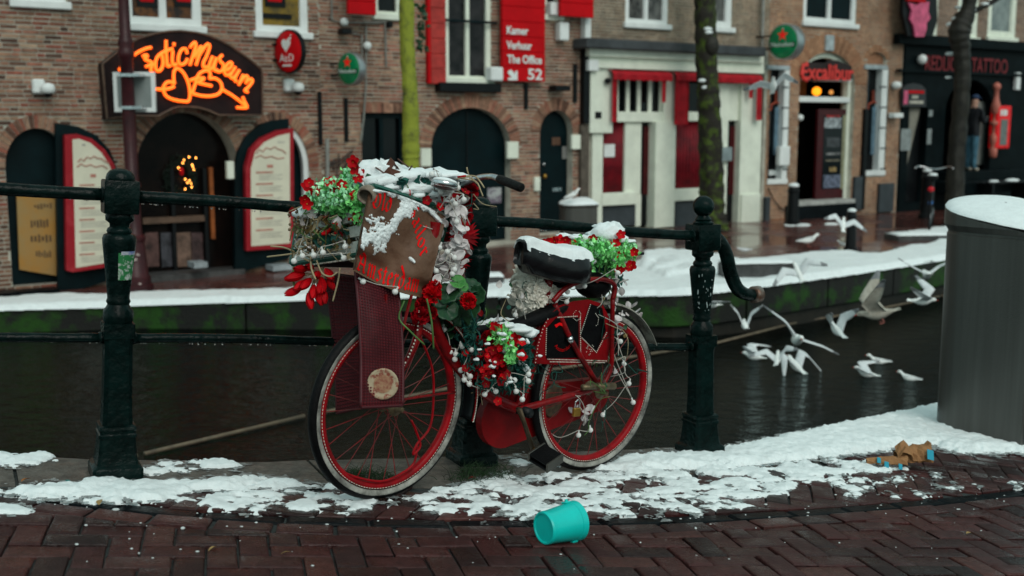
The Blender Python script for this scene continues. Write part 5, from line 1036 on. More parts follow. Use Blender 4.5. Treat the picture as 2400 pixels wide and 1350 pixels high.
# ================================================================ RAILING
FANG = math.atan2(FE.y, FE.x)
rail = empty('canal_railing', fen(0, 0), label='dark green cast iron canal railing with turned posts and two rails', cat='railing')
def rl(p): return Vector(p)-rail.location
LEAN = {0: R(3.6), 1.375: R(2.1), 2.50: R(-.6), -1.55: R(5)}
def fl(s, h): return fen(s, 0, 0)+Vector((FE.x, FE.y, 0))*(h*math.sin(LEAN[s]))+Vector((0, 0, h*math.cos(LEAN[s])))
def make_post(s, ball, extra=()):
    base = fen(s, 0, -0.005); o = empty('post', (0, 0, 0)); o.parent = rail; o.location = rl(base); o.rotation_euler = (0, LEAN[s], FANG)
    q = lambda pr, ch=.12: smooth_by_angle(MB().lathe(pr, sq=ch).build('square_section', M_IRON, o), 30)
    c = lambda pr: smooth_by_angle(MB().lathe(pr, 28).build('turned_section', M_IRON, o), 50)
    q([(.084, 0), (.084, .040), (.080, .047), (.070, .056)]); q([(.070, .052), (.066, .07), (.062, .11), (.059, .152)], .15); q([(.063, .150), (.063, .160), (.059, .165), (.059, .173), (.062, .178), (.060, .188), (.053, .193)], .12)
    q([(.051, .190), (.048, .25), (.046, .47), (.050, .50)], .30); q([(.0515, .497), (.0515, .548)], .08)
    c([(.046, .546), (.050, .556), (.050, .590), (.042, .600), (.036, .612), (.041, .622), (.037, .632), (.038, .65), (.056, .825), (.057, .840), (.052, .853), (.040, .858), (.043, .866), (.040, .874), (.033, .880), (.034, .892), (.047, .903), (.048, .918), (.044, .930)])
    q([(.055, .927), (.057, .932), (.057, 1.034), (.055, 1.040)], .08)
    if ball: c([(.044, 1.038), (.045, 1.048), (.034, 1.056), (.037, 1.062), (.028, 1.072), (.024, 1.080)]); MB().ball((0, 0, 1.118), .047, 24).build('ball_finial', M_IRON, o, smooth=True)
    else: c([(.047, 1.038), (.049, 1.046), (.045, 1.060), (.036, 1.072), (.018, 1.079), (.002, 1.080)])
    return o
posts = [make_post(0, False), make_post(1.375, False), make_post(2.50, True), make_post(-1.55, False)]
M_STICK = mat('torn_sticker', (.02, .16, .05), .5, col2=(.42, .45, .42), scale=38, mixpos=(.5, .58))
b = MB(); a0 = R(-100)
P = [[Vector(((.0388+(z-.65)*.1029+.0008)*math.cos(t), (.0388+(z-.65)*.1029+.0008)*math.sin(t), z)) for t in [a0+R(9*i) for i in range(9)]] for z in (.70, .72, .74, .76, .78, .795)]
b.grid(P).build('sticker', M_STICK, posts[0], smooth=True)
P = [[Vector(((.0388+(z-.65)*.1029+.0012)*math.cos(t), (.0388+(z-.65)*.1029+.0012)*math.sin(t), z)) for t in [a0+R(9*i+10) for i in range(8)]] for z in (.788, .80)]
MB().grid(P).build('sticker_band', mat('blue_band', (.05, .10, .35), .5, col2=(.4, .42, .45), scale=60), posts[0], smooth=True)
b = MB()                                            # paint chips on the right post
for k in range(26): 
    z = random.uniform(.66, .83); r = .0388+(z-.65)*.1029; t = R(random.uniform(-150, -60)); b.ball((r*math.cos(t), r*math.sin(t), z), random.uniform(.001, .0026), 6, sc=(1, 1, random.uniform(1, 5)))
b.build('paint_chips', mat('bare_metal_chips', (.30, .36, .36), .4), posts[2], kind='stuff')
for (h, r, nm, nd) in ((.982, .0215, 'top_rail', 70), (.488, .0165, 'bottom_rail', 40)):
    for sa, sb in ((-1.55, 0), (0, 1.375), (1.375, 2.50)):
        a, c = fl(sa, h), fl(sb, h); d = (c-a).normalized(); a = a+d*.05; c = c-d*.05; n = 30
        P = [rl(a.lerp(c, i/n))+Vector((0, 0, .004*math.sin(i*.21)+random.uniform(-.0006, .0006))) for i in range(n+1)]
        MB().tube(P, [r+random.uniform(-.0006, .0006) for _ in P], 14).build(nm, M_IRON, rail, smooth=True)
        for e in (a, c): 
            dd = d if e is a else -d; MB().tube([rl(e)-dd*.004, rl(e)+dd*.012], r*1.28, 14).build('rail_socket', M_IRON, rail, smooth=True)
        b = MB()
        for k in range(int(nd*(sb-sa)/1.3)):
            q = rl(a.lerp(c, random.random())); rr = random.uniform(.0012, .0030); b.ball(q-Vector((0, 0, r+rr*.5)), rr, 8, sc=(1, 1, 1.25))
        b.build('water_drops', mat('water_drop', (.8, .85, .85), .03, trans=.9, spec=.8), rail, kind='stuff', smooth=True)
pts = smooth_pts([rl(atD(u, v, D)) for u, v, D in ((1668, 548, 5.19), (1688, 566, 5.20), (1702, 596, 5.22), (1712, 640, 5.25), (1728, 676, 5.28), (1750, 690, 5.32), (1774, 690, 5.36))], 5)
MB().tube(pts, [.026+.006*math.sin(PI*i/(len(pts)-1)) for i in range(len(pts))], 16).build('end_scroll', M_IRON, rail, smooth=True)
e = pts[-1]; d = (pts[-1]-pts[-3]).normalized(); MB().tube([e-d*.03, e-d*.025, e+d*.012, e+d*.016], [.032, .040, .040, .034], 18).build('scroll_collar', mat('rusty_collar', (.20, .17, .15), .35, metal=.5, col2=(.10, .04, .02), scale=30), rail, smooth=True)
# ================================================================ BICYCLE
PF = onG(893, 1168); PR = onG(1372, 1101); RW = 0.335
bf = (PF-PR).normalized(); by = Vector((0, 0, 1)).cross(bf).normalized(); bu = bf.cross(by).normalized()
Rl = Matrix.Rotation(R(-2.5), 3, bf); by = Rl @ by; bu = Rl @ bu      # leans on the railing
BM_ = Matrix((bf, by, bu)).transposed().to_4x4(); BM_.translation = PR; BI = BM_.inverted(); WB = (PF-PR).length
bike = empty('bicycle', mat4=BM_, label='old red bicycle hung with flowers, parked against the canal railing', cat='bicycle')
def BP(u, v, off=0.0):                              # pixel -> bike frame, on the plane y=off
    r = ray(u, v); p0 = PR+by*off; k = (p0-Vector((0, 0, CAM_Z))).dot(by)/r.dot(by); return BI @ (Vector((0, 0, CAM_Z))+r*k)
def BT(name, pts, r, m, off=0.0, n=10, parent=None, k=5, flat=1.0):
    P = [BP(*(p if len(p) == 3 else (p[0], p[1], off))) for p in pts]
    P = smooth_pts(P, k) if len(P) > 2 else P
    if isinstance(r, (list, tuple)): r = [float(np.interp(i/(len(P)-1), np.linspace(0, 1, len(r)), r)) for i in range(len(P))]
    return MB().tube(P, r, n, flat=flat).build(name, m, parent or bike, smooth=True)
M_WW = mat('worn_white_tyre_wall', (.055, .052, .047), .6, col2=(.40, .39, .35), scale=13, bump=.5, mixpos=(.36, .64), detail=10); M_BEAD = mat('white_bead_trim', (.62, .60, .52), .5, var=.3, scale=60)
M_REDRIM = mat('red_rim', (.36, .002, .007), .4, col2=(.16, .003, .005), scale=14, spec=.15); M_SPOKE = mat('red_spoke', (.24, .004, .006), .4, col2=(.10, .03, .03), scale=20); M_BLACKP = M_BLACK
def ring(b, R0, prof, n=72, a0=0, a1=2*PI, closed=True):     # prof: (dr, y)
    P = []
    k = n if closed else n+1
    for i in range(k):
        t = a0+(a1-a0)*i/n; P.append([Vector(((R0+dr)*math.cos(t), y, (R0+dr)*math.sin(t))) for dr, y in prof])
    if closed: P.append(P[0])
    return b.grid(P, close=True)
def circ(r, n=12, sy=1.0): return [(r*math.cos(2*PI*i/n), r*sy*math.sin(2*PI*i/n)) for i in range(n)]
def wheel(x, steer):
    o = empty('wheel', (0, 0, 0)); o.parent = bike; o.location = (x, 0, RW); o.rotation_euler = (0, 0, steer)
    tr = .021
    b = MB(); ring(b, RW-tr, circ(tr, 14, .95)); b.build('tyre', M_RUBBER, o, smooth=True)
    for sgn in (1, -1):
        pr = [((tr+.0008)*math.cos(t), sgn*(tr*.95+.0010)*math.sin(t)) for t in [R(a) for a in (82, 92, 102, 114, 126, 138)]]; pr += [(p[0]*.9, p[1]*.9) for p in reversed(pr)]
        b = MB(); ring(b, RW-tr, pr); b.build('tyre_wall', M_WW, o, smooth=True)
    b = MB(); n = 150
    for i in range(n):
        t = 2*PI*i/n; b.box(-.0035, .0035, -.0025, .0025, -.0018, .0018, M=Matrix.Translation(((RW-.0435)*math.cos(t), .0125, (RW-.0435)*math.sin(t))) @ Matrix.Rotation(-t+PI/2, 4, 'Y'))
    b.build('bead_trim', M_BEAD, o, kind='stuff')
    b = MB(); ring(b, RW-.050, [(.010, -.014), (.010, .014), (.002, .016), (-.010, .011), (-.013, .0), (-.010, -.011), (.002, -.016)]); b.build('rim', M_REDRIM, o, smooth=True)
    b = MB(); b.lathe([(.006, -.075), (.010, -.07), (.014, -.045), (.030, -.036), (.030, -.031), (.016, -.028), (.016, .028), (.030, .031), (.030, .036), (.014, .045), (.010, .07), (.006, .075)], 16, M=Matrix.Rotation(PI/2, 4, 'X')); smooth_by_angle(b.build('hub', mat('dirty_brass', (.16, .12, .07), .45, metal=.6, var=.4, scale=30), o), 40)
    n = 28
    for i in range(n):
        t = 2*PI*i/n; side = 1 if i % 2 else -1; tt = t+(.5 if (i//2) % 2 else -.5); a = Vector((.028*math.cos(tt), .033*side, .028*math.sin(tt))); c = Vector(((RW-.062)*math.cos(t), .003*side, (RW-.062)*math.sin(t)))
        MB().tube([a, c], .0016, 5).build('spoke', M_SPOKE, o)
    return o
wf = wheel(WB, R(4)); wr_ = wheel(0, 0)
# cable looped inside the front wheel
MB().tube(smooth_pts([BP(u, v, .03) for u, v in ((985, 790), (1012, 860), (1016, 930), (1008, 1000), (978, 1040), (968, 1065), (985, 1045), (975, 1010), (964, 985)) ], 5), .0045, 8).build('cable', M_REDRIM, bike, smooth=True)
MB().tube(smooth_pts([BP(u, v, .02) for u, v in ((978, 1045), (970, 1085), (940, 1110), (895, 1128), (840, 1120), (800, 1105))], 5), .0045, 8).build('cable', M_REDRIM, bike, smooth=True)
M_BKP = mat('black_leather_patch', (.003, .003, .0035), .5, var=.4, scale=12, bump=.3, spec=.08)
# frame
HT, HB = BP(1018, 520), BP(988, 726); BB = BP(1212, 958)
MB().tube([HT, HB], .024, 12).build('head_tube', M_RED, bike, smooth=True)
BT('down_tube', [(1002, 690), (1030, 790), (1090, 880), (1150, 930), (1212, 958)], .021, M_RED); BT('top_tube', [(1008, 640), (1050, 740), (1110, 810), (1180, 850), (1245, 862)], .018, M_RED)
BT('seat_tube', [(1212, 958), (1245, 860), (1285, 660), (1292, 630)], .019, M_RED)
for off in (.062, -.062):
    BT('chain_stay', [(1215, 960, off*.5), (1310, 935, off), (1402, 908, off)], .013, M_RED); BT('seat_stay', [(1300, 712, off*.6), (1340, 800, off), (1400, 900, off)], .011, M_RED)
    BT('fork_blade', [(985, 722, off*.8), (977, 790, off), (952, 850, off), (920, 900, off), (899, 946, off*1.05)], [.016, .015, .013, .011, .010], M_RED)
    BT('fender_stay', [(899, 944, off*1.1), (985, 930, off*.9), (1066, 919, off*.7)], .005, M_RED, n=6)
b = MB()
for t in np.linspace(0, 1, 22):
    P = smooth_pts([BP(u, v, .078) for u, v in ((983, 728), (975, 790), (950, 850), (925, 890))], 8); q = P[int(t*(len(P)-1))]; b.ball(q, .0035, 6)
b.build('fork_studs', M_BEAD, bike, kind='stuff')
BT('silver_clip', [(1333, 790, .07), (1338, 800, .07)], .014, M_CHROME)
# rack and its uprights
for off in (.07, -.07):
    BT('rack_upright', [(1436, 700, off), (1434, 800, off), (1432, 862, off), (1412, 905, off)], .0095, M_RED); BT('rack_hoop', [(1296, 706, off), (1325, 676, off), (1365, 658, off), (1410, 655, off), (1440, 668, off), (1436, 702, off)], .010, M_RED)
for u in (1330, 1365, 1400, 1432): MB().tube([BP(u, 660, .07), BP(u, 660, -.07)], .006, 8).build('rack_bar', M_RED, bike)
BT('lock_bolt', [(1400, 905, .09), (1440, 905, .09)], .014, mat('dirty_brass', (.16, .12, .07), .45, metal=.6)); BT('axle_nut', [(1365, 908, .085), (1400, 906, .085)], .012, mat('dirty_brass', (.16, .12, .07), .45)); 
# mudguards
def guard(x, a0, a1, r, m, w=.03):
    b = MB(); P = []
    for i in range(31):
        t = R(a0+(a1-a0)*i/30); P.append([Vector((x+(r+.010*math.cos(PI*j/8-PI/2)-.010)*math.cos(t)*1.0, w*math.sin(PI*j/8-PI/2), RW+(r+.010*math.cos(PI*j/8-PI/2)-.010)*math.sin(t))) for j in range(9)])
    return b.slab(P, .0015).build('mudguard', m, bike, smooth=True)
guard(WB, 108, 192, RW+.028, M_BLACK, .032); guard(0, 20, 150, RW+.03, mat('weathered_cream_guard', (.30, .28, .24), .6, col2=(.08, .06, .05), scale=18, mixpos=(.45, .65)), .034)
for x, a0, a1, r in ((WB, 108, 192, RW+.029), (0, 20, 80, RW+.031)):
    b = MB()
    for i in range(90):
        t = R(a0+(a1-a0)*i/89); b.ball((x+r*math.cos(t), .034, RW+r*math.sin(t)), .0032, 5)
    b.build('bead_trim', M_BEAD, bike, kind='stuff'); MB().tube([(x+(r+.0)*math.cos(R(a0+(a1-a0)*i/30)), .031, RW+r*math.sin(R(a0+(a1-a0)*i/30))) for i in range(31)], .005, 6).build('red_edge', M_REDRIM, bike, smooth=True)
# chain case on the far side
c1 = BP(1178, 978, -.05); c2 = BP(1390, 925, -.05); ax = (c2-c1); ax.y = 0; L_ = ax.length; ex = ax.normalized(); ez = Vector((-ex.z, 0, ex.x)); ez = ez if ez.z > 0 else -ez
poly = [c1+ex*(.118*math.cos(t))+ez*(.118*math.sin(t)) for t in [PI/2-.1+(PI+.2)*i/18 for i in range(19)]] if ex.x*1 < 0 else None
poly = [c1-ex*(.118*math.cos(t))+ez*(.118*math.sin(t)) for t in [-PI/2+PI*i/16 for i in range(17)]] + [c2+ex*(.072*math.cos(t))+ez*(.072*math.sin(t)) for t in [PI/2-PI*i/12 for i in range(13)]]
n = len(poly); b = MB(); V = [p+Vector((0, .018, 0)) for p in poly]+[p-Vector((0, .018, 0)) for p in poly]; b.add(V, [tuple(range(n)), tuple(range(2*n-1, n-1, -1))]+[(i, i+n, (i+1) % n+n, (i+1) % n) for i in range(n)]); cc_ = b.build('chain_case', mat('dull_red_case', (.20, .002, .004), .4, col2=(.10, .002, .003), scale=8, spec=.15), bike)
em = BP(1295, 938, -.03); MB().lathe([(.052, -.001), (.052, .004), (.045, .008), (.001, .008)], 24, M=Matrix.Translation(em) @ Matrix.Rotation(-PI/2, 4, 'X') @ Matrix.Diagonal((1, 1.35, 1, 1))).build('emblem', mat('dark_oval_emblem', (.03, .02, .015), .5, col2=(.10, .06, .03), scale=40), bike, smooth=True)
# crank and pedal
MB().tube([BB+Vector((0, -.07, 0)), BB+Vector((0, .075, 0))], .02, 14).build('bottom_bracket', M_BLACK, bike, smooth=True)
pd = BP(1252, 1062, .085); MB().tube([BP(1216, 958, .08), BP(1228, 990, .08), pd], [.016, .012, .014], 10, flat=.6).build('crank', mat('rusty_crank', (.07, .05, .03), .5, metal=.5, var=.5, scale=30), bike, smooth=True)
pm = Matrix.Translation(pd+Vector((0, .065, 0))) @ Euler((R(-14), R(20), R(6))).to_matrix().to_4x4(); pe = empty('pedal'); pe.parent = bike
for z in (.013, -.013): MB().bbox(-.045, .045, -.05, .05, z-.006, z+.006, .004, M=pm).build('tread', M_RUBBER, pe)
MB().tube([pm @ Vector((0, -.06, 0)), pm @ Vector((0, .05, 0))], .012, 10).build('spindle', mat('brass', (.5, .28, .06), .3, metal=.8), pe, smooth=True)
for y in (-.046, .046): MB().bbox(-.047, .047, y-.005, y+.005, -.021, .021, .003, M=pm).build('cage', mat('dull_pedal_steel', (.08, .075, .065), .35, metal=.7), pe)
# black padded tube, saddle
MB().tube(smooth_pts([BP(u, v, .02) for u, v in ((1112, 774), (1180, 768), (1240, 752), (1290, 732), (1326, 712))], 5), [.017, .018, .018, .019, .020, .020, .022, .023, .024, .026, .028, .03, .031, .032, .033, .033, .034, .034, .033, .03, .02], 12).build('padded_tube', M_RUBBER, bike, smooth=True)
S0, S1 = BP(1216, 592, .02), BP(1352, 606, .0); sl = empty('saddle'); sl.parent = bike; P = []; n = 12; dv = S1-S0
for i in range(n+1):
    t = i/n; wd = .045+.075*min(1, max(0, (t-.25)/.5))**.8 if t > .04 else .028; wd *= (1 if t < .9 else 1-.35*(t-.9)/.1); dr = .055 if t > .1 else .03
    c = S0+dv*t+Vector((0, 0, .012*math.cos(t*5))); row = []
    for a, z in ((-1.0, -dr-.02), (-1.02, -.02), (-.9, .012), (-.5, .026), (0, .030), (.5, .026), (.9, .012), (1.02, -.02), (1.0, -dr-.02), (.6, -dr-.028), (-.6, -dr-.028)): row.append(c+Vector((0, wd*a, z)))
    P.append(row)
b = MB().grid(P, close=True); b.f += [tuple(range(11)), tuple(range(len(b.v)-1, len(b.v)-12, -1))]; b.m += [0, 0]; b.build('cover', mat('wet_black_saddle', (.005, .005, .006), .22, var=.3, scale=15, bump=.2, spec=.3), sl, smooth=True)
sn = MB(); P = []
for i in range(25):
    t = .02+.94*i/24; wd = (.045+.075*min(1, max(0, (t-.25)/.5))**.8)*.90; c = S0+dv*t+Vector((0, 0, .012*math.cos(t*5)+.027)); row = []
    for j in range(13):
        a = -1+j/6; e = (1-abs(a)**4)*(1-abs(2*t-1)**8); row.append(c+Vector((0, wd*a*(1+.04*math.sin(i*1.7)), -.004+.034*e**.6+random.uniform(-.002, .002)-(.020*abs(a)**5)*(1+.25*math.sin(i*.7)))))
    P.append(row)
sn.slab(P, .002).build('snow', M_SNOW, sl, smooth=True)
for off in (.03, -.03): MB().tube([S0+dv*.2+Vector((0, off, -.06)), S0+dv*.55+Vector((0, off, -.085)), S0+dv*.95+Vector((0, off, -.05))], .005, 6).build('spring_rail', M_CHROME, sl)
MB().ball(BP(1390, 668, .0), .085, 20, sc=(.95, .75, .62)).build('saddle_bag', M_BKP, bike, smooth=True); MB().ball(BP(1320, 650, .0), .055, 16, sc=(1.1, .8, .8)).build('saddle_bag', M_BKP, bike, smooth=True)
BT('seat_post', [(1288, 640), (1290, 604)], .013, M_CHROME)
# skirt guard with patches and bead trim
def bpoly(name, px, off, th, m, parent=None):
    P = [BP(u, v, off) for u, v in px]; n = len(P); V = P+[p-Vector((0, th, 0)) for p in P]
    return MB().add(V, [tuple(range(n-1, -1, -1)), tuple(range(n, 2*n))]+[(i, (i+1) % n, (i+1) % n+n, i+n) for i in range(n)]).build(name, m, parent or bike)
sg_ = bpoly('skirt_guard', [(1252, 852), (1258, 810), (1270, 772), (1288, 738), (1312, 716), (1345, 706), (1380, 702), (1412, 712), (1428, 745), (1430, 795), (1424, 848), (1330, 856)], .050, .004, mat('dark_red_leather', (.26, .002, .005), .5, col2=(.15, .002, .004), scale=8, bump=.3, spec=.12)); SGP = bike
bpoly('patch', [(1281, 840), (1283, 768), (1304, 746), (1356, 744), (1357, 838)], .054, .003, M_BKP, sg_); bpoly('patch', [(1361, 780), (1384, 712), (1412, 722), (1420, 775), (1398, 824), (1364, 790)], .054, .003, M_BKP, sg_)
b = MB()
def beads(px, sp=.0075, off=.057, r=.0024):
    P = [BP(u, v, off) for u, v in px]
    for a, c in zip(P[:-1], P[1:]):
        k = max(1, int((c-a).length/sp))
        for i in range(k): b.ball(a.lerp(c, i/k), r, 5)
for px in ([(1360, 744), (1361, 838)], [(1308, 744), (1356, 741)], [(1284, 842), (1424, 846)], [(1364, 792), (1398, 826), (1424, 776)], [(1362, 780), (1385, 710)], [(1290, 848), (1420, 850)], [(1281, 770), (1279, 836)]): beads(px)
beads([(1255, 850), (1261, 810), (1272, 772), (1288, 740)], .012); beads([(1350, 728), (1344, 735), (1344, 746), (1352, 752), (1360, 746), (1361, 735), (1356, 727)], .006, .057, .0018); beads([(1396, 735), (1403, 745), (1401, 760), (1394, 766)], .006, .059, .0018)
for k in range(14): b.ball(BP(random.uniform(1372, 1392), random.uniform(808, 832), .057), .002, 5)
b.build('bead_trim', M_BEAD, sg_, kind='stuff')
SRED = mat('red_print', (.80, .006, .008), .6, var=.05, spec=.05)
me = text_mesh('Amsterdam', .022, .0006, .0); xs = [v.co.x for v in me.vertices]; wx = max(xs)-min(xs); ctr = BP(1319, 812, .0565)
for v in me.vertices:
    t = (v.co.x-min(xs))/wx-.5; ra = .055-v.co.y; an = -PI/2-t*1.9*-1; v.co = ctr+Vector((-(ra*math.cos(an)), .001, ra*math.sin(an)+.035))
me.materials.clear(); me.materials.append(SRED); put('lettering', me, sg_)
bpoly('red_emblem', [(1300, 762), (1312, 756), (1326, 760), (1322, 766), (1311, 762), (1304, 768)], .0575, .002, SRED, sg_)
# handlebar, grip, bell
hb = empty('handlebar'); hb.parent = bike
hp = smooth_pts([BI @ atD(u, v, D) for u, v, D in ((1030, 478, 4.22), (1060, 455, 4.16), (1090, 432, 4.10), (1118, 418, 4.05), (1150, 414, 3.99), (1174, 421, 3.94), (1222, 440, 3.86))], 6)
MB().tube(hp[:31], .0115, 14).build('bar', M_CHROME, hb, smooth=True); MB().tube([hp[29], hp[30], hp[-2], hp[-1], hp[-1]+(hp[-1]-hp[-2]).normalized()*.002], [.0135, .016, .016, .0155, .010], 16).build('grip', mat('black_grip', (.004, .004, .004), .45, bump=.5, bscale=200, spec=.15), hb, smooth=True)
MB().tube(smooth_pts([BI @ atD(u, v, D) for u, v, D in ((1030, 478, 4.22), (1000, 455, 4.3), (960, 440, 4.42), (930, 430, 4.5))], 5), .0115, 12).build('bar', M_CHROME, hb, smooth=True)
MB().tube([HT, BI @ atD(1032, 474, 4.22)], .014, 12).build('stem', M_CHROME, hb, smooth=True)
bl_ = BI @ atD(1042, 430, 3.93); bm2 = Matrix.Translation(bl_) @ Euler((R(6), R(-10), 0)).to_matrix().to_4x4(); be = empty('bell'); be.parent = bike
MB().lathe([(.040, -.016), (.046, -.012), (.047, 0), (.044, .004)], 28, M=bm2).build('rim', M_CHROME, be, smooth=True); MB().lathe([(.044, -.0125), (.03, -.018), (.001, -.019)], 28, M=bm2).build('underside', mat('bell_dark', (.03, .012, .012), .4, col2=(.10, .05, .05), scale=50), be, smooth=True)
MB().lathe([(.046, .003), (.04, .012), (.02, .018), (.001, .019)], 24, M=bm2).build('snow', M_SNOW, be, smooth=True)
for u0, v0, D0, u1, v1, D1 in ((1075, 440, 4.1, 1082, 520, 4.25), (1080, 445, 4.1, 1100, 500, 4.3)): MB().tube(smooth_pts([BI @ atD(u0, v0, D0), BI @ atD((u0+u1)/2+15, (v0+v1)/2, D0+.03), BI @ atD(u1, v1, D1)], 5), .0035, 6).build('brake_cable', M_BLACK, hb)
# padlock and plastic scrap on the chain stay
pl = BP(1351, 965, .09); MB().bbox(pl.x-.018, pl.x+.018, pl.y-.008, pl.y+.008, pl.z-.018, pl.z+.016, .003).build('padlock', mat('brass', (.5, .28, .06), .3, metal=.8), bike); MB().tube([pl+Vector((-.012, 0, .015)), pl+Vector((-.012, 0, .04)), pl+Vector((0, 0, .048)), pl+Vector((.012, 0, .04)), pl+Vector((.012, 0, .015))], .004, 6).build('shackle', M_CHROME, bike)
# ================================================================ DECORATION ON THE BICYCLE
M_LEAFB = mat('bright_green_leaf', (.10, .56, .12), .5, col2=(.34, .82, .30), scale=30, island=.45, spec=.15); M_LEAFP = mat('pale_green_leaf', (.26, .72, .38), .5, col2=(.55, .88, .58), scale=30, island=.3)
M_LEAFD = mat('dark_geranium_leaf', (.010, .045, .022), .4, col2=(.025, .085, .03), scale=18, island=.3); M_FIR = mat('fir_green', (.004, .040, .034), .55, col2=(.016, .095, .075), scale=30, island=.5, spec=.15)
M_PETR = mat('red_petal', (.60, .003, .008), .55, col2=(.36, .002, .006), scale=40, island=.3, spec=.1); M_PETD = mat('dark_red_petal', (.34, .002, .007), .6, col2=(.17, .001, .004), scale=30, island=.35, spec=.1)
M_PETW = mat('white_petal', (.74, .71, .70), .6, col2=(.52, .47, .48), scale=25, island=.12); M_RUF = mat('cream_ruffle', (.80, .77, .70), .75, col2=(.62, .58, .50), scale=20, island=.1)
M_BRLEAF = mat('dry_leaf', (.16, .11, .035), .6, col2=(.09, .055, .02), scale=22, island=.3); M_STEM = mat('pale_stem', (.34, .27, .16), .6, var=.25, scale=30); M_GSTEM = mat('green_stem', (.07, .16, .04), .5, var=.3); M_YEL = mat('yellow_stamen', (.5, .30, .03), .6)
M_BULB = mat('white_globe_bulb', (.70, .70, .68), .25, var=.06, scale=12, sss=.2); M_WIRE = mat('pale_wire', (.42, .40, .36), .5, var=.2)
def leafmesh(b, M, L, W, cup=.25, m=0, n=4):
    V = []; F = []
    for i in range(n+1):
        t = i/n; w = W*math.sin(PI*min(1, t**.8*.97+.03))**.8*.5; z = -cup*L*(t-.3)**2
        V += [M @ Vector((t*L, -w, z+w*.35)), M @ Vector((t*L, 0, z)), M @ Vector((t*L, w, z+w*.35))]
    for i in range(n): F += [(3*i, 3*i+1, 3*i+4, 3*i+3), (3*i+1, 3*i+2, 3*i+5, 3*i+4)]
    b.add(V, F, m)
def rot(a=None): return Euler((random.uniform(0, 6.28), random.uniform(0, 6.28), random.uniform(0, 6.28))).to_matrix().to_4x4()
def dirM(d, roll=0.0):                              # local z -> d
    d = Vector(d).normalized(); q = Vector((0, 0, 1)).rotation_difference(d); return q.to_matrix().to_4x4() @ Matrix.Rotation(roll, 4, 'Z')
def flower_mesh(r, m, np_=5, centre=True):
    b = MB()
    for k in range(np_):
        A_ = Matrix.Rotation(2*PI*k/np_, 4, 'Z'); P = []
        for i in range(5):
            t = i/4; w = r*.46*math.sin(PI*(.12+.80*t))**.7; row = []
            for j in range(5): s_ = (j-2)/2; row.append(A_ @ Vector((r*(.08+.92*t), w*s_, r*(.28*t*t-.02+.10*abs(s_)**2*t+.03*math.sin(7*t+3*s_)))))
            P.append(row)
        b.grid(P)
    if centre: b.ball((0, 0, r*.06), r*.11, 6, m=1)
    return b.mesh('flower', [m, M_YEL], True)
def carnation_mesh(r, m, n=46):
    b = MB()
    for k in range(n):
        z = 1-1.5*k/n; t = 2.4*k; d = Vector((math.sqrt(max(0, 1-z*z))*math.cos(t), math.sqrt(max(0, 1-z*z))*math.sin(t), z)); M = Matrix.Translation(d*r*.35) @ dirM(d, random.uniform(0, 6)); P = []
        for i in range(4): P.append([M @ Vector(((j-2)*r*.16*(.5+i*.35), r*.12*math.sin(j*2.1+i)*i/3, r*.22*i+r*.05*math.sin(j*3+k))) for j in range(5)])
        b.grid(P)
    return b.mesh('flower', m, True)
def tulip_mesh(L, m):
    b = MB()
    for k in range(6):
        A_ = Matrix.Rotation(2*PI*k/6, 4, 'Z'); P = []
        for i in range(7):
            t = i/6; ra = L*(.21*math.sin(PI*min(1, .15+.72*t))+.05*t*(k % 2)); w = L*.17*math.sin(PI*(.1+.85*t)); P.append([A_ @ Vector((ra*(1-.12*abs(j-1)), w*(j-1), t*L)) for j in range(3)])
        b.grid(P)
    return b.mesh('flower', m, True)
FLW_R = [flower_mesh(.021, M_PETR), flower_mesh(.024, M_PETR)]; FLW_D = flower_mesh(.022, M_PETD); CARN = [carnation_mesh(.036, M_PETR), carnation_mesh(.030, M_PETR), carnation_mesh(.034, M_PETD)]; TUL = tulip_mesh(.062, M_PETR)
TOCAM = lambda p: (Vector((0, 0, CAM_Z))-p).normalized()
class Bunch:
    def __init__(s, name, label, cat, u, v, D, dD=0): s.dD = dD; s.p = atD(u, v, D+dD); s.e = empty(name, s.p, label=label, cat=cat)
    def at(s, u, v, D): return atD(u, v, D+s.dD)-s.p
    def fl(s, me, u, v, D, sc=1.0, tilt=.6, name='flower', d=None):
        q = s.at(u, v, D); dd = d or (TOCAM(atD(u, v, D))+Vector((random.gauss(0, tilt), random.gauss(0, tilt*.4), random.gauss(.25, tilt)))).normalized()
        return put(name, me, s.e, mat4=Matrix.Translation(q) @ dirM(dd, random.uniform(0, 6)) @ Matrix.Scale(sc, 4))
    def tube(s, name, pts, r, m, k=4, n=6): return MB().tube(smooth_pts([s.at(*p) for p in pts], k) if len(pts) > 2 else [s.at(*p) for p in pts], r, n).build(name, m, s.e, smooth=True)
    def leaflets(s, name, blobs, n, L, m, W=.6):
        b = MB(); tot = sum(q[3]*q[4] for q in blobs)
        for u, v, D, ru, rv in blobs:
            for k in range(int(n*ru*rv/tot)):
                while True:
                    x, y, z = random.uniform(-1, 1), random.uniform(-1, 1), random.uniform(-1, 1)
                    if x*x+y*y+z*z < 1: break
                leafmesh(b, Matrix.Translation(s.at(u+x*ru, v+y*rv, D+z*ru/FP*D)) @ rot(), L*random.uniform(.6, 1.2), L*W, n=3)
        return b.build(name, m, s.e, kind='stuff')
    def snow(s, blobs, name='snow'):
        for u, v, D, r, sx, sz in blobs:
            b = MB(); b.ball(s.at(u, v, D), r, 14, sc=(sx, sx*.9, sz)); c = s.at(u, v, D)
            b.v = [tuple(Vector(p)+((Vector(p)-c).normalized()*(r*.16*math.sin(37*p[0]*9+p[2]*210)+r*.14*math.sin(p[1]*170+p[2]*90)))) for p in b.v]; b.build(name, M_SNOW, s.e, smooth=True)
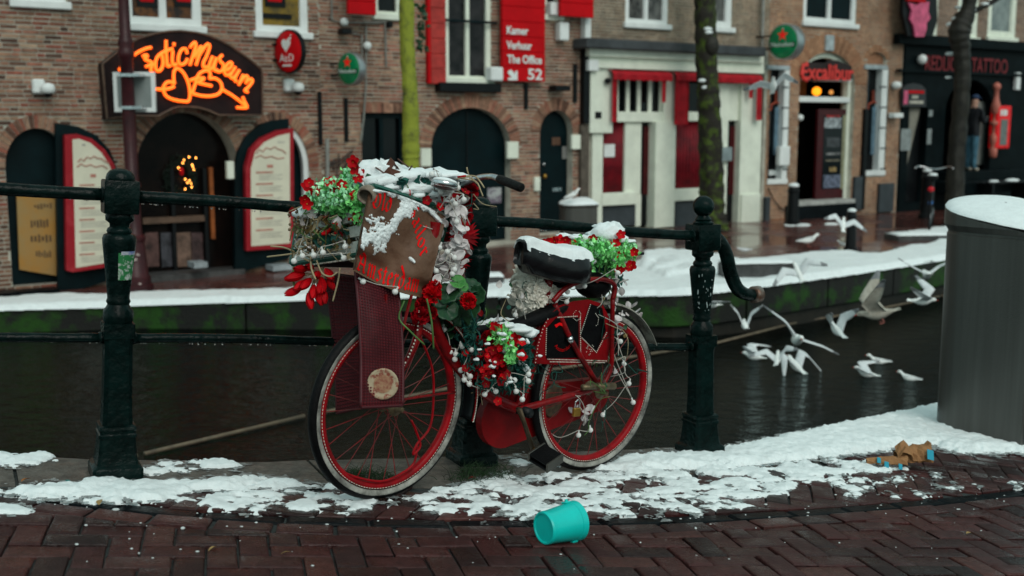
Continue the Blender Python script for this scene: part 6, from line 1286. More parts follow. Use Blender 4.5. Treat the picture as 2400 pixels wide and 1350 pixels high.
# ---- slatted crate on the front carrier
cr = empty('wooden_crate', atD(860, 590, 4.02), label='weathered green and white slatted crate over the front wheel', cat='crate'); CRO = cr.location.copy()
M_SLAT = mat('peeling_white_slat', (.42, .44, .40), .6, col2=(.10, .13, .11), scale=16, bump=.5, mixpos=(.5, .68), detail=8); M_SLATG = mat('peeling_green_slat', (.010, .085, .060), .5, col2=(.22, .27, .24), scale=20, bump=.4, mixpos=(.55, .72), detail=8)
CC = {k: atD(*v)-CRO for k, v in {'A0': (842, 596, 3.86), 'A1': (876, 436, 3.80), 'B0': (1008, 640, 4.10), 'B1': (1052, 492, 4.06), 'C0': (684, 618, 4.14), 'C1': (704, 500, 4.20), 'D0': (850, 622, 4.40), 'D1': (900, 470, 4.42)}.items()}
def quad(a, b_, c, d, s, t): return (a*(1-s)+b_*s)*(1-t)+(c*(1-s)+d*s)*t
def slats(k0, k1, n, m, parent, nm='slat'):
    a, b_, c, d = CC[k0+'0'], CC[k1+'0'], CC[k0+'1'], CC[k1+'1']; nr = (b_-a).cross(c-a).normalized()*.008
    for i in range(n):
        t0, t1 = i/n+.02, (i+.78)/n; q = [quad(a, b_, c, d, s, t) for s, t in ((0, t0), (1, t0), (1, t1), (0, t1))]; MB().add(q+[p+nr for p in q], [(0, 1, 2, 3), (7, 6, 5, 4), (0, 4, 5, 1), (1, 5, 6, 2), (2, 6, 7, 3), (3, 7, 4, 0)]).build(nm, m, parent)
for k0, k1 in (('A', 'B'), ('C', 'A'), ('D', 'C'), ('B', 'D')): slats(k0, k1, 4, M_SLAT, cr)
for k in 'ABCD': MB().tube([CC[k+'0'], CC[k+'1']], .013, 4).build('corner_post', M_SLATG, cr)
for a, c in (('A', 'B'), ('A', 'C'), ('C', 'D'), ('D', 'B')):
    for h in '01': MB().tube([CC[a+h], CC[c+h]], .010, 4).build('edge_rail', M_SLATG, cr)
for i in range(9): q0 = CC['A0'].lerp(CC['C0'], (i+.5)/9); q1 = CC['B0'].lerp(CC['D0'], (i+.5)/9); MB().tube([q0, q1], .008, 4).build('floor_slat', M_SLAT, cr)
b = MB()
for i in range(46): b.ball(CC['A0'].lerp(CC['C0'], i/46)+Vector((0, -.012, -.012)), .0035, 5)
b.build('bead_trim', M_BEAD, cr, kind='stuff')
MB().slab([[quad(CC['A0'], CC['B0'], CC['C0'], CC['D0'], i/4, j/4)-Vector((0, 0, .01)) for j in range(5)] for i in range(5)], .01).build('base_board', M_BLACK, cr)
for du in (0, 60):
    MB().tube([BM_ @ BP(905+du, 690, .05)-CRO, BM_ @ BP(900, 940, .075)-CRO], .006, 6).build('carrier_strut', M_RED, cr)
# ---- banner with blackletter lettering
NU, NV = 34, 30; TL, TR, BLc, BRc = (866, 440, 3.80), (1046, 508, 4.06), (829, 634, 3.80), (1000, 699, 4.02)
def lin(a, c, t): return tuple(a[i]+(c[i]-a[i])*t for i in range(3))
def cloth(s, t, lift=0.0):
    a = lin(TL, TR, s); c = lin(BLc, BRc, s); u, v, D = lin(a, c, t)
    if t < .75: v += -10*math.sin(PI*s)*(1-t)
    u += 3*math.sin(t*9)*(1-abs(2*s-1)); v += 10*math.sin(PI*s)*t*t
    wv = .028*math.sin(2.2*s*PI+3.2*t)*(.3+.7*t)+.022*math.exp(-((t-.72)/.10)**2)*math.sin(2+5*s)-.030*math.exp(-((t-.80-.10*s)/.07)**2)+.006*math.sin(11*s+8*t)+.003*math.sin(23*s-17*t)
    return atD(u, v, D-.035-wv-lift)
bn = empty('banner', cloth(.5, .5), label='brown leather banner with red gothic lettering on the crate', cat='banner'); BO = bn.location.copy()
M_CLOTH = mat('brown_leather', (.105, .052, .030), .6, col2=(.155, .084, .052), scale=9, bump=.35, bscale=60, rvar=.12)
MB().slab([[cloth(i/NU, j/NV)-BO for j in range(NV+1)] for i in range(NU+1)], .004).build('cloth', M_CLOTH, bn, smooth=True)
MB().tube([cloth(i/30, 1.0, .001)-BO for i in range(31)], .0022, 5).build('hem', mat('tan_hem', (.20, .12, .07), .7), bn)
# broad-nib letters: strokes on a unit grid, x width per letter, baseline 0, x-height 1, ascender 1.6
GL = {'O': (1.25, [[(.95, 1.35), (.5, 1.5), (.12, 1.1), (.10, .45), (.45, .0), (.85, .1), (1.1, .5), (1.1, 1.0), (.95, 1.35)], [(.45, 1.15), (.45, .45)]]), 'l': (.5, [[(.15, 1.65), (.30, 1.5), (.28, .2), (.42, .05), (.55, .2)]]),
 'd': (.95, [[(.15, 1.75), (.45, 1.45), (.75, 1.0), (.75, .3), (.5, .0), (.2, .2), (.2, .75), (.45, 1.0), (.7, .85)]]), 'S': (1.1, [[(.95, 1.4), (.55, 1.55), (.2, 1.25), (.35, .95), (.75, .75), (.95, .4), (.6, .0), (.12, .2)], [(.55, 1.35), (.55, .25)], [(.12, 1.0), (.3, .7)]]),
 'a': (.85, [[(.2, .85), (.45, 1.0), (.65, .8), (.65, .2), (.8, .05)], [(.62, .55), (.3, .5), (.15, .25), (.35, .0), (.62, .2)]]), 'i': (.5, [[(.12, .85), (.28, 1.0), (.28, .2), (.45, .05)], [(.24, 1.32), (.34, 1.42)]]), 'o': (.85, [[(.45, 1.0), (.15, .75), (.15, .25), (.42, .0), (.70, .25), (.70, .75), (.45, 1.0)]]),
 'r': (.7, [[(.10, .85), (.25, 1.0), (.25, .1), (.38, .0)], [(.25, .8), (.5, 1.0), (.62, .85)]]), 'A': (1.35, [[(.10, 1.25), (.45, 1.55), (.85, 1.4), (.95, .9), (.95, .2), (1.15, .0)], [(.55, 1.45), (.30, .7), (.12, .05)], [(.05, .1), (.4, .0)], [(.25, .65), (.95, .6)], [(.12, 1.25), (.3, 1.0)]]),
 'm': (1.3, [[(.08, .85), (.2, 1.0), (.2, .1), (.32, .0)], [(.2, .8), (.45, 1.0), (.6, .85), (.6, .1), (.72, .0)], [(.6, .8), (.85, 1.0), (1.0, .85), (1.0, .15), (1.15, .0)]]), 's': (.75, [[(.6, .9), (.38, 1.0), (.18, .8), (.5, .5), (.6, .2), (.35, .0), (.1, .12)]]),
 't': (.6, [[(.30, 1.35), (.28, .2), (.45, .0), (.58, .15)], [(.08, .95), (.5, .95)]]), 'e': (.75, [[(.16, .5), (.6, .62), (.58, .85), (.4, 1.0), (.17, .75), (.17, .25), (.4, .0), (.62, .18)]])}
def letters(text, path, size, tilt=0.0):
    """path: function arc position -> (s, t, direction ds, dt) on the banner"""
    x = 0
    for ch in text:
        if ch == ' ': x += .55; continue
        wd, st = GL[ch]; b = MB()
        for k in st:
            P = smooth_pts([(p[0], p[1], 0) for p in k], 4) if len(k) > 2 else [Vector((p[0], p[1], 0)) for p in k]; nb = Vector((.105, .085, 0)); rows = []
            for p in P:
                r = []
                for sg in (-1, 1):
                    q = p+nb*sg; s_, t_ = path(x+q.x, q.y, size); r.append(cloth(s_, t_, .0022)-BO)
                rows.append(r)
            b.grid(rows)
        b.build('letter', SRED, bn); x += wd+.12
def p_old(x, y, h): return .07+x*h*.66, .205-y*h+.02*math.sin(x)
def p_sail(x, y, h):
    a = .50; s0, t0 = .52, .165; dx, dy = math.cos(a), math.sin(a); s_ = s0+x*h*.72*dx*.78; t_ = t0+x*h*.78*dy*1.15+.006*x*x; return s_+y*h*.42, t_-y*h*.82
def p_ams(x, y, h): return .035+x*h*.66, .965-y*h*1.02+.012*math.sin(x*.5)
letters('Old', p_old, .125); letters('Sailor', p_sail, .122); letters('Amsterdam', p_ams, .132)
# snow stuck to the banner
def snow_on_cloth(path, wid, th, seed):
    n = 150; Sg, Tg = np.meshgrid(np.linspace(.02, .98, n), np.linspace(.0, .97, n), indexing='ij'); d = np.full(Sg.shape, 9.0)
    for (a, b_), (c_, d_) in zip(path[:-1], path[1:]):
        t = np.clip(((Sg-a)*(c_-a)+(Tg-b_)*(d_-b_))/((c_-a)**2+(d_-b_)**2), 0, 1); w_ = np.interp(a+t*(c_-a), [p[0] for p in path], wid); d = np.minimum(d, np.hypot(Sg-a-t*(c_-a), Tg-b_-t*(d_-b_))/w_)
    f = 1-d+(fbm(Sg*14+seed, Tg*14, 4)-.47)*2.6+(fbm(Sg*45+seed, Tg*45, 2)-.37)*1.0; h = np.clip(f/.8, 0, 1)**.6*th*(.5+fbm(Sg*40, Tg*40, 3)); keep = f > 0; b = MB(); id_ = {}
    for i in range(n-1):
        for j in range(n-1):
            if keep[i, j] or keep[i+1, j] or keep[i, j+1] or keep[i+1, j+1]:
                q = []
                for a, c_ in ((i, j), (i+1, j), (i+1, j+1), (i, j+1)):
                    if (a, c_) not in id_: id_[(a, c_)] = len(b.v); b.v.append(tuple(cloth(Sg[a, c_], Tg[a, c_], (.001+h[a, c_]) if keep[a, c_] else -.002)-BO))
                    q.append(id_[(a, c_)])
                b.f.append(tuple(q)); b.m.append(0)
    return b
snow_on_cloth([(.08, .58), (.18, .52), (.30, .42), (.38, .34), (.44, .22), (.55, .06)], [.10, .135, .11, .05, .05, .09], .011, 3).build('snow_patch', M_SNOW, bn, smooth=True)
snow_on_cloth([(.68, .62), (.74, .64)], [.015, .015], .006, 8).build('snow_patch', M_SNOW, bn, smooth=True)
snow_on_cloth([(.02, .03), (.25, .0), (.5, .0), (.75, .02), (.95, .08)], [.02, .03, .05, .04, .02], .014, 5).build('snow_patch', M_SNOW, bn, smooth=True)
# ---- knobbly mats
def rubber_mat(label, corners, bulge, m, nx, ny, badge=False):
    def pt(s, t, l=0):
        a = lin(corners[0], corners[1], s); c = lin(corners[3], corners[2], s); u, v, D = lin(a, c, t); return atD(u+6*math.sin(PI*t), v, D-bulge*math.sin(PI*min(1, t*1.3+.1))*(.4+.6*math.sin(PI*s))-l)
    o = empty('rubber_mat', pt(.5, 1), label=label, cat='mat'); O = o.location.copy()
    MB().slab([[pt(i/12, j/24)-O for j in range(25)] for i in range(13)], .004).build('backing', m, o, smooth=True)
    b = MB(); kw = (pt(1, .5)-pt(0, .5)).length/nx*.27; M_=m
    for i in range(nx):
        for j in range(ny):
            if (i+j) % 1 == 0:
                c = pt((i+.5)/nx, (j+.5)/ny, .004)-O; b.box(c.x-kw, c.x+kw, c.y-.003, c.y+.003, c.z-kw, c.z+kw)
    b.build('knobs', mat('mat_knob', (.14, .012, .018), .45, col2=(.07, .008, .012), scale=20), o, kind='stuff')
    for P in ([pt(i/20, 0) for i in range(21)], [pt(0, i/20) for i in range(21)], [pt(1, i/20) for i in range(21)], [pt(i/20, 1) for i in range(21)]): MB().tube([p-O for p in P], .006, 6).build('border', m, o, smooth=True)
    if badge:
        c = pt(.52, .83, .024); M = Matrix.Translation(c-O) @ dirM(TOCAM(c)); MB().lathe([(.052, -.003), (.052, .002), (.048, .006), (.044, .004), (.001, .005)], 28, M=M).build('badge', mat('worn_badge', (.38, .30, .20), .6, col2=(.22, .05, .03), scale=34, bump=.4, mixpos=(.48, .58), detail=8), o, smooth=True)
        flat(o, 'badge_ring', [(.030*math.cos(2*PI*i/24), .030*math.sin(2*PI*i/24)) for i in range(24)], M, .005, mat('badge_red', (.20, .04, .025), .6, col2=(.35, .22, .12), scale=50), .0012)
M_MAT = mat('dark_red_rubber', (.060, .006, .010), .5, var=.3, scale=14)
rubber_mat('dark red knobbly rubber mat with round badge, before the front wheel', [(832, 626, 3.87), (930, 660, 3.95), (943, 950, 3.80), (846, 955, 3.72)], .05, M_MAT, 15, 46, True)
rubber_mat('plain dark red rubber mat on the far side of the front wheel', [(762, 640, 4.32), (836, 650, 4.22), (845, 955, 4.26), (790, 968, 4.34)], .0, M_MAT, 10, 40)
# ---- bouquet in the crate
B1 = Bunch('flower_bunch', 'bright green bunch with red blossoms at the front of the crate', 'flowers', 795, 520, 3.92)
B1.leaflets('foliage', [(790, 460, 3.92, 60, 38), (820, 430, 3.94, 30, 40), (745, 475, 3.94, 35, 30), (838, 480, 3.84, 20, 45), (800, 490, 3.94, 40, 20), (832, 395, 3.95, 12, 25)], 1300, .019, M_LEAFB, .7); B1.leaflets('pale_foliage', [(780, 450, 3.9, 65, 36), (825, 430, 3.9, 30, 42), (740, 472, 3.92, 30, 26)], 700, .016, M_LEAFP, .75)
for i in range(7): B1.tube('stem', [(806+random.uniform(-6, 6), 560, 3.95), (803+random.uniform(-5, 5), 520, 3.94), (795+random.uniform(-40, 40), 480, 3.92)], .0022, M_GSTEM)
for i, (u, v) in enumerate(((724, 428), (738, 446), (714, 468), (719, 478), (772, 428), (779, 452), (829, 460), (840, 470), (846, 444), (833, 392), (840, 420), (843, 408), (834, 508), (800, 434), (850, 462), (828, 380), (720, 437))): B1.fl(FLW_R[i % 2], u, v, 3.84+.02*(i % 3), random.uniform(.8, 1.15), .35)
B2 = Bunch('dried_bouquet', 'dried brown leaves, berries and curling pale stems hanging from the crate', 'flowers', 745, 560, 4.0)
for u, v, D, L in ((765, 495, 3.95, .07), (785, 510, 3.94, .065), (735, 515, 3.98, .07), (772, 530, 3.93, .06), (720, 535, 4.0, .06), (750, 485, 3.97, .06), (705, 548, 4.02, .05), (790, 488, 3.96, .05), (742, 535, 3.95, .05)):
    b = MB(); leafmesh(b, Matrix.Translation(B2.at(u, v, D)) @ rot(), L, L*.9, .5, n=6); b.build('leaf', M_BRLEAF, B2.e, smooth=True)
for pts in ([(705, 565, 3.96), (698, 575, 3.93), (720, 560, 3.9), (742, 555, 3.9)], [(695, 570, 3.95), (705, 600, 3.92), (725, 612, 3.9)], [(728, 600, 3.9), (730, 630, 3.88), (740, 655, 3.87)], [(742, 610, 3.9), (755, 640, 3.88), (775, 648, 3.86), (790, 638, 3.86)], [(715, 515, 3.94), (708, 545, 3.92), (722, 570, 3.9)], [(745, 580, 3.9), (747, 555, 3.9), (744, 548, 3.9)], [(690, 594, 3.98), (660, 598, 3.98), (626, 602, 4.0)], [(690, 590, 3.98), (665, 580, 4.0), (634, 577, 4.0)], [(797, 628, 3.88), (792, 660, 3.88), (780, 706, 3.88)], [(722, 530, 3.95), (730, 555, 3.92), (728, 580, 3.9)]): B2.tube('curling_stem', pts, .0032, M_STEM)
for k in range(80):
    b = MB(); leafmesh(b, Matrix.Translation(B2.at(random.uniform(692, 832), random.uniform(488, 592), 3.93+random.uniform(-.06, .06))) @ rot(), random.uniform(.03, .06), random.uniform(.02, .045), .6, n=5); b.build('leaf', random.choice((M_BRLEAF, M_BRLEAF, M_LEAFD, M_STEM, M_FIR, M_PETW, M_PETD)), B2.e, smooth=True)
for k in range(40):
    u = random.uniform(695, 835); v = random.uniform(490, 590); B2.tube('dry_twig', [(u, v, 3.9), (u+random.uniform(-18, 18), v+random.uniform(-14, 14), 3.88), (u+random.uniform(-34, 34), v+random.uniform(-10, 30), 3.9)], .0018, random.choice((M_STEM, M_GSTEM, M_BRLEAF)), n=5)
for cu, cv in ((725, 575), (735, 585), (690, 520)):
    for k in range(16): MB().ball(B2.at(cu+random.gauss(0, 11), cv+random.gauss(0, 9), 3.9+random.gauss(0, .012)), .0055, 7).build('berry', mat('brown_berry', (.12, .085, .045), .5, var=.4), B2.e, smooth=True)
for u, v in ((795, 520), (800, 540), (775, 537), (770, 542), (832, 508)): B2.tube('chili', [(u, v, 3.9), (u-6, v+5, 3.89), (u-16, v+6, 3.89)], [.006]*9, M_PETR)
for u, v in ((770, 575), (800, 560), (790, 545), (762, 550), (808, 548), (815, 538)):
    for k in range(7): MB().ball(B2.at(u+random.gauss(0, 7), v+random.gauss(0, 6), 3.93), .007, 7, sc=(1.2, 1, .8)).build('dried_pod', mat('dried_pod_cream', (.34, .31, .25), .7, var=.3), B2.e, smooth=True)
b = MB(); leafmesh(b, Matrix.Translation(B2.at(735, 560, 3.9)) @ Euler((1.2, .3, .2)).to_matrix().to_4x4(), .08, .06, .4, n=6); b.build('leaf', M_FIR, B2.e)
B2.snow([(713, 490, 3.95, .018, 1.3, .6), (745, 480, 3.98, .014, 1.4, .6), (708, 502, 3.95, .024, 1.5, .7)])
B3 = Bunch('tulip_bunch', 'drooping red tulips under the crate corner', 'flowers', 730, 650, 4.0)
for u, v, d, sc in ((705, 655, (-.7, -.5, -.2), 1.1), (698, 690, (-.9, -.4, -.3), 1.0), (715, 700, (.2, -.3, -1), .95), (735, 690, (.3, -.2, -1), 1.0), (720, 668, (-.4, -.7, -.4), 1.0), (745, 665, (.2, -.6, -.8), 1.0), (755, 645, (.4, -.5, -.4), .95), (725, 640, (-.2, -.8, .1), .9), (690, 662, (-.8, -.5, -.1), .8), (748, 690, (.2, -.4, -1), .9), (712, 645, (-.6, -.6, .1), .9), (738, 652, (0, -.9, -.2), .9), (728, 682, (0, -.6, -.8), .9), (760, 668, (.5, -.4, -.6), .8), (708, 672, (-.6, -.6, -.5), .9), (742, 676, (.1, -.7, -.6), .9)):
    B3.fl(TUL, u+8, v-14, 3.98, sc, d=Vector(d)); B3.tube('stem', [(u+8, v-14, 3.98), (745, 640, 4.0), (760, 625, 4.02)], .0025, M_STEM)
B3.tube('leaf_stem', [(690, 625, 4.0), (686, 650, 3.98), (692, 675, 3.98)], .004, M_GSTEM)
# ---- snow, twigs and scraps heaped on the crate
B4 = Bunch('snow_heap', 'heap of wet snow, twigs and brown scraps on the crate', 'snow', 940, 470, 4.02)
for u, v, D, r, sx, sz in ((868, 402, 3.95, .045, 1.2, .7), (900, 395, 4.0, .05, 1.3, .6), (850, 415, 3.9, .035, 1.0, .8), (930, 415, 4.0, .06, 1.6, .55), (885, 425, 3.9, .045, 1.5, .6), (985, 412, 4.1, .05, 1.8, .5), (1030, 410, 4.15, .045, 1.8, .45), (1070, 415, 4.15, .03, 1.8, .5), (960, 440, 4.0, .05, 1.6, .5), (905, 440, 3.9, .035, 1.4, .5), (1000, 445, 4.05, .04, 1.4, .6), (1015, 465, 4.05, .03, 1.3, .7), (845, 440, 3.88, .025, 1, .9), (975, 458, 3.98, .03, 1.5, .5), (940, 448, 3.93, .03, 1.3, .6), (1090, 420, 4.1, .018, 1.6, .5)): B4.snow([(u, v, D, r, sx, sz)])
b = MB(); P = [[B4.at(u, v, D) for u, v, D in r] for r in (((893, 408, 3.95), (915, 370, 3.97), (938, 395, 4.0)), ((900, 420, 3.94), (925, 385, 3.95), (946, 412, 3.98)))]; b.slab(P, .003).build('paper_scrap', mat('brown_card', (.09, .030, .016), .7, var=.3), B4.e)
P = [[B4.at(u, v, D) for u, v, D in r] for r in (((893, 412, 3.92), (910, 392, 3.91), (938, 402, 3.95)), ((902, 422, 3.92), (922, 418, 3.91), (936, 416, 3.95)))]; MB().slab(P, .003).build('paper_scrap', mat('brown_card', (.09, .030, .016), .7, var=.3), B4.e)
for pts in ([(932, 372, 3.97), (945, 382, 3.97), (958, 392, 3.98)], [(966, 388, 3.95), (956, 402, 3.96), (946, 416, 3.97)], [(1015, 395, 4.1), (1028, 404, 4.1)], [(1094, 392, 4.0), (1096, 402, 4.0), (1098, 408, 4.0)], [(880, 392, 3.9), (895, 402, 3.9), (905, 410, 3.9)], [(1075, 415, 4.0), (1110, 412, 4.0), (1125, 425, 4.0), (1135, 440, 3.98)], [(1080, 418, 4.0), (1115, 425, 4.0), (1128, 450, 3.98), (1132, 460, 3.98)], [(1070, 420, 4.0), (1100, 415, 4.0), (1118, 430, 4.0)]): B4.tube('twig', pts, [.0028]*9, M_STEM if pts[0][0] > 1050 else mat('brown_twig', (.10, .05, .04), .7), n=5)
B4.tube('red_tip', [(846, 380, 3.95), (858, 384, 3.95), (866, 390, 3.95)], .006, M_PETR); B4.tube('red_tip', [(1072, 415, 3.98), (1092, 412, 3.98)], .004, M_PETR)
B4.leaflets('dark_leaves', [(940, 425, 3.9, 25, 8), (985, 430, 3.98, 20, 10), (1005, 420, 4.05, 25, 10), (925, 432, 3.88, 12, 8)], 34, .035, M_FIR, .7)
b = MB(); c = B4.at(868, 445, 3.80); b.lathe([(.010, .0), (.024, .008), (.032, .03), (.030, .05), (.024, .05), (.026, .03)], 14, M=Matrix.Translation(c) @ dirM((-.2, -.8, -.35)), caps=False); b.build('shell_pot', mat('brown_shell', (.12, .085, .06), .6, col2=(.30, .25, .2), scale=40), B4.e, smooth=True)
# ---- white petals and dark red gerbera on the near side of the handlebar
B5 = Bunch('white_blossoms', 'white silk petals spilling down behind the banner', 'flowers', 1060, 560, 4.05)
PET = MB(); P = []
for i in range(6): P.append([Vector((i/5*.045, .017*math.sin(PI*(.08+.84*i/5))*s_, .010*(i/5)**2+.006*abs(s_))) for s_ in (-1, -.5, 0, .5, 1)])
PET.slab(P, .0008); PETM = PET.mesh('petal', M_PETW, True)
for k in range(115):
    t = random.random(); u = np.interp(t, [0, .35, .6, .8, 1], [1025, 1070, 1078, 1055, 1045])+random.gauss(0, 14); v = np.interp(t, [0, .35, .6, .8, 1], [445, 500, 560, 600, 660])+random.gauss(0, 12)
    put('petal', PETM, B5.e, mat4=Matrix.Translation(B5.at(float(u), float(v), 4.05+random.uniform(-.05, .05))) @ dirM(TOCAM(atD(float(u), float(v), 4))+Vector((random.gauss(0, .5), 0, random.gauss(.2, .5))), random.uniform(0, 6.28)) @ Matrix.Scale(random.uniform(.6, 1.1), 4))
B5.snow([(1035, 440, 4.0, .02, 1.5, .6), (1050, 470, 4.0, .016, 1.4, .6), (1012, 455, 4.0, .02, 1.6, .6)])
B6 = Bunch('red_gerbera', 'dark red gerbera and roses beside the middle railing post', 'flowers', 1085, 560, 4.1)
ger = MB()
for k in range(26): leafmesh(ger, Matrix.Rotation(2*PI*k/26, 4, 'Z') @ Matrix.Rotation(-.25-.2*(k % 2), 4, 'Y'), .055, .012, .3, n=3)
GER = ger.mesh('flower', M_PETD, True); B6.fl(GER, 1082, 552, 4.08, 1.25, d=Vector((.5, -.8, .1))); B6.fl(GER, 1068, 608, 4.1, 1.1, d=Vector((.4, -.8, -.3))); 
for u, v in ((1040, 520), (1048, 545), (1075, 475), (1095, 470), (1085, 492), (1065, 490), (1102, 450), (1088, 505), (1060, 500)): B6.fl(CARN[2], u, v, 4.14, .95)
# ---- geranium under the handlebar
B7 = Bunch('geranium', 'red geranium with large dark green leaves by the middle post', 'flowers', 1060, 720, 4.2, -.09)
def gleaf(bn_, u, v, D, r, m, d):
    b = MB(); M = Matrix.Translation(bn_.at(u, v, D)) @ dirM(d, random.uniform(0, 6)); V = [Vector((0, 0, 0))]; n = 18
    rows = []
    for k in range(5): rows.append([M @ Vector((r*k/4*math.cos(.25+5.8*j/n)*(1+.06*math.sin(j*2.4)), r*k/4*math.sin(.25+5.8*j/n)*(1+.06*math.sin(j*2.4)), r*(.22*(k/4)**2+.07*math.sin(j*2.1)*k/4))) for j in range(n+1)])
    b.slab(rows, .0008).build('leaf', m, bn_.e, smooth=True)
for u, v, D, r in ((1050, 690, 4.12, .045), (1075, 680, 4.18, .04), (1105, 672, 4.2, .035), (1120, 692, 4.18, .036), (1045, 725, 4.12, .045), (1080, 740, 4.16, .042), (1030, 700, 4.1, .035), (1060, 755, 4.2, .045), (1105, 725, 4.2, .04), (1020, 745, 4.2, .04), (1090, 770, 4.25, .045), (1045, 780, 4.25, .05), (1010, 725, 4.15, .035), (1100, 800, 4.3, .05), (1070, 800, 4.3, .05), (1030, 660, 4.1, .03)): gleaf(B7, u, v, D, r, M_LEAFD, (TOCAM(atD(u, v, D))+Vector((random.gauss(0, .5), 0, random.gauss(.3, .4)))))
gleaf(B7, 1072, 662, 4.1, .03, mat('young_leaf', (.03, .16, .03), .5, col2=(.08, .28, .06), scale=20), (.2, -.6, .6)); gleaf(B7, 1085, 672, 4.1, .02, mat('young_leaf', (.03, .16, .03), .5), (.4, -.6, .4))
for u, v, D, k, s_ in ((1012, 692, 4.05, 0, 1.1), (1097, 706, 4.08, 0, .95), (985, 742, 4.02, 2, 1.1), (1008, 735, 4.08, 2, .9), (1018, 672, 4.06, 0, .8), (990, 715, 4.05, 2, .9)): B7.fl(CARN[k], u, v, D, s_*.85, .3)
B7.tube('stem', [(1100, 715, 4.1), (1108, 745, 4.12), (1118, 765, 4.15)], .0025, M_FIR); B7.tube('stem', [(1000, 700, 4.0), (1010, 745, 4.0), (1014, 780, 4.0), (1016, 818, 4.02)], .0035, M_GSTEM); B7.tube('stem', [(948, 705, 3.95), (935, 745, 3.95), (960, 775, 3.95), (995, 808, 3.98)], .003, M_GSTEM)
# ---- large bouquet on the frame
B8 = Bunch('frame_bouquet', 'snowy bouquet of red geraniums, fir and green sprigs on the frame', 'flowers', 1165, 840, 4.3, -.09)
B8.leaflets('fir_needles', [(1175, 835, 4.35, 65, 55), (1225, 830, 4.38, 28, 50), (1120, 820, 4.32, 45, 40), (1215, 880, 4.36, 25, 25), (1090, 790, 4.30, 34, 60), (1055, 740, 4.26, 40, 40), (1075, 850, 4.30, 22, 40), (1195, 900, 4.34, 50, 20)], 2600, .034, M_FIR, .22); B8.leaflets('bright_sprigs', [(1175, 785, 4.28, 32, 26), (1195, 820, 4.26, 18, 40), (1150, 775, 4.3, 18, 14)], 480, .019, M_LEAFB, .7)
for u, v, k, s_ in ((1145, 790, 2, 1.0), (1128, 800, 2, .9), (1160, 800, 2, .8), (1150, 830, 0, .95), (1170, 845, 0, 1.0), (1140, 845, 2, .9), (1115, 850, 2, 1.0), (1130, 870, 0, 1.05), (1155, 872, 2, .9), (1180, 885, 0, 1.0), (1110, 875, 2, .9), (1175, 862, 2, .8), (1098, 862, 2, .8)): B8.fl(CARN[k], u, v, 4.24+random.uniform(-.02, .02), s_*.72, .4)
for u, v in ((1193, 805), (1215, 795), (1200, 812), (1222, 830), (1168, 812), (1160, 765), (1172, 770), (1226, 838), (1208, 790)): B8.fl(FLW_R[0], u, v, 4.22, .9, .3)
gleaf(B8, 1185, 850, 4.26, .04, M_LEAFD, (.2, -.8, .3)); gleaf(B8, 1130, 820, 4.28, .035, M_LEAFD, (.2, -.8, .4))
B8.leaflets('front_sprigs', [(1172, 786, 4.20, 26, 20), (1196, 822, 4.18, 16, 34)], 150, .019, M_LEAFB, .7); B8.leaflets('front_fir', [(1110, 830, 4.22, 34, 44), (1225, 845, 4.26, 24, 44), (1095, 775, 4.2, 26, 40), (1160, 895, 4.22, 50, 16)], 700, .030, M_FIR, .25)
for k in range(26): B8.fl(FLW_D if k % 2 else FLW_R[0], random.gauss(1145, 30), random.gauss(845, 28), 4.18+random.uniform(-.02, .02), random.uniform(.55, .85), .5)
for k in range(16): B8.snow([(random.gauss(1175, 40), random.gauss(820, 40), 4.17, random.uniform(.004, .010), 1.4, .7)])
B8.snow([(1215, 772, 4.3, .030, 1.7, .5), (1240, 780, 4.32, .026, 1.3, .7), (1185, 762, 4.28, .020, 1.8, .5), (1186, 822, 4.22, .012, 1.3, .8), (1190, 815, 4.22, .010, 1.3, .8), (1222, 850, 4.26, .014, 1.1, 1), (1232, 862, 4.26, .013, .9, 1.1), (1140, 862, 4.2, .007, 1.5, .7), (1150, 845, 4.2, .007, 1.6, .7), (1200, 792, 4.24, .012, 1.5, .6), (1235, 800, 4.28, .012, 1, .9)])
# snow on the padded tube
B9 = Bunch('snow_strip', 'ragged snow strip lying on the black padded tube', 'snow', 1220, 745, 4.35)
for i in range(22): t = i/21; B9.snow([(1118+190*t, 768-42*t-6*math.sin(t*9)-4, 4.28+.2*t, random.uniform(.010, .018), 1.5, .45)])
# ---- cream ruffle rosette
B10 = Bunch('cream_rosette', 'large ruffled cream fabric rosette beneath the saddle', 'rosette', 1255, 690, 4.4)
RUFS = []
for q in range(4):
    P = []; w_ = .036; rs = random.Random(q)
    for i in range(8):
        r_ = i/7; P.append([Vector((w_*1.25*r_+.004*math.sin(j*1.7+q), w_*(j-5)/5*math.sin(PI*(.18+.62*r_)), .016*r_**2+.010*r_*math.sin(j*1.5+q*2)+rs.uniform(-.002, .002)*r_)) for j in range(11)])
    RUFS.append(MB().slab(P, .001).mesh('ruffle', M_RUF, True))
for k in range(110):
    t = ((k+.5)/110)**.5; a = k*2.4; u = 1253+40*t*math.cos(a); v = 684+60*t*math.sin(a); D = 4.36+.10*t*t; d = (TOCAM(atD(u, v, D))+Vector((.55*t*math.cos(a), 0, -.55*t*math.sin(a)))+Vector((random.gauss(0, .2), 0, random.gauss(0, .2)))).normalized()
    put('ruffle', RUFS[k % 4], B10.e, mat4=Matrix.Translation(B10.at(u, v, D)) @ dirM(d, random.uniform(0, 6.28)) @ Matrix.Scale(.55+.5*t, 4))
for k in range(16): put('petal', PETM, B10.e, mat4=Matrix.Translation(B10.at(random.uniform(1240, 1350), random.uniform(618, 665), 4.45)) @ rot())
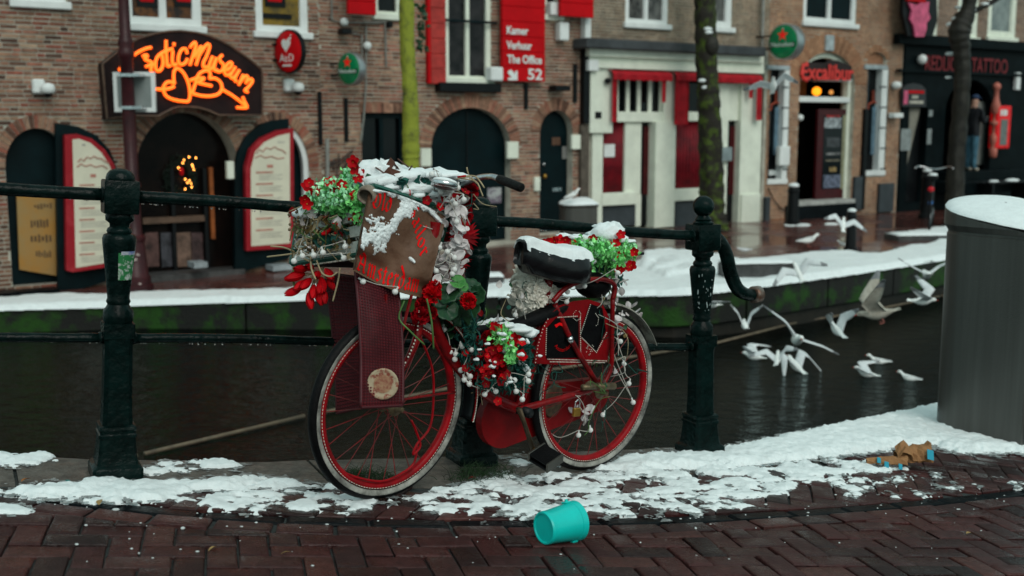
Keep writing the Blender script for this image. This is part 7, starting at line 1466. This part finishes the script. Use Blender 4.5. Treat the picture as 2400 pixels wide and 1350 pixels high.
# ---- bouquet behind the saddle
B11 = Bunch('saddle_bouquet', 'green sprigs with red flowers and snow behind the saddle', 'flowers', 1410, 620, 4.7)
B11.leaflets('foliage', [(1400, 590, 4.62, 50, 34), (1375, 625, 4.6, 16, 34), (1440, 585, 4.66, 40, 26), (1430, 620, 4.66, 36, 26), (1470, 590, 4.68, 26, 18), (1360, 575, 4.6, 22, 20), (1373, 650, 4.58, 8, 18)], 1700, .021, M_LEAFB, .7); B11.leaflets('pale_foliage', [(1400, 585, 4.6, 50, 30), (1465, 580, 4.66, 30, 16)], 420, .016, M_LEAFP, .75); B11.leaflets('dark_leaves', [(1410, 640, 4.66, 40, 20), (1440, 650, 4.7, 20, 20)], 50, .04, M_FIR, .6)
for u, v in ((1408, 578), (1416, 582), (1430, 575), (1443, 570), (1450, 600), (1458, 598), (1487, 590), (1453, 632), (1480, 622), (1476, 626), (1290, 568), (1300, 566), (1312, 562), (1282, 570), (1325, 562), (1455, 550), (1345, 572), (1390, 560), (1270, 570)): B11.fl(FLW_R[1], u, v, 4.585, random.uniform(.75, 1.0), .4)
B11.leaflets('front_foliage', [(1400, 590, 4.55, 44, 26), (1376, 618, 4.54, 14, 34), (1440, 606, 4.58, 34, 22), (1472, 594, 4.62, 24, 14)], 420, .021, M_LEAFB, .7)
B11.snow([(1425, 545, 4.64, .055, 1.2, .65), (1400, 550, 4.66, .035, 1.4, .6), (1450, 560, 4.66, .03, 1.3, .6), (1375, 560, 4.62, .03, 1.5, .5), (1350, 556, 4.62, .022, 1.6, .5), (1320, 552, 4.62, .018, 1.6, .5), (1430, 530, 4.7, .03, 1.6, .6), (1440, 608, 4.6, .016, 1.2, .7), (1385, 612, 4.56, .018, 1.3, .7), (1470, 565, 4.68, .02, 1.8, .4), (1410, 530, 4.7, .02, 2, .4)])
B11.tube('teal_ribbon', [(1252, 574, 4.6), (1265, 566, 4.62), (1285, 562, 4.64)], .007, mat('teal_ribbon', (.0, .22, .22), .5)); B11.tube('orange_ribbon', [(1285, 560, 4.62), (1310, 553, 4.62), (1330, 550, 4.62)], .004, mat('orange_ribbon', (.5, .14, .03), .6)); B11.tube('black_rod', [(1440, 606, 4.7), (1480, 598, 4.74), (1508, 594, 4.78)], .006, M_BLACK)
for u0 in (1425, 1440, 1412): B11.tube('vine', [(u0, 600, 4.6), (u0-8, 640, 4.6), (u0+4, 690, 4.62), (u0-4, 760, 4.62), (u0-14, 860, 4.66)], .0030, M_GSTEM)
# shells and petals hanging on the rack
B12 = Bunch('shell_garland', 'pale shells and petals strung down the rear rack', 'garland', 1440, 720, 4.66)
for k in range(30): put('petal', PETM, B12.e, mat4=Matrix.Translation(B12.at(1442+random.gauss(0, 12), 640+k*4.2, 4.62+random.uniform(-.03, .03))) @ rot() @ Matrix.Scale(random.uniform(.6, .95), 4))
for k in range(14): put('petal', PETM, B12.e, mat4=Matrix.Translation(B12.at(1480+random.gauss(0, 12), 752+random.gauss(0, 12), 4.95)) @ rot() @ Matrix.Scale(.8, 4))
B12.tube('red_strip', [(1478, 735, 4.95), (1495, 755, 4.95), (1502, 790, 4.95)], .008, M_PETR)
for k in range(10): put('petal', PETM, B12.e, mat4=Matrix.Translation(B12.at(1362+random.gauss(0, 14), 965+random.gauss(0, 10), 4.6)) @ rot() @ Matrix.Scale(.8, 4))
# ---- loose wires and tendrils wound over the bicycle
B13 = Bunch('wire_tangle', 'tangle of pale and green wires wound over rack, frame and rear wheel', 'wires', 1400, 800, 4.55)
for k in range(26):
    u = random.choice((1290, 1400, 1440, 1380, 1250, 1200, 1120))+random.gauss(0, 22); v = random.choice((760, 860, 930, 690))+random.gauss(0, 22); D = float(np.interp(u, [1100, 1450], [4.22, 4.56])); pts = [(u, v, D)]
    for j in range(4): pts.append((pts[-1][0]+random.gauss(0, 16), pts[-1][1]+random.gauss(14, 16), D+random.gauss(0, .02)))
    B13.tube('wire', pts, .0017, random.choice((M_WIRE, M_GSTEM, M_STEM, M_FIR)), n=5)
for k in range(40):
    u = random.uniform(1090, 1470); v = random.uniform(650, 900); b = MB(); leafmesh(b, Matrix.Translation(B13.at(u, v, float(np.interp(u, [1100, 1470], [4.22, 4.62])))) @ rot(), random.uniform(.02, .04), random.uniform(.014, .026), .5, n=4); b.build('stray_leaf', random.choice((M_FIR, M_LEAFD, M_BRLEAF, M_PETW, M_PETD)), B13.e, smooth=True)
B14 = Bunch('basket_tangle', 'tangle of faded blossoms, tendrils and scraps over the crate rim', 'flowers', 960, 470, 3.95)
for k in range(70):
    u = random.uniform(845, 1100); v = 455+(u-850)*.14+random.gauss(0, 14)-40*math.sin(PI*(u-845)/255)*.5; b = MB(); leafmesh(b, Matrix.Translation(B14.at(u, v, float(np.interp(u, [845, 1100], [3.84, 4.08]))+random.gauss(0, .02))) @ rot(), random.uniform(.018, .045), random.uniform(.014, .03), .5, n=4); b.build('scrap', random.choice((M_FIR, M_LEAFD, M_BRLEAF, M_PETW, M_PETD, M_PETW, M_STEM)), B14.e, smooth=True)
for k in range(22):
    u = random.uniform(880, 1110); v = 440+(u-850)*.1+random.gauss(0, 12); D = float(np.interp(u, [845, 1100], [3.84, 4.05])); B14.tube('tendril', [(u, v, D), (u+random.gauss(0, 20), v+random.gauss(10, 14), D-.01), (u+random.gauss(0, 26), v+random.gauss(22, 16), D)], .0018, random.choice((M_WIRE, M_STEM, M_GSTEM, M_FIR)), n=5)
for u, v in ((900, 452), (955, 455), (1000, 470), (1030, 485), (1068, 462), (1090, 450), (1040, 468)): B14.fl(random.choice((FLW_D, FLW_R[0])), u, v, float(np.interp(u, [845, 1100], [3.83, 4.04])), .8)
# ---- globe light strings
def lights(label, bulbs, D):
    p0 = atD(bulbs[0][0], bulbs[0][1], D); o = empty('light_string', p0, label=label, cat='lights'); W = []
    for i, q in enumerate(bulbs):
        u, v = q[0], q[1]; d = q[2] if len(q) > 2 else D; c = atD(u, v, d)-p0; g = MB().ball(c, .0105, 14).build('bulb', M_BULB, o, smooth=True)
        dr = Vector((random.gauss(0, .6), 0, 1)).normalized(); MB().tube([c+dr*.009, c+dr*.020], .0035, 6).build('cap', M_BULB, g); W.append(c+dr*.021)
    P = []
    for a, c in zip(W[:-1], W[1:]):
        if (c-a).length < .6: MB().tube(smooth_pts([a, (a+c)/2+Vector((random.gauss(0, .012), 0, -.012+random.gauss(0, .01))), c], 5), .0016, 5).build('wire', M_WIRE, o, smooth=True)
lights('white globe bulbs on a wire along the crate and banner', [(709, 600), (735, 598), (757, 592), (809, 578), (806, 605), (689, 612), (724, 432, 4.0)], 3.86); lights('white globe bulbs dangling under the leather banner', [(851, 660), (926, 684)], 3.84); lights('white globe bulbs in the handlebar blossoms', [(916, 447), (1087, 468), (1067, 478), (1073, 440), (1058, 447), (1033, 450), (1012, 408), (1070, 520)], 3.98)
lights('white globe bulbs beside the banner and middle post', [(1048, 590), (1065, 632), (1060, 642), (1030, 663), (1065, 604), (1022, 635), (1030, 580)], 4.0)
lights('white globe bulbs around the frame bouquet', [(1042, 772), (1055, 825), (1068, 830), (1066, 842), (1083, 812), (1105, 820), (1080, 868), (1088, 890), (1102, 882), (1100, 900), (1136, 924), (1162, 917), (1186, 900), (1206, 891), (1210, 917), (1224, 936), (1239, 877), (1238, 893), (1195, 888)], 4.12)
lights('white globe bulbs trailing from chain case to pedal', [(1262, 990), (1245, 1014), (1285, 1022), (1356, 1020), (1384, 1008)], 4.55); lights('white globe bulbs hanging in the rear wheel', [(1413, 972), (1474, 899), (1463, 852), (1454, 800), (1404, 777), (1418, 728), (1484, 943), (1340, 722)], 4.62)
lights('white globe bulbs around the cream rosette', [(1302, 712), (1328, 707), (1208, 738), (1370, 670), (1330, 684), (1448, 640)], 4.40)
# ================================================================ SMALL THINGS ON THE DECK
M_TEAL = mat('teal_plastic', (.003, .58, .53), .32, col2=(.003, .52, .475), scale=14, bump=.04, bscale=60, coat=.15)
c = onG(1272, 1276); ax = Vector((.80, .60, 0)); ax = (ax-GNORM*ax.dot(GNORM)).normalized(); LB, RB, RT = .138, .054, .064; tl = math.asin((RT-RB)/LB); axd = (ax*math.cos(tl)+GNORM*math.sin(tl)).normalized()
up_ = (GNORM-axd*GNORM.dot(axd)).normalized(); o_ = c+up_*RB; BKM = Matrix((up_.cross(axd), up_, axd)).transposed().to_4x4(); BKM.translation = o_
bk = empty('bucket', mat4=BKM, label='small turquoise plastic bucket lying on its side on the bricks', cat='bucket')
smooth_by_angle(MB().lathe([(.001, .004), (RB*.84, .004), (RB*.86, .0), (RB*.95, .0), (RB, .004), (RB*1.005, .012), (RB*.985, .016), (RT*.97, LB-.022), (RT*1.01, LB-.020), (RT*1.03, LB), (RT*1.0, LB+.002), (RT*.96, LB-.004), (RB*.95, .02), (.001, .012)], 48, caps=False).build('shell', M_TEAL, bk), 40)
for a in (R(70), R(250)):
    M = Matrix.Rotation(a, 4, 'Z'); b = MB(); b.tube([M @ Vector((RT*.96, 0, LB-.026)), M @ Vector((RT*1.16, 0, LB-.026))], .0055, 10); b.bbox(RT*.95, RT*1.05, -.014, .014, LB-.040, LB-.016, .003, M=M); b.build('handle_lug', M_TEAL, bk)
# crumpled paper bag
p0 = onG(2130, 1098); bg_ = empty('paper_bag', p0, label='crumpled brown paper bag with blue print on the snowy bricks', cat='bag'); M_PAPER = mat('brown_paper', (.34, .17, .07), .7, col2=(.25, .115, .045), scale=20, bump=.4, bscale=60); M_PBLUE = mat('blue_print', (.02, .30, .42), .6, var=.1)
def crumple(L, r0, r1, seed, n=16, k=12):
    rs = random.Random(seed); P = []
    for i in range(k+1):
        t = i/k; row = []
        for j in range(n):
            a = 2*PI*j/n; r = (r0+(r1-r0)*t)*(1+rs.uniform(-.13, .13)+.12*math.sin(3*a+i*.7)); row.append(Vector((L*t+rs.uniform(-.004, .004), r*math.cos(a)*.9, max(-r0*.3, r*math.sin(a)))))
        P.append(row)
    return P
def bagpart(name, P, M, m): b = MB(); b.grid([[M @ p for p in r] for r in P], close=True); return b.build(name, m, bg_.e if hasattr(bg_, 'e') else bg_)
pl_ = lambda u, v, h=0: onG(u, v)-p0+Vector((0, 0, h))
bagpart('bag_body', crumple(.15, .035, .068, 3), Matrix.Translation(pl_(2100, 1092, .035)) @ Matrix.Rotation(R(10), 4, 'Z'), M_PAPER); bagpart('bag_body', crumple(.18, .018, .030, 5), Matrix.Translation(pl_(2030, 1090, .016)) @ Matrix.Rotation(R(-4), 4, 'Z'), M_PAPER)
P = [[pl_(2100, 1095, .05)+Vector((.0+.075*i/4, -.03+.02*j, .03*math.sin(i*.9)+.012*j+.006*math.sin(i*2.2+j*3))) for j in range(4)] for i in range(5)]; MB().slab(P, .002).build('bag_flap', M_PAPER, bg_)
for u, v, h, s_ in ((2168, 1096, .078, .018), (2068, 1092, .022, .012), (2050, 1088, .036, .010), (2100, 1096, .022, .010)):
    MB().box(-s_, s_, -.001, .001, -s_*1.3, s_*1.3, M=Matrix.Translation(pl_(u, v, h)+Vector((0, -.058, 0))) @ Euler((-.5, .3, .3)).to_matrix().to_4x4()).build('blue_patch', M_PBLUE, bg_)
# leaves, wrappers and weeds on the deck
def litter(name, label, cat, u, v, m, L, W, group=None):
    b = MB(); M = Matrix.Translation(onG(u, v, .006)) @ Euler((random.uniform(-.3, .3), random.uniform(-.3, .3), random.uniform(0, 6))).to_matrix().to_4x4(); leafmesh(b, M, L, W, .4, n=6); b.build(name, m, label=label, cat=cat, group=group)
M_FALL = mat('fallen_leaf', (.30, .19, .07), .6, var=.4, scale=30)
litter('fallen_leaf', 'tan fallen leaf on the snow edge left of the bicycle', 'leaf', 232, 1182, M_FALL, .05, .02); litter('fallen_leaf', 'pale leaf scrap on wet bricks at lower left', 'leaf', 508, 1280, M_FALL, .035, .016); litter('fallen_leaf', 'small pale leaf on wet bricks under the front wheel', 'leaf', 658, 1298, M_FALL, .03, .014); litter('fallen_leaf', 'yellowish leaf on the bricks at lower right', 'leaf', 2265, 1250, M_FALL, .04, .016)
litter('wrapper', 'orange wrapper scrap on the coping stone at far left', 'litter', 50, 1128, mat('orange_wrapper', (.35, .12, .02), .5), .035, .02); litter('wrapper', 'teal wrapper scrap on the coping stone at far left', 'litter', 160, 1131, mat('teal_wrapper', (.02, .25, .24), .5), .03, .016); litter('wrapper', 'flattened pale blue wrapper beside the front tyre', 'litter', 748, 1158, mat('blue_wrapper', (.35, .42, .45), .35, col2=(.12, .22, .35), scale=40), .07, .035); litter('wrapper', 'bright red scrap at the foot of the middle post', 'litter', 1115, 1120, M_PETR, .03, .016)
b = MB()
for cx, cy, n in ((840, 1122, 160), (900, 1128, 90), (1115, 1112, 150), (1170, 1118, 60), (1095, 1125, 60)):
    for k in range(n):
        q = onG(cx+random.gauss(0, 22), cy+random.gauss(0, 6)); t = Vector((random.gauss(0, .02), random.gauss(0, .02), random.uniform(.015, .05))); b.tube([q, q+t*.6, q+t+Vector((t.x, t.y, 0))], [.0012, .001, .0003], 3, caps=False)
b.build('weeds', mat('weed_green', (.010, .030, .008), .6, island=.5), label='thin green weeds in the joint under the bicycle', cat='grass', kind='stuff')
# ================================================================ GULLS
M_GULL = mat('gull_white', (.86, .88, .86), .7, var=.06, scale=12); M_GWING = mat('gull_wing_grey', (.74, .77, .78), .7, col2=(.60, .63, .65), scale=14); M_GTIP = mat('gull_wing_tip', (.22, .23, .24), .7, var=.3); M_GULLB = mat('young_gull_buff', (.46, .44, .38), .75, col2=(.33, .30, .25), scale=18); M_BEAK = mat('gull_red_bill', (.30, .05, .03), .5)
def gull(label, pos, yaw, pitch, roll, L, R_, sc=1.0, legs=None, head=0.0, body=None, fold=False, neck=0.0):
    """L, R_: (inner dihedral, outer dihedral, sweep) of each wing in degrees"""
    body = body or M_GULL; M = Matrix.Translation(pos) @ Matrix.Rotation(R(yaw), 4, 'Z') @ Matrix.Rotation(R(-pitch), 4, 'Y') @ Matrix.Rotation(R(roll), 4, 'X') @ Matrix.Scale(sc, 4)
    o = empty('gull', mat4=M, label=label, cat='gull', group='gulls over the canal'); b = MB(); rows = []
    for x, z, ry, rz in ((-.215, .012, .050, .003), (-.16, .006, .038, .010), (-.11, 0, .036, .028), (-.05, -.004, .050, .050), (.02, -.006, .056, .057), (.08, .002+neck*.1, .046, .050), (.125, .020+neck*.5, .031, .035), (.155, .034+neck, .028, .030), (.182, .038+neck, .026, .027), (.203, .036+neck, .018, .019), (.214, .034+neck, .007, .008)):
        rows.append([Vector((x, ry*math.cos(t), z+rz*math.sin(t))) for t in [2*PI*j/12 for j in range(12)]])
    b.grid(rows, close=True); b.f += [tuple(range(12)), tuple(range(len(b.v)-1, len(b.v)-13, -1))]; b.m += [0, 0]
    for sgn, (d1, d2, swp) in ((1, L), (-1, R_)):
        if fold:
            P = []
            for i in range(8):
                t = i/7; P.append([Vector((.08-.30*t, sgn*(.050-.028*t+.004*math.sin(PI*a)), .030-.012*t+(.040-.034*t)*(.5-a))) for a in (0, .25, .5, .75, 1)])
            b.slab(P, .006*sgn, 1); continue
        P = []; n = 10; y, z, x = .035, .015, .0
        for i in range(n+1):
            t = i/n; dh = R(d1 if t < .42 else d1+(d2-d1)*min(1, (t-.42)/.15)); st = .042
            if i: y += st*math.cos(dh); z += st*math.sin(dh); x += (.020 if t < .42 else -.034)*(1+swp)
            ch = .165*(1-.12*t) if t < .5 else .165*(.94-.74*((t-.5)/.5)**1.4); ch = max(ch, .012)
            P.append([Vector((x+ch*(.4-a)+.02, sgn*y, z+.014*math.sin(PI*a)*(1-t*.6)-.010*a*a)) for a in (0, .2, .45, .75, 1)])
        k0 = len(b.f); b.slab(P, .007*sgn, 1)
        for q in range(k0, len(b.f)):
            if sum(math.hypot(b.v[i][1], b.v[i][2]) for i in b.f[q])/len(b.f[q]) > .37: b.m[q] = 2
    b.build('body', [body, M_GWING if body is M_GULL else body, M_GTIP], o, smooth=True)
    MB().tube([(.208, 0, .034+neck), (.235, 0, .030+neck), (.248, 0, .024+neck)], [.008, .006, .001], 8).build('bill', M_BEAK, o, smooth=True)
    for s_ in (1, -1): MB().ball((.188, s_*.0235, .045+neck), .0042, 6).build('eye', M_BLACK, o)
    if legs:
        for s_ in (1, -1):
            q = Vector((-.01, s_*.022, -.05)); e = Vector((.0+legs[1], s_*.022, -.05-legs[0])); MB().tube([q, (q+e)/2+Vector((-.01, 0, 0)), e], .0045, 6).build('leg', mat('gull_leg', (.35, .12, .10), .6), o); MB().tube([e, e+Vector((.04, s_*.008, 0))], [.006, .012], 6, flat=.3).build('foot', mat('gull_leg', (.35, .12, .10), .6), o)
    return o
wp = lambda u, v, h=.03: onZ(u, v, WATER+h)
gull('white gull perched on the snowy small bin', atD(1342, 456, 15.95), 18, 22, 0, (0, 0, 0), (0, 0, 0), .62, legs=(.05, 0), fold=True, neck=.02)
gull('white gull flying high before the red awning and pub window', atD(1812, 203, 13), -98, 32, 16, (24, -14, .2), (10, 26, .2), .72)
p = onS(1893, 584); gull('buff white gull standing on the wet quay near slim bollard', p+Vector((0, 0, .13)), 6, 8, 0, (0, 0, 0), (0, 0, 0), .80, legs=(.08, 0), fold=True, neck=.03)
gull('white gull with crossed wings flying at the slim bollard', atD(1976, 528, 13.5), 76, 34, 22, (22, 4, .2), (26, 8, .2), .60)
gull('white gull gliding low over the snowy quay edge', atD(1872, 640, 12), 100, 36, -28, (16, 4, .2), (20, 2, .2), .66)
gull('white gull half hidden behind the ball topped railing post', atD(1668, 714, 10.5), -160, 5, 0, (20, 10, 0), (20, 10, 0), .5)
gull('white gull with wings in a deep V just right of the railing scroll', atD(1746, 763, 10.5), 85, 5, 0, (66, 52, .1), (66, 52, .1), .58)
gull('white gull with wings spread in a V high beside the grey bin', atD(2172, 643, 11.5), 82, -6, 0, (30, 26, .2), (34, 30, .2), .74)
gull('white gull banking with one raised wing beside the grey bin', atD(2160, 706, 11), -25, 0, 14, (55, 30, .2), (40, 60, .2), .62)
gull('large buff gull with raised wings and dangling pink feet', atD(2060, 735, 9.5), 168, -14, -10, (62, 74, -.1), (50, 60, -.1), .82, legs=(.05, -.03), body=M_GULLB)
gull('white gull with wings raised landing on the dark water', atD(1962, 775, 10.0), 110, 22, 0, (52, 60, 0), (62, 80, 0), .62)
gull('white gull with widest wings spread diagonally above the water', atD(1868, 795, 9.6), -98, 4, -32, (18, 4, .05), (22, 2, .05), .84)
gull('white gull raising curled wings on the water near the post', wp(1768, 836), 150, 4, 0, (60, -10, .3), (60, -10, .3), .58)
gull('white gull seen from behind settling on the water', wp(1866, 858, .05), 118, 24, 0, (40, -46, .6), (40, -46, .6), .66)
gull('small white gull floating and facing left, farthest on the water', wp(2060, 846), 172, 4, 0, (0, 0, 0), (0, 0, 0), .56, fold=True, neck=.045)
gull('white gull floating with one lifted wing near the grey bin', wp(2032, 876), 160, 8, 0, (30, -10, .4), (40, 6, .3), .56, neck=.03)
gull('small white gull floating beside the grey bin, facing away', wp(2132, 886, .02), 150, 4, 0, (0, 0, 0), (0, 0, 0), .52, fold=True, neck=.045)
gull('white gull flapping just above the others at mid water', atD(1822, 842, 10.3), 70, 20, -18, (44, 20, .1), (36, 10, .1), .55)
gull('small white gull standing at the foot of the slim bollard', onS(1975, 584)+Vector((0, 0, .07)), 200, 10, 0, (0, 0, 0), (0, 0, 0), .5, legs=(.06, 0), fold=True, neck=.03)
gull('grey gull resting on the quay snow near the mossy tree', onS(1745, 594)+Vector((0, 0, .05)), 170, 0, 0, (0, 0, 0), (0, 0, 0), .5, body=M_GWING, fold=True)
# ================================================================ PERSON IN THE BLACK SHOP DOORWAY
def person():
    x, z = T.P(2275, 402, .35); foot = facw(T.s0+x, .35, T.zb+z); me = bpy.data.meshes.new('body'); H = 1.55; k = H/1.75
    V = [(0, 0, .95, .13), (0, 0, 1.15, .135), (0, 0, 1.36, .15), (0, 0, 1.50, .065), (.02, 0, 1.60, .085), (.03, 0, 1.70, .085), (0, .09, .88, .10), (.02, .10, .48, .075), (0, .11, .09, .055), (.14, .12, .04, .045), (0, -.09, .88, .10), (-.02, -.10, .48, .075), (-.03, -.11, .09, .055), (.11, -.12, .04, .045),
         (0, .19, 1.40, .075), (.10, .24, 1.15, .06), (.30, .14, 1.28, .045), (.36, .11, 1.33, .04), (0, -.19, 1.40, .075), (.08, -.24, 1.14, .06), (.28, -.12, 1.24, .045), (.34, -.09, 1.29, .04)]
    E = [(0, 1), (1, 2), (2, 3), (3, 4), (4, 5), (0, 6), (6, 7), (7, 8), (8, 9), (0, 10), (10, 11), (11, 12), (12, 13), (2, 14), (14, 15), (15, 16), (16, 17), (2, 18), (18, 19), (19, 20), (20, 21)]
    me.from_pydata([(v[0]*k, v[1]*k, v[2]*k) for v in V], E, []); ob = bpy.data.objects.new('tmp', me); COL.objects.link(ob); ob.modifiers.new('s', 'SKIN'); ss_ = ob.modifiers.new('ss', 'SUBSURF'); ss_.levels = 2
    for i, v in enumerate(V): me.skin_vertices[0].data[i].radius = (v[3]*k, v[3]*k); me.skin_vertices[0].data[i].use_root = (i == 0)
    bpy.context.view_layer.update(); dg = bpy.context.evaluated_depsgraph_get(); m2 = bpy.data.meshes.new_from_object(ob.evaluated_get(dg)); bpy.data.objects.remove(ob)
    m2.materials.clear()
    for mm in (mat('dark_jacket', (.008, .009, .012), .8, var=.3), mat('blue_jeans', (.045, .12, .17), .8, var=.35, scale=9), mat('skin', (.40, .22, .16), .6, var=.05), mat('pale_shoe', (.35, .30, .24), .7)): m2.materials.append(mm)
    for p in m2.polygons:
        c = p.center/k; p.use_smooth = True; p.material_index = 3 if c.z < .09 else 1 if c.z < .84 else 2 if (c.z > 1.5 or (c.x > .31 and c.z > 1.2)) else 0
    o = empty('person', foot, math.atan2(FA_T.y, FA_T.x)+R(-8), label='person in dark jacket, cap and blue jeans standing in the black shop doorway', cat='person'); put('body', m2, o)
    MB().ball((.025*k, 0, 1.735*k), .088*k, 14, sc=(1.05, 1, .7)).bbox(.06*k, .18*k, -.06*k, .06*k, 1.70*k, 1.715*k, .004).build('cap', mat('blue_cap', (.02, .04, .09), .8), o, smooth=True)
    MB().ball((.105*k, 0, 1.645*k), .017*k, 8, sc=(1.2, .8, 1.4)).build('nose', mat('skin', (.40, .22, .16), .6), o, smooth=True)
person()
# ================================================================ PARKED BICYCLE ACROSS THE CANAL
pb2 = onS(2178, 545); pb3 = onS(2196, 505); dv2 = (pb3-pb2); dv2.z = 0; dv2 = dv2.normalized(); db = empty('bicycle', pb2, math.atan2(dv2.y, dv2.x), label='dark bicycle with red rear light parked before the black shop', cat='bicycle')
for x in (0, 1.02):
    w_ = empty('wheel'); w_.parent = db; w_.location = (x, 0, .33); b = MB(); ring(b, .31, circ(.02, 8), 36); b.build('tyre', M_RUBBER, w_, smooth=True); b = MB(); ring(b, .285, circ(.009, 6), 36); b.build('rim', M_CHROME, w_, smooth=True)
    for i in range(12): t = 2*PI*i/12; MB().tube([(0, 0, 0), (.28*math.cos(t), 0, .28*math.sin(t))], .002, 4).build('spoke', M_CHROME, w_)
b = MB()
for p, q in (((0, 0, .33), (.42, 0, .30)), ((.42, 0, .30), (.30, 0, .85)), ((.42, 0, .32), (.90, 0, .75)), ((.33, 0, .62), (.88, 0, .80)), ((0, 0, .33), (.30, 0, .75)), ((.88, 0, .92), (.92, 0, .70)), ((.92, 0, .70), (1.02, 0, .33))): b.tube([p, q], .017, 8)
b.build('frame', M_BLACK, db, smooth=True); MB().bbox(.18, .42, -.09, .09, .86, .92, .03).build('saddle', M_BLACK, db); MB().tube(smooth_pts([(.72, .30, 1.02), (.84, .24, 1.05), (.88, 0, 1.0), (.84, -.24, 1.05), (.72, -.30, 1.02)], 4), .014, 8).build('handlebar', M_CHROME, db, smooth=True)
MB().tube([(.30, .0, .72), (-.02, .0, .72), (-.22, .0, .70)], .02, 6).build('rack', M_BLACK, db); MB().ball((-.24, 0, .72), .055, 10, sc=(.5, 1, .8)).build('rear_light', mat('red_lens', (.55, .01, .02), .3), db, smooth=True); MB().ball((-.18, 0, .50), .04, 8).build('blue_tag', mat('blue_tag', (.02, .12, .35), .5), db, smooth=True)
MB().ball((.30, 0, .93), .08, 10, sc=(1.3, 1, .4)).build('snow', M_SNOW, db, smooth=True)
# bench by the black shop
x_, z_ = T.P(2350, 448, .9); bq = empty('bench', facw(T.s0+x_, .9, T.zb+z_-.25), FA_ROT, label='dark bench with snow patches against the black shopfront', cat='bench')
for y in (-.15, 0, .15): MB().bbox(-.8, .8, y-.06, y+.06, .42, .46, .01).build('seat_slat', M_BLACK, bq)
for x in (-.65, .65): MB().box(x-.03, x+.03, -.2, .2, 0, .42).build('leg', M_BLACK, bq)
MB().ball((.15, -.1, .47), .14, 12, sc=(1.5, .8, .3)).build('snow', M_SNOW, bq, smooth=True); MB().ball((-.5, -.1, .47), .10, 12, sc=(1.5, .8, .3)).build('snow', M_SNOW, bq, smooth=True)
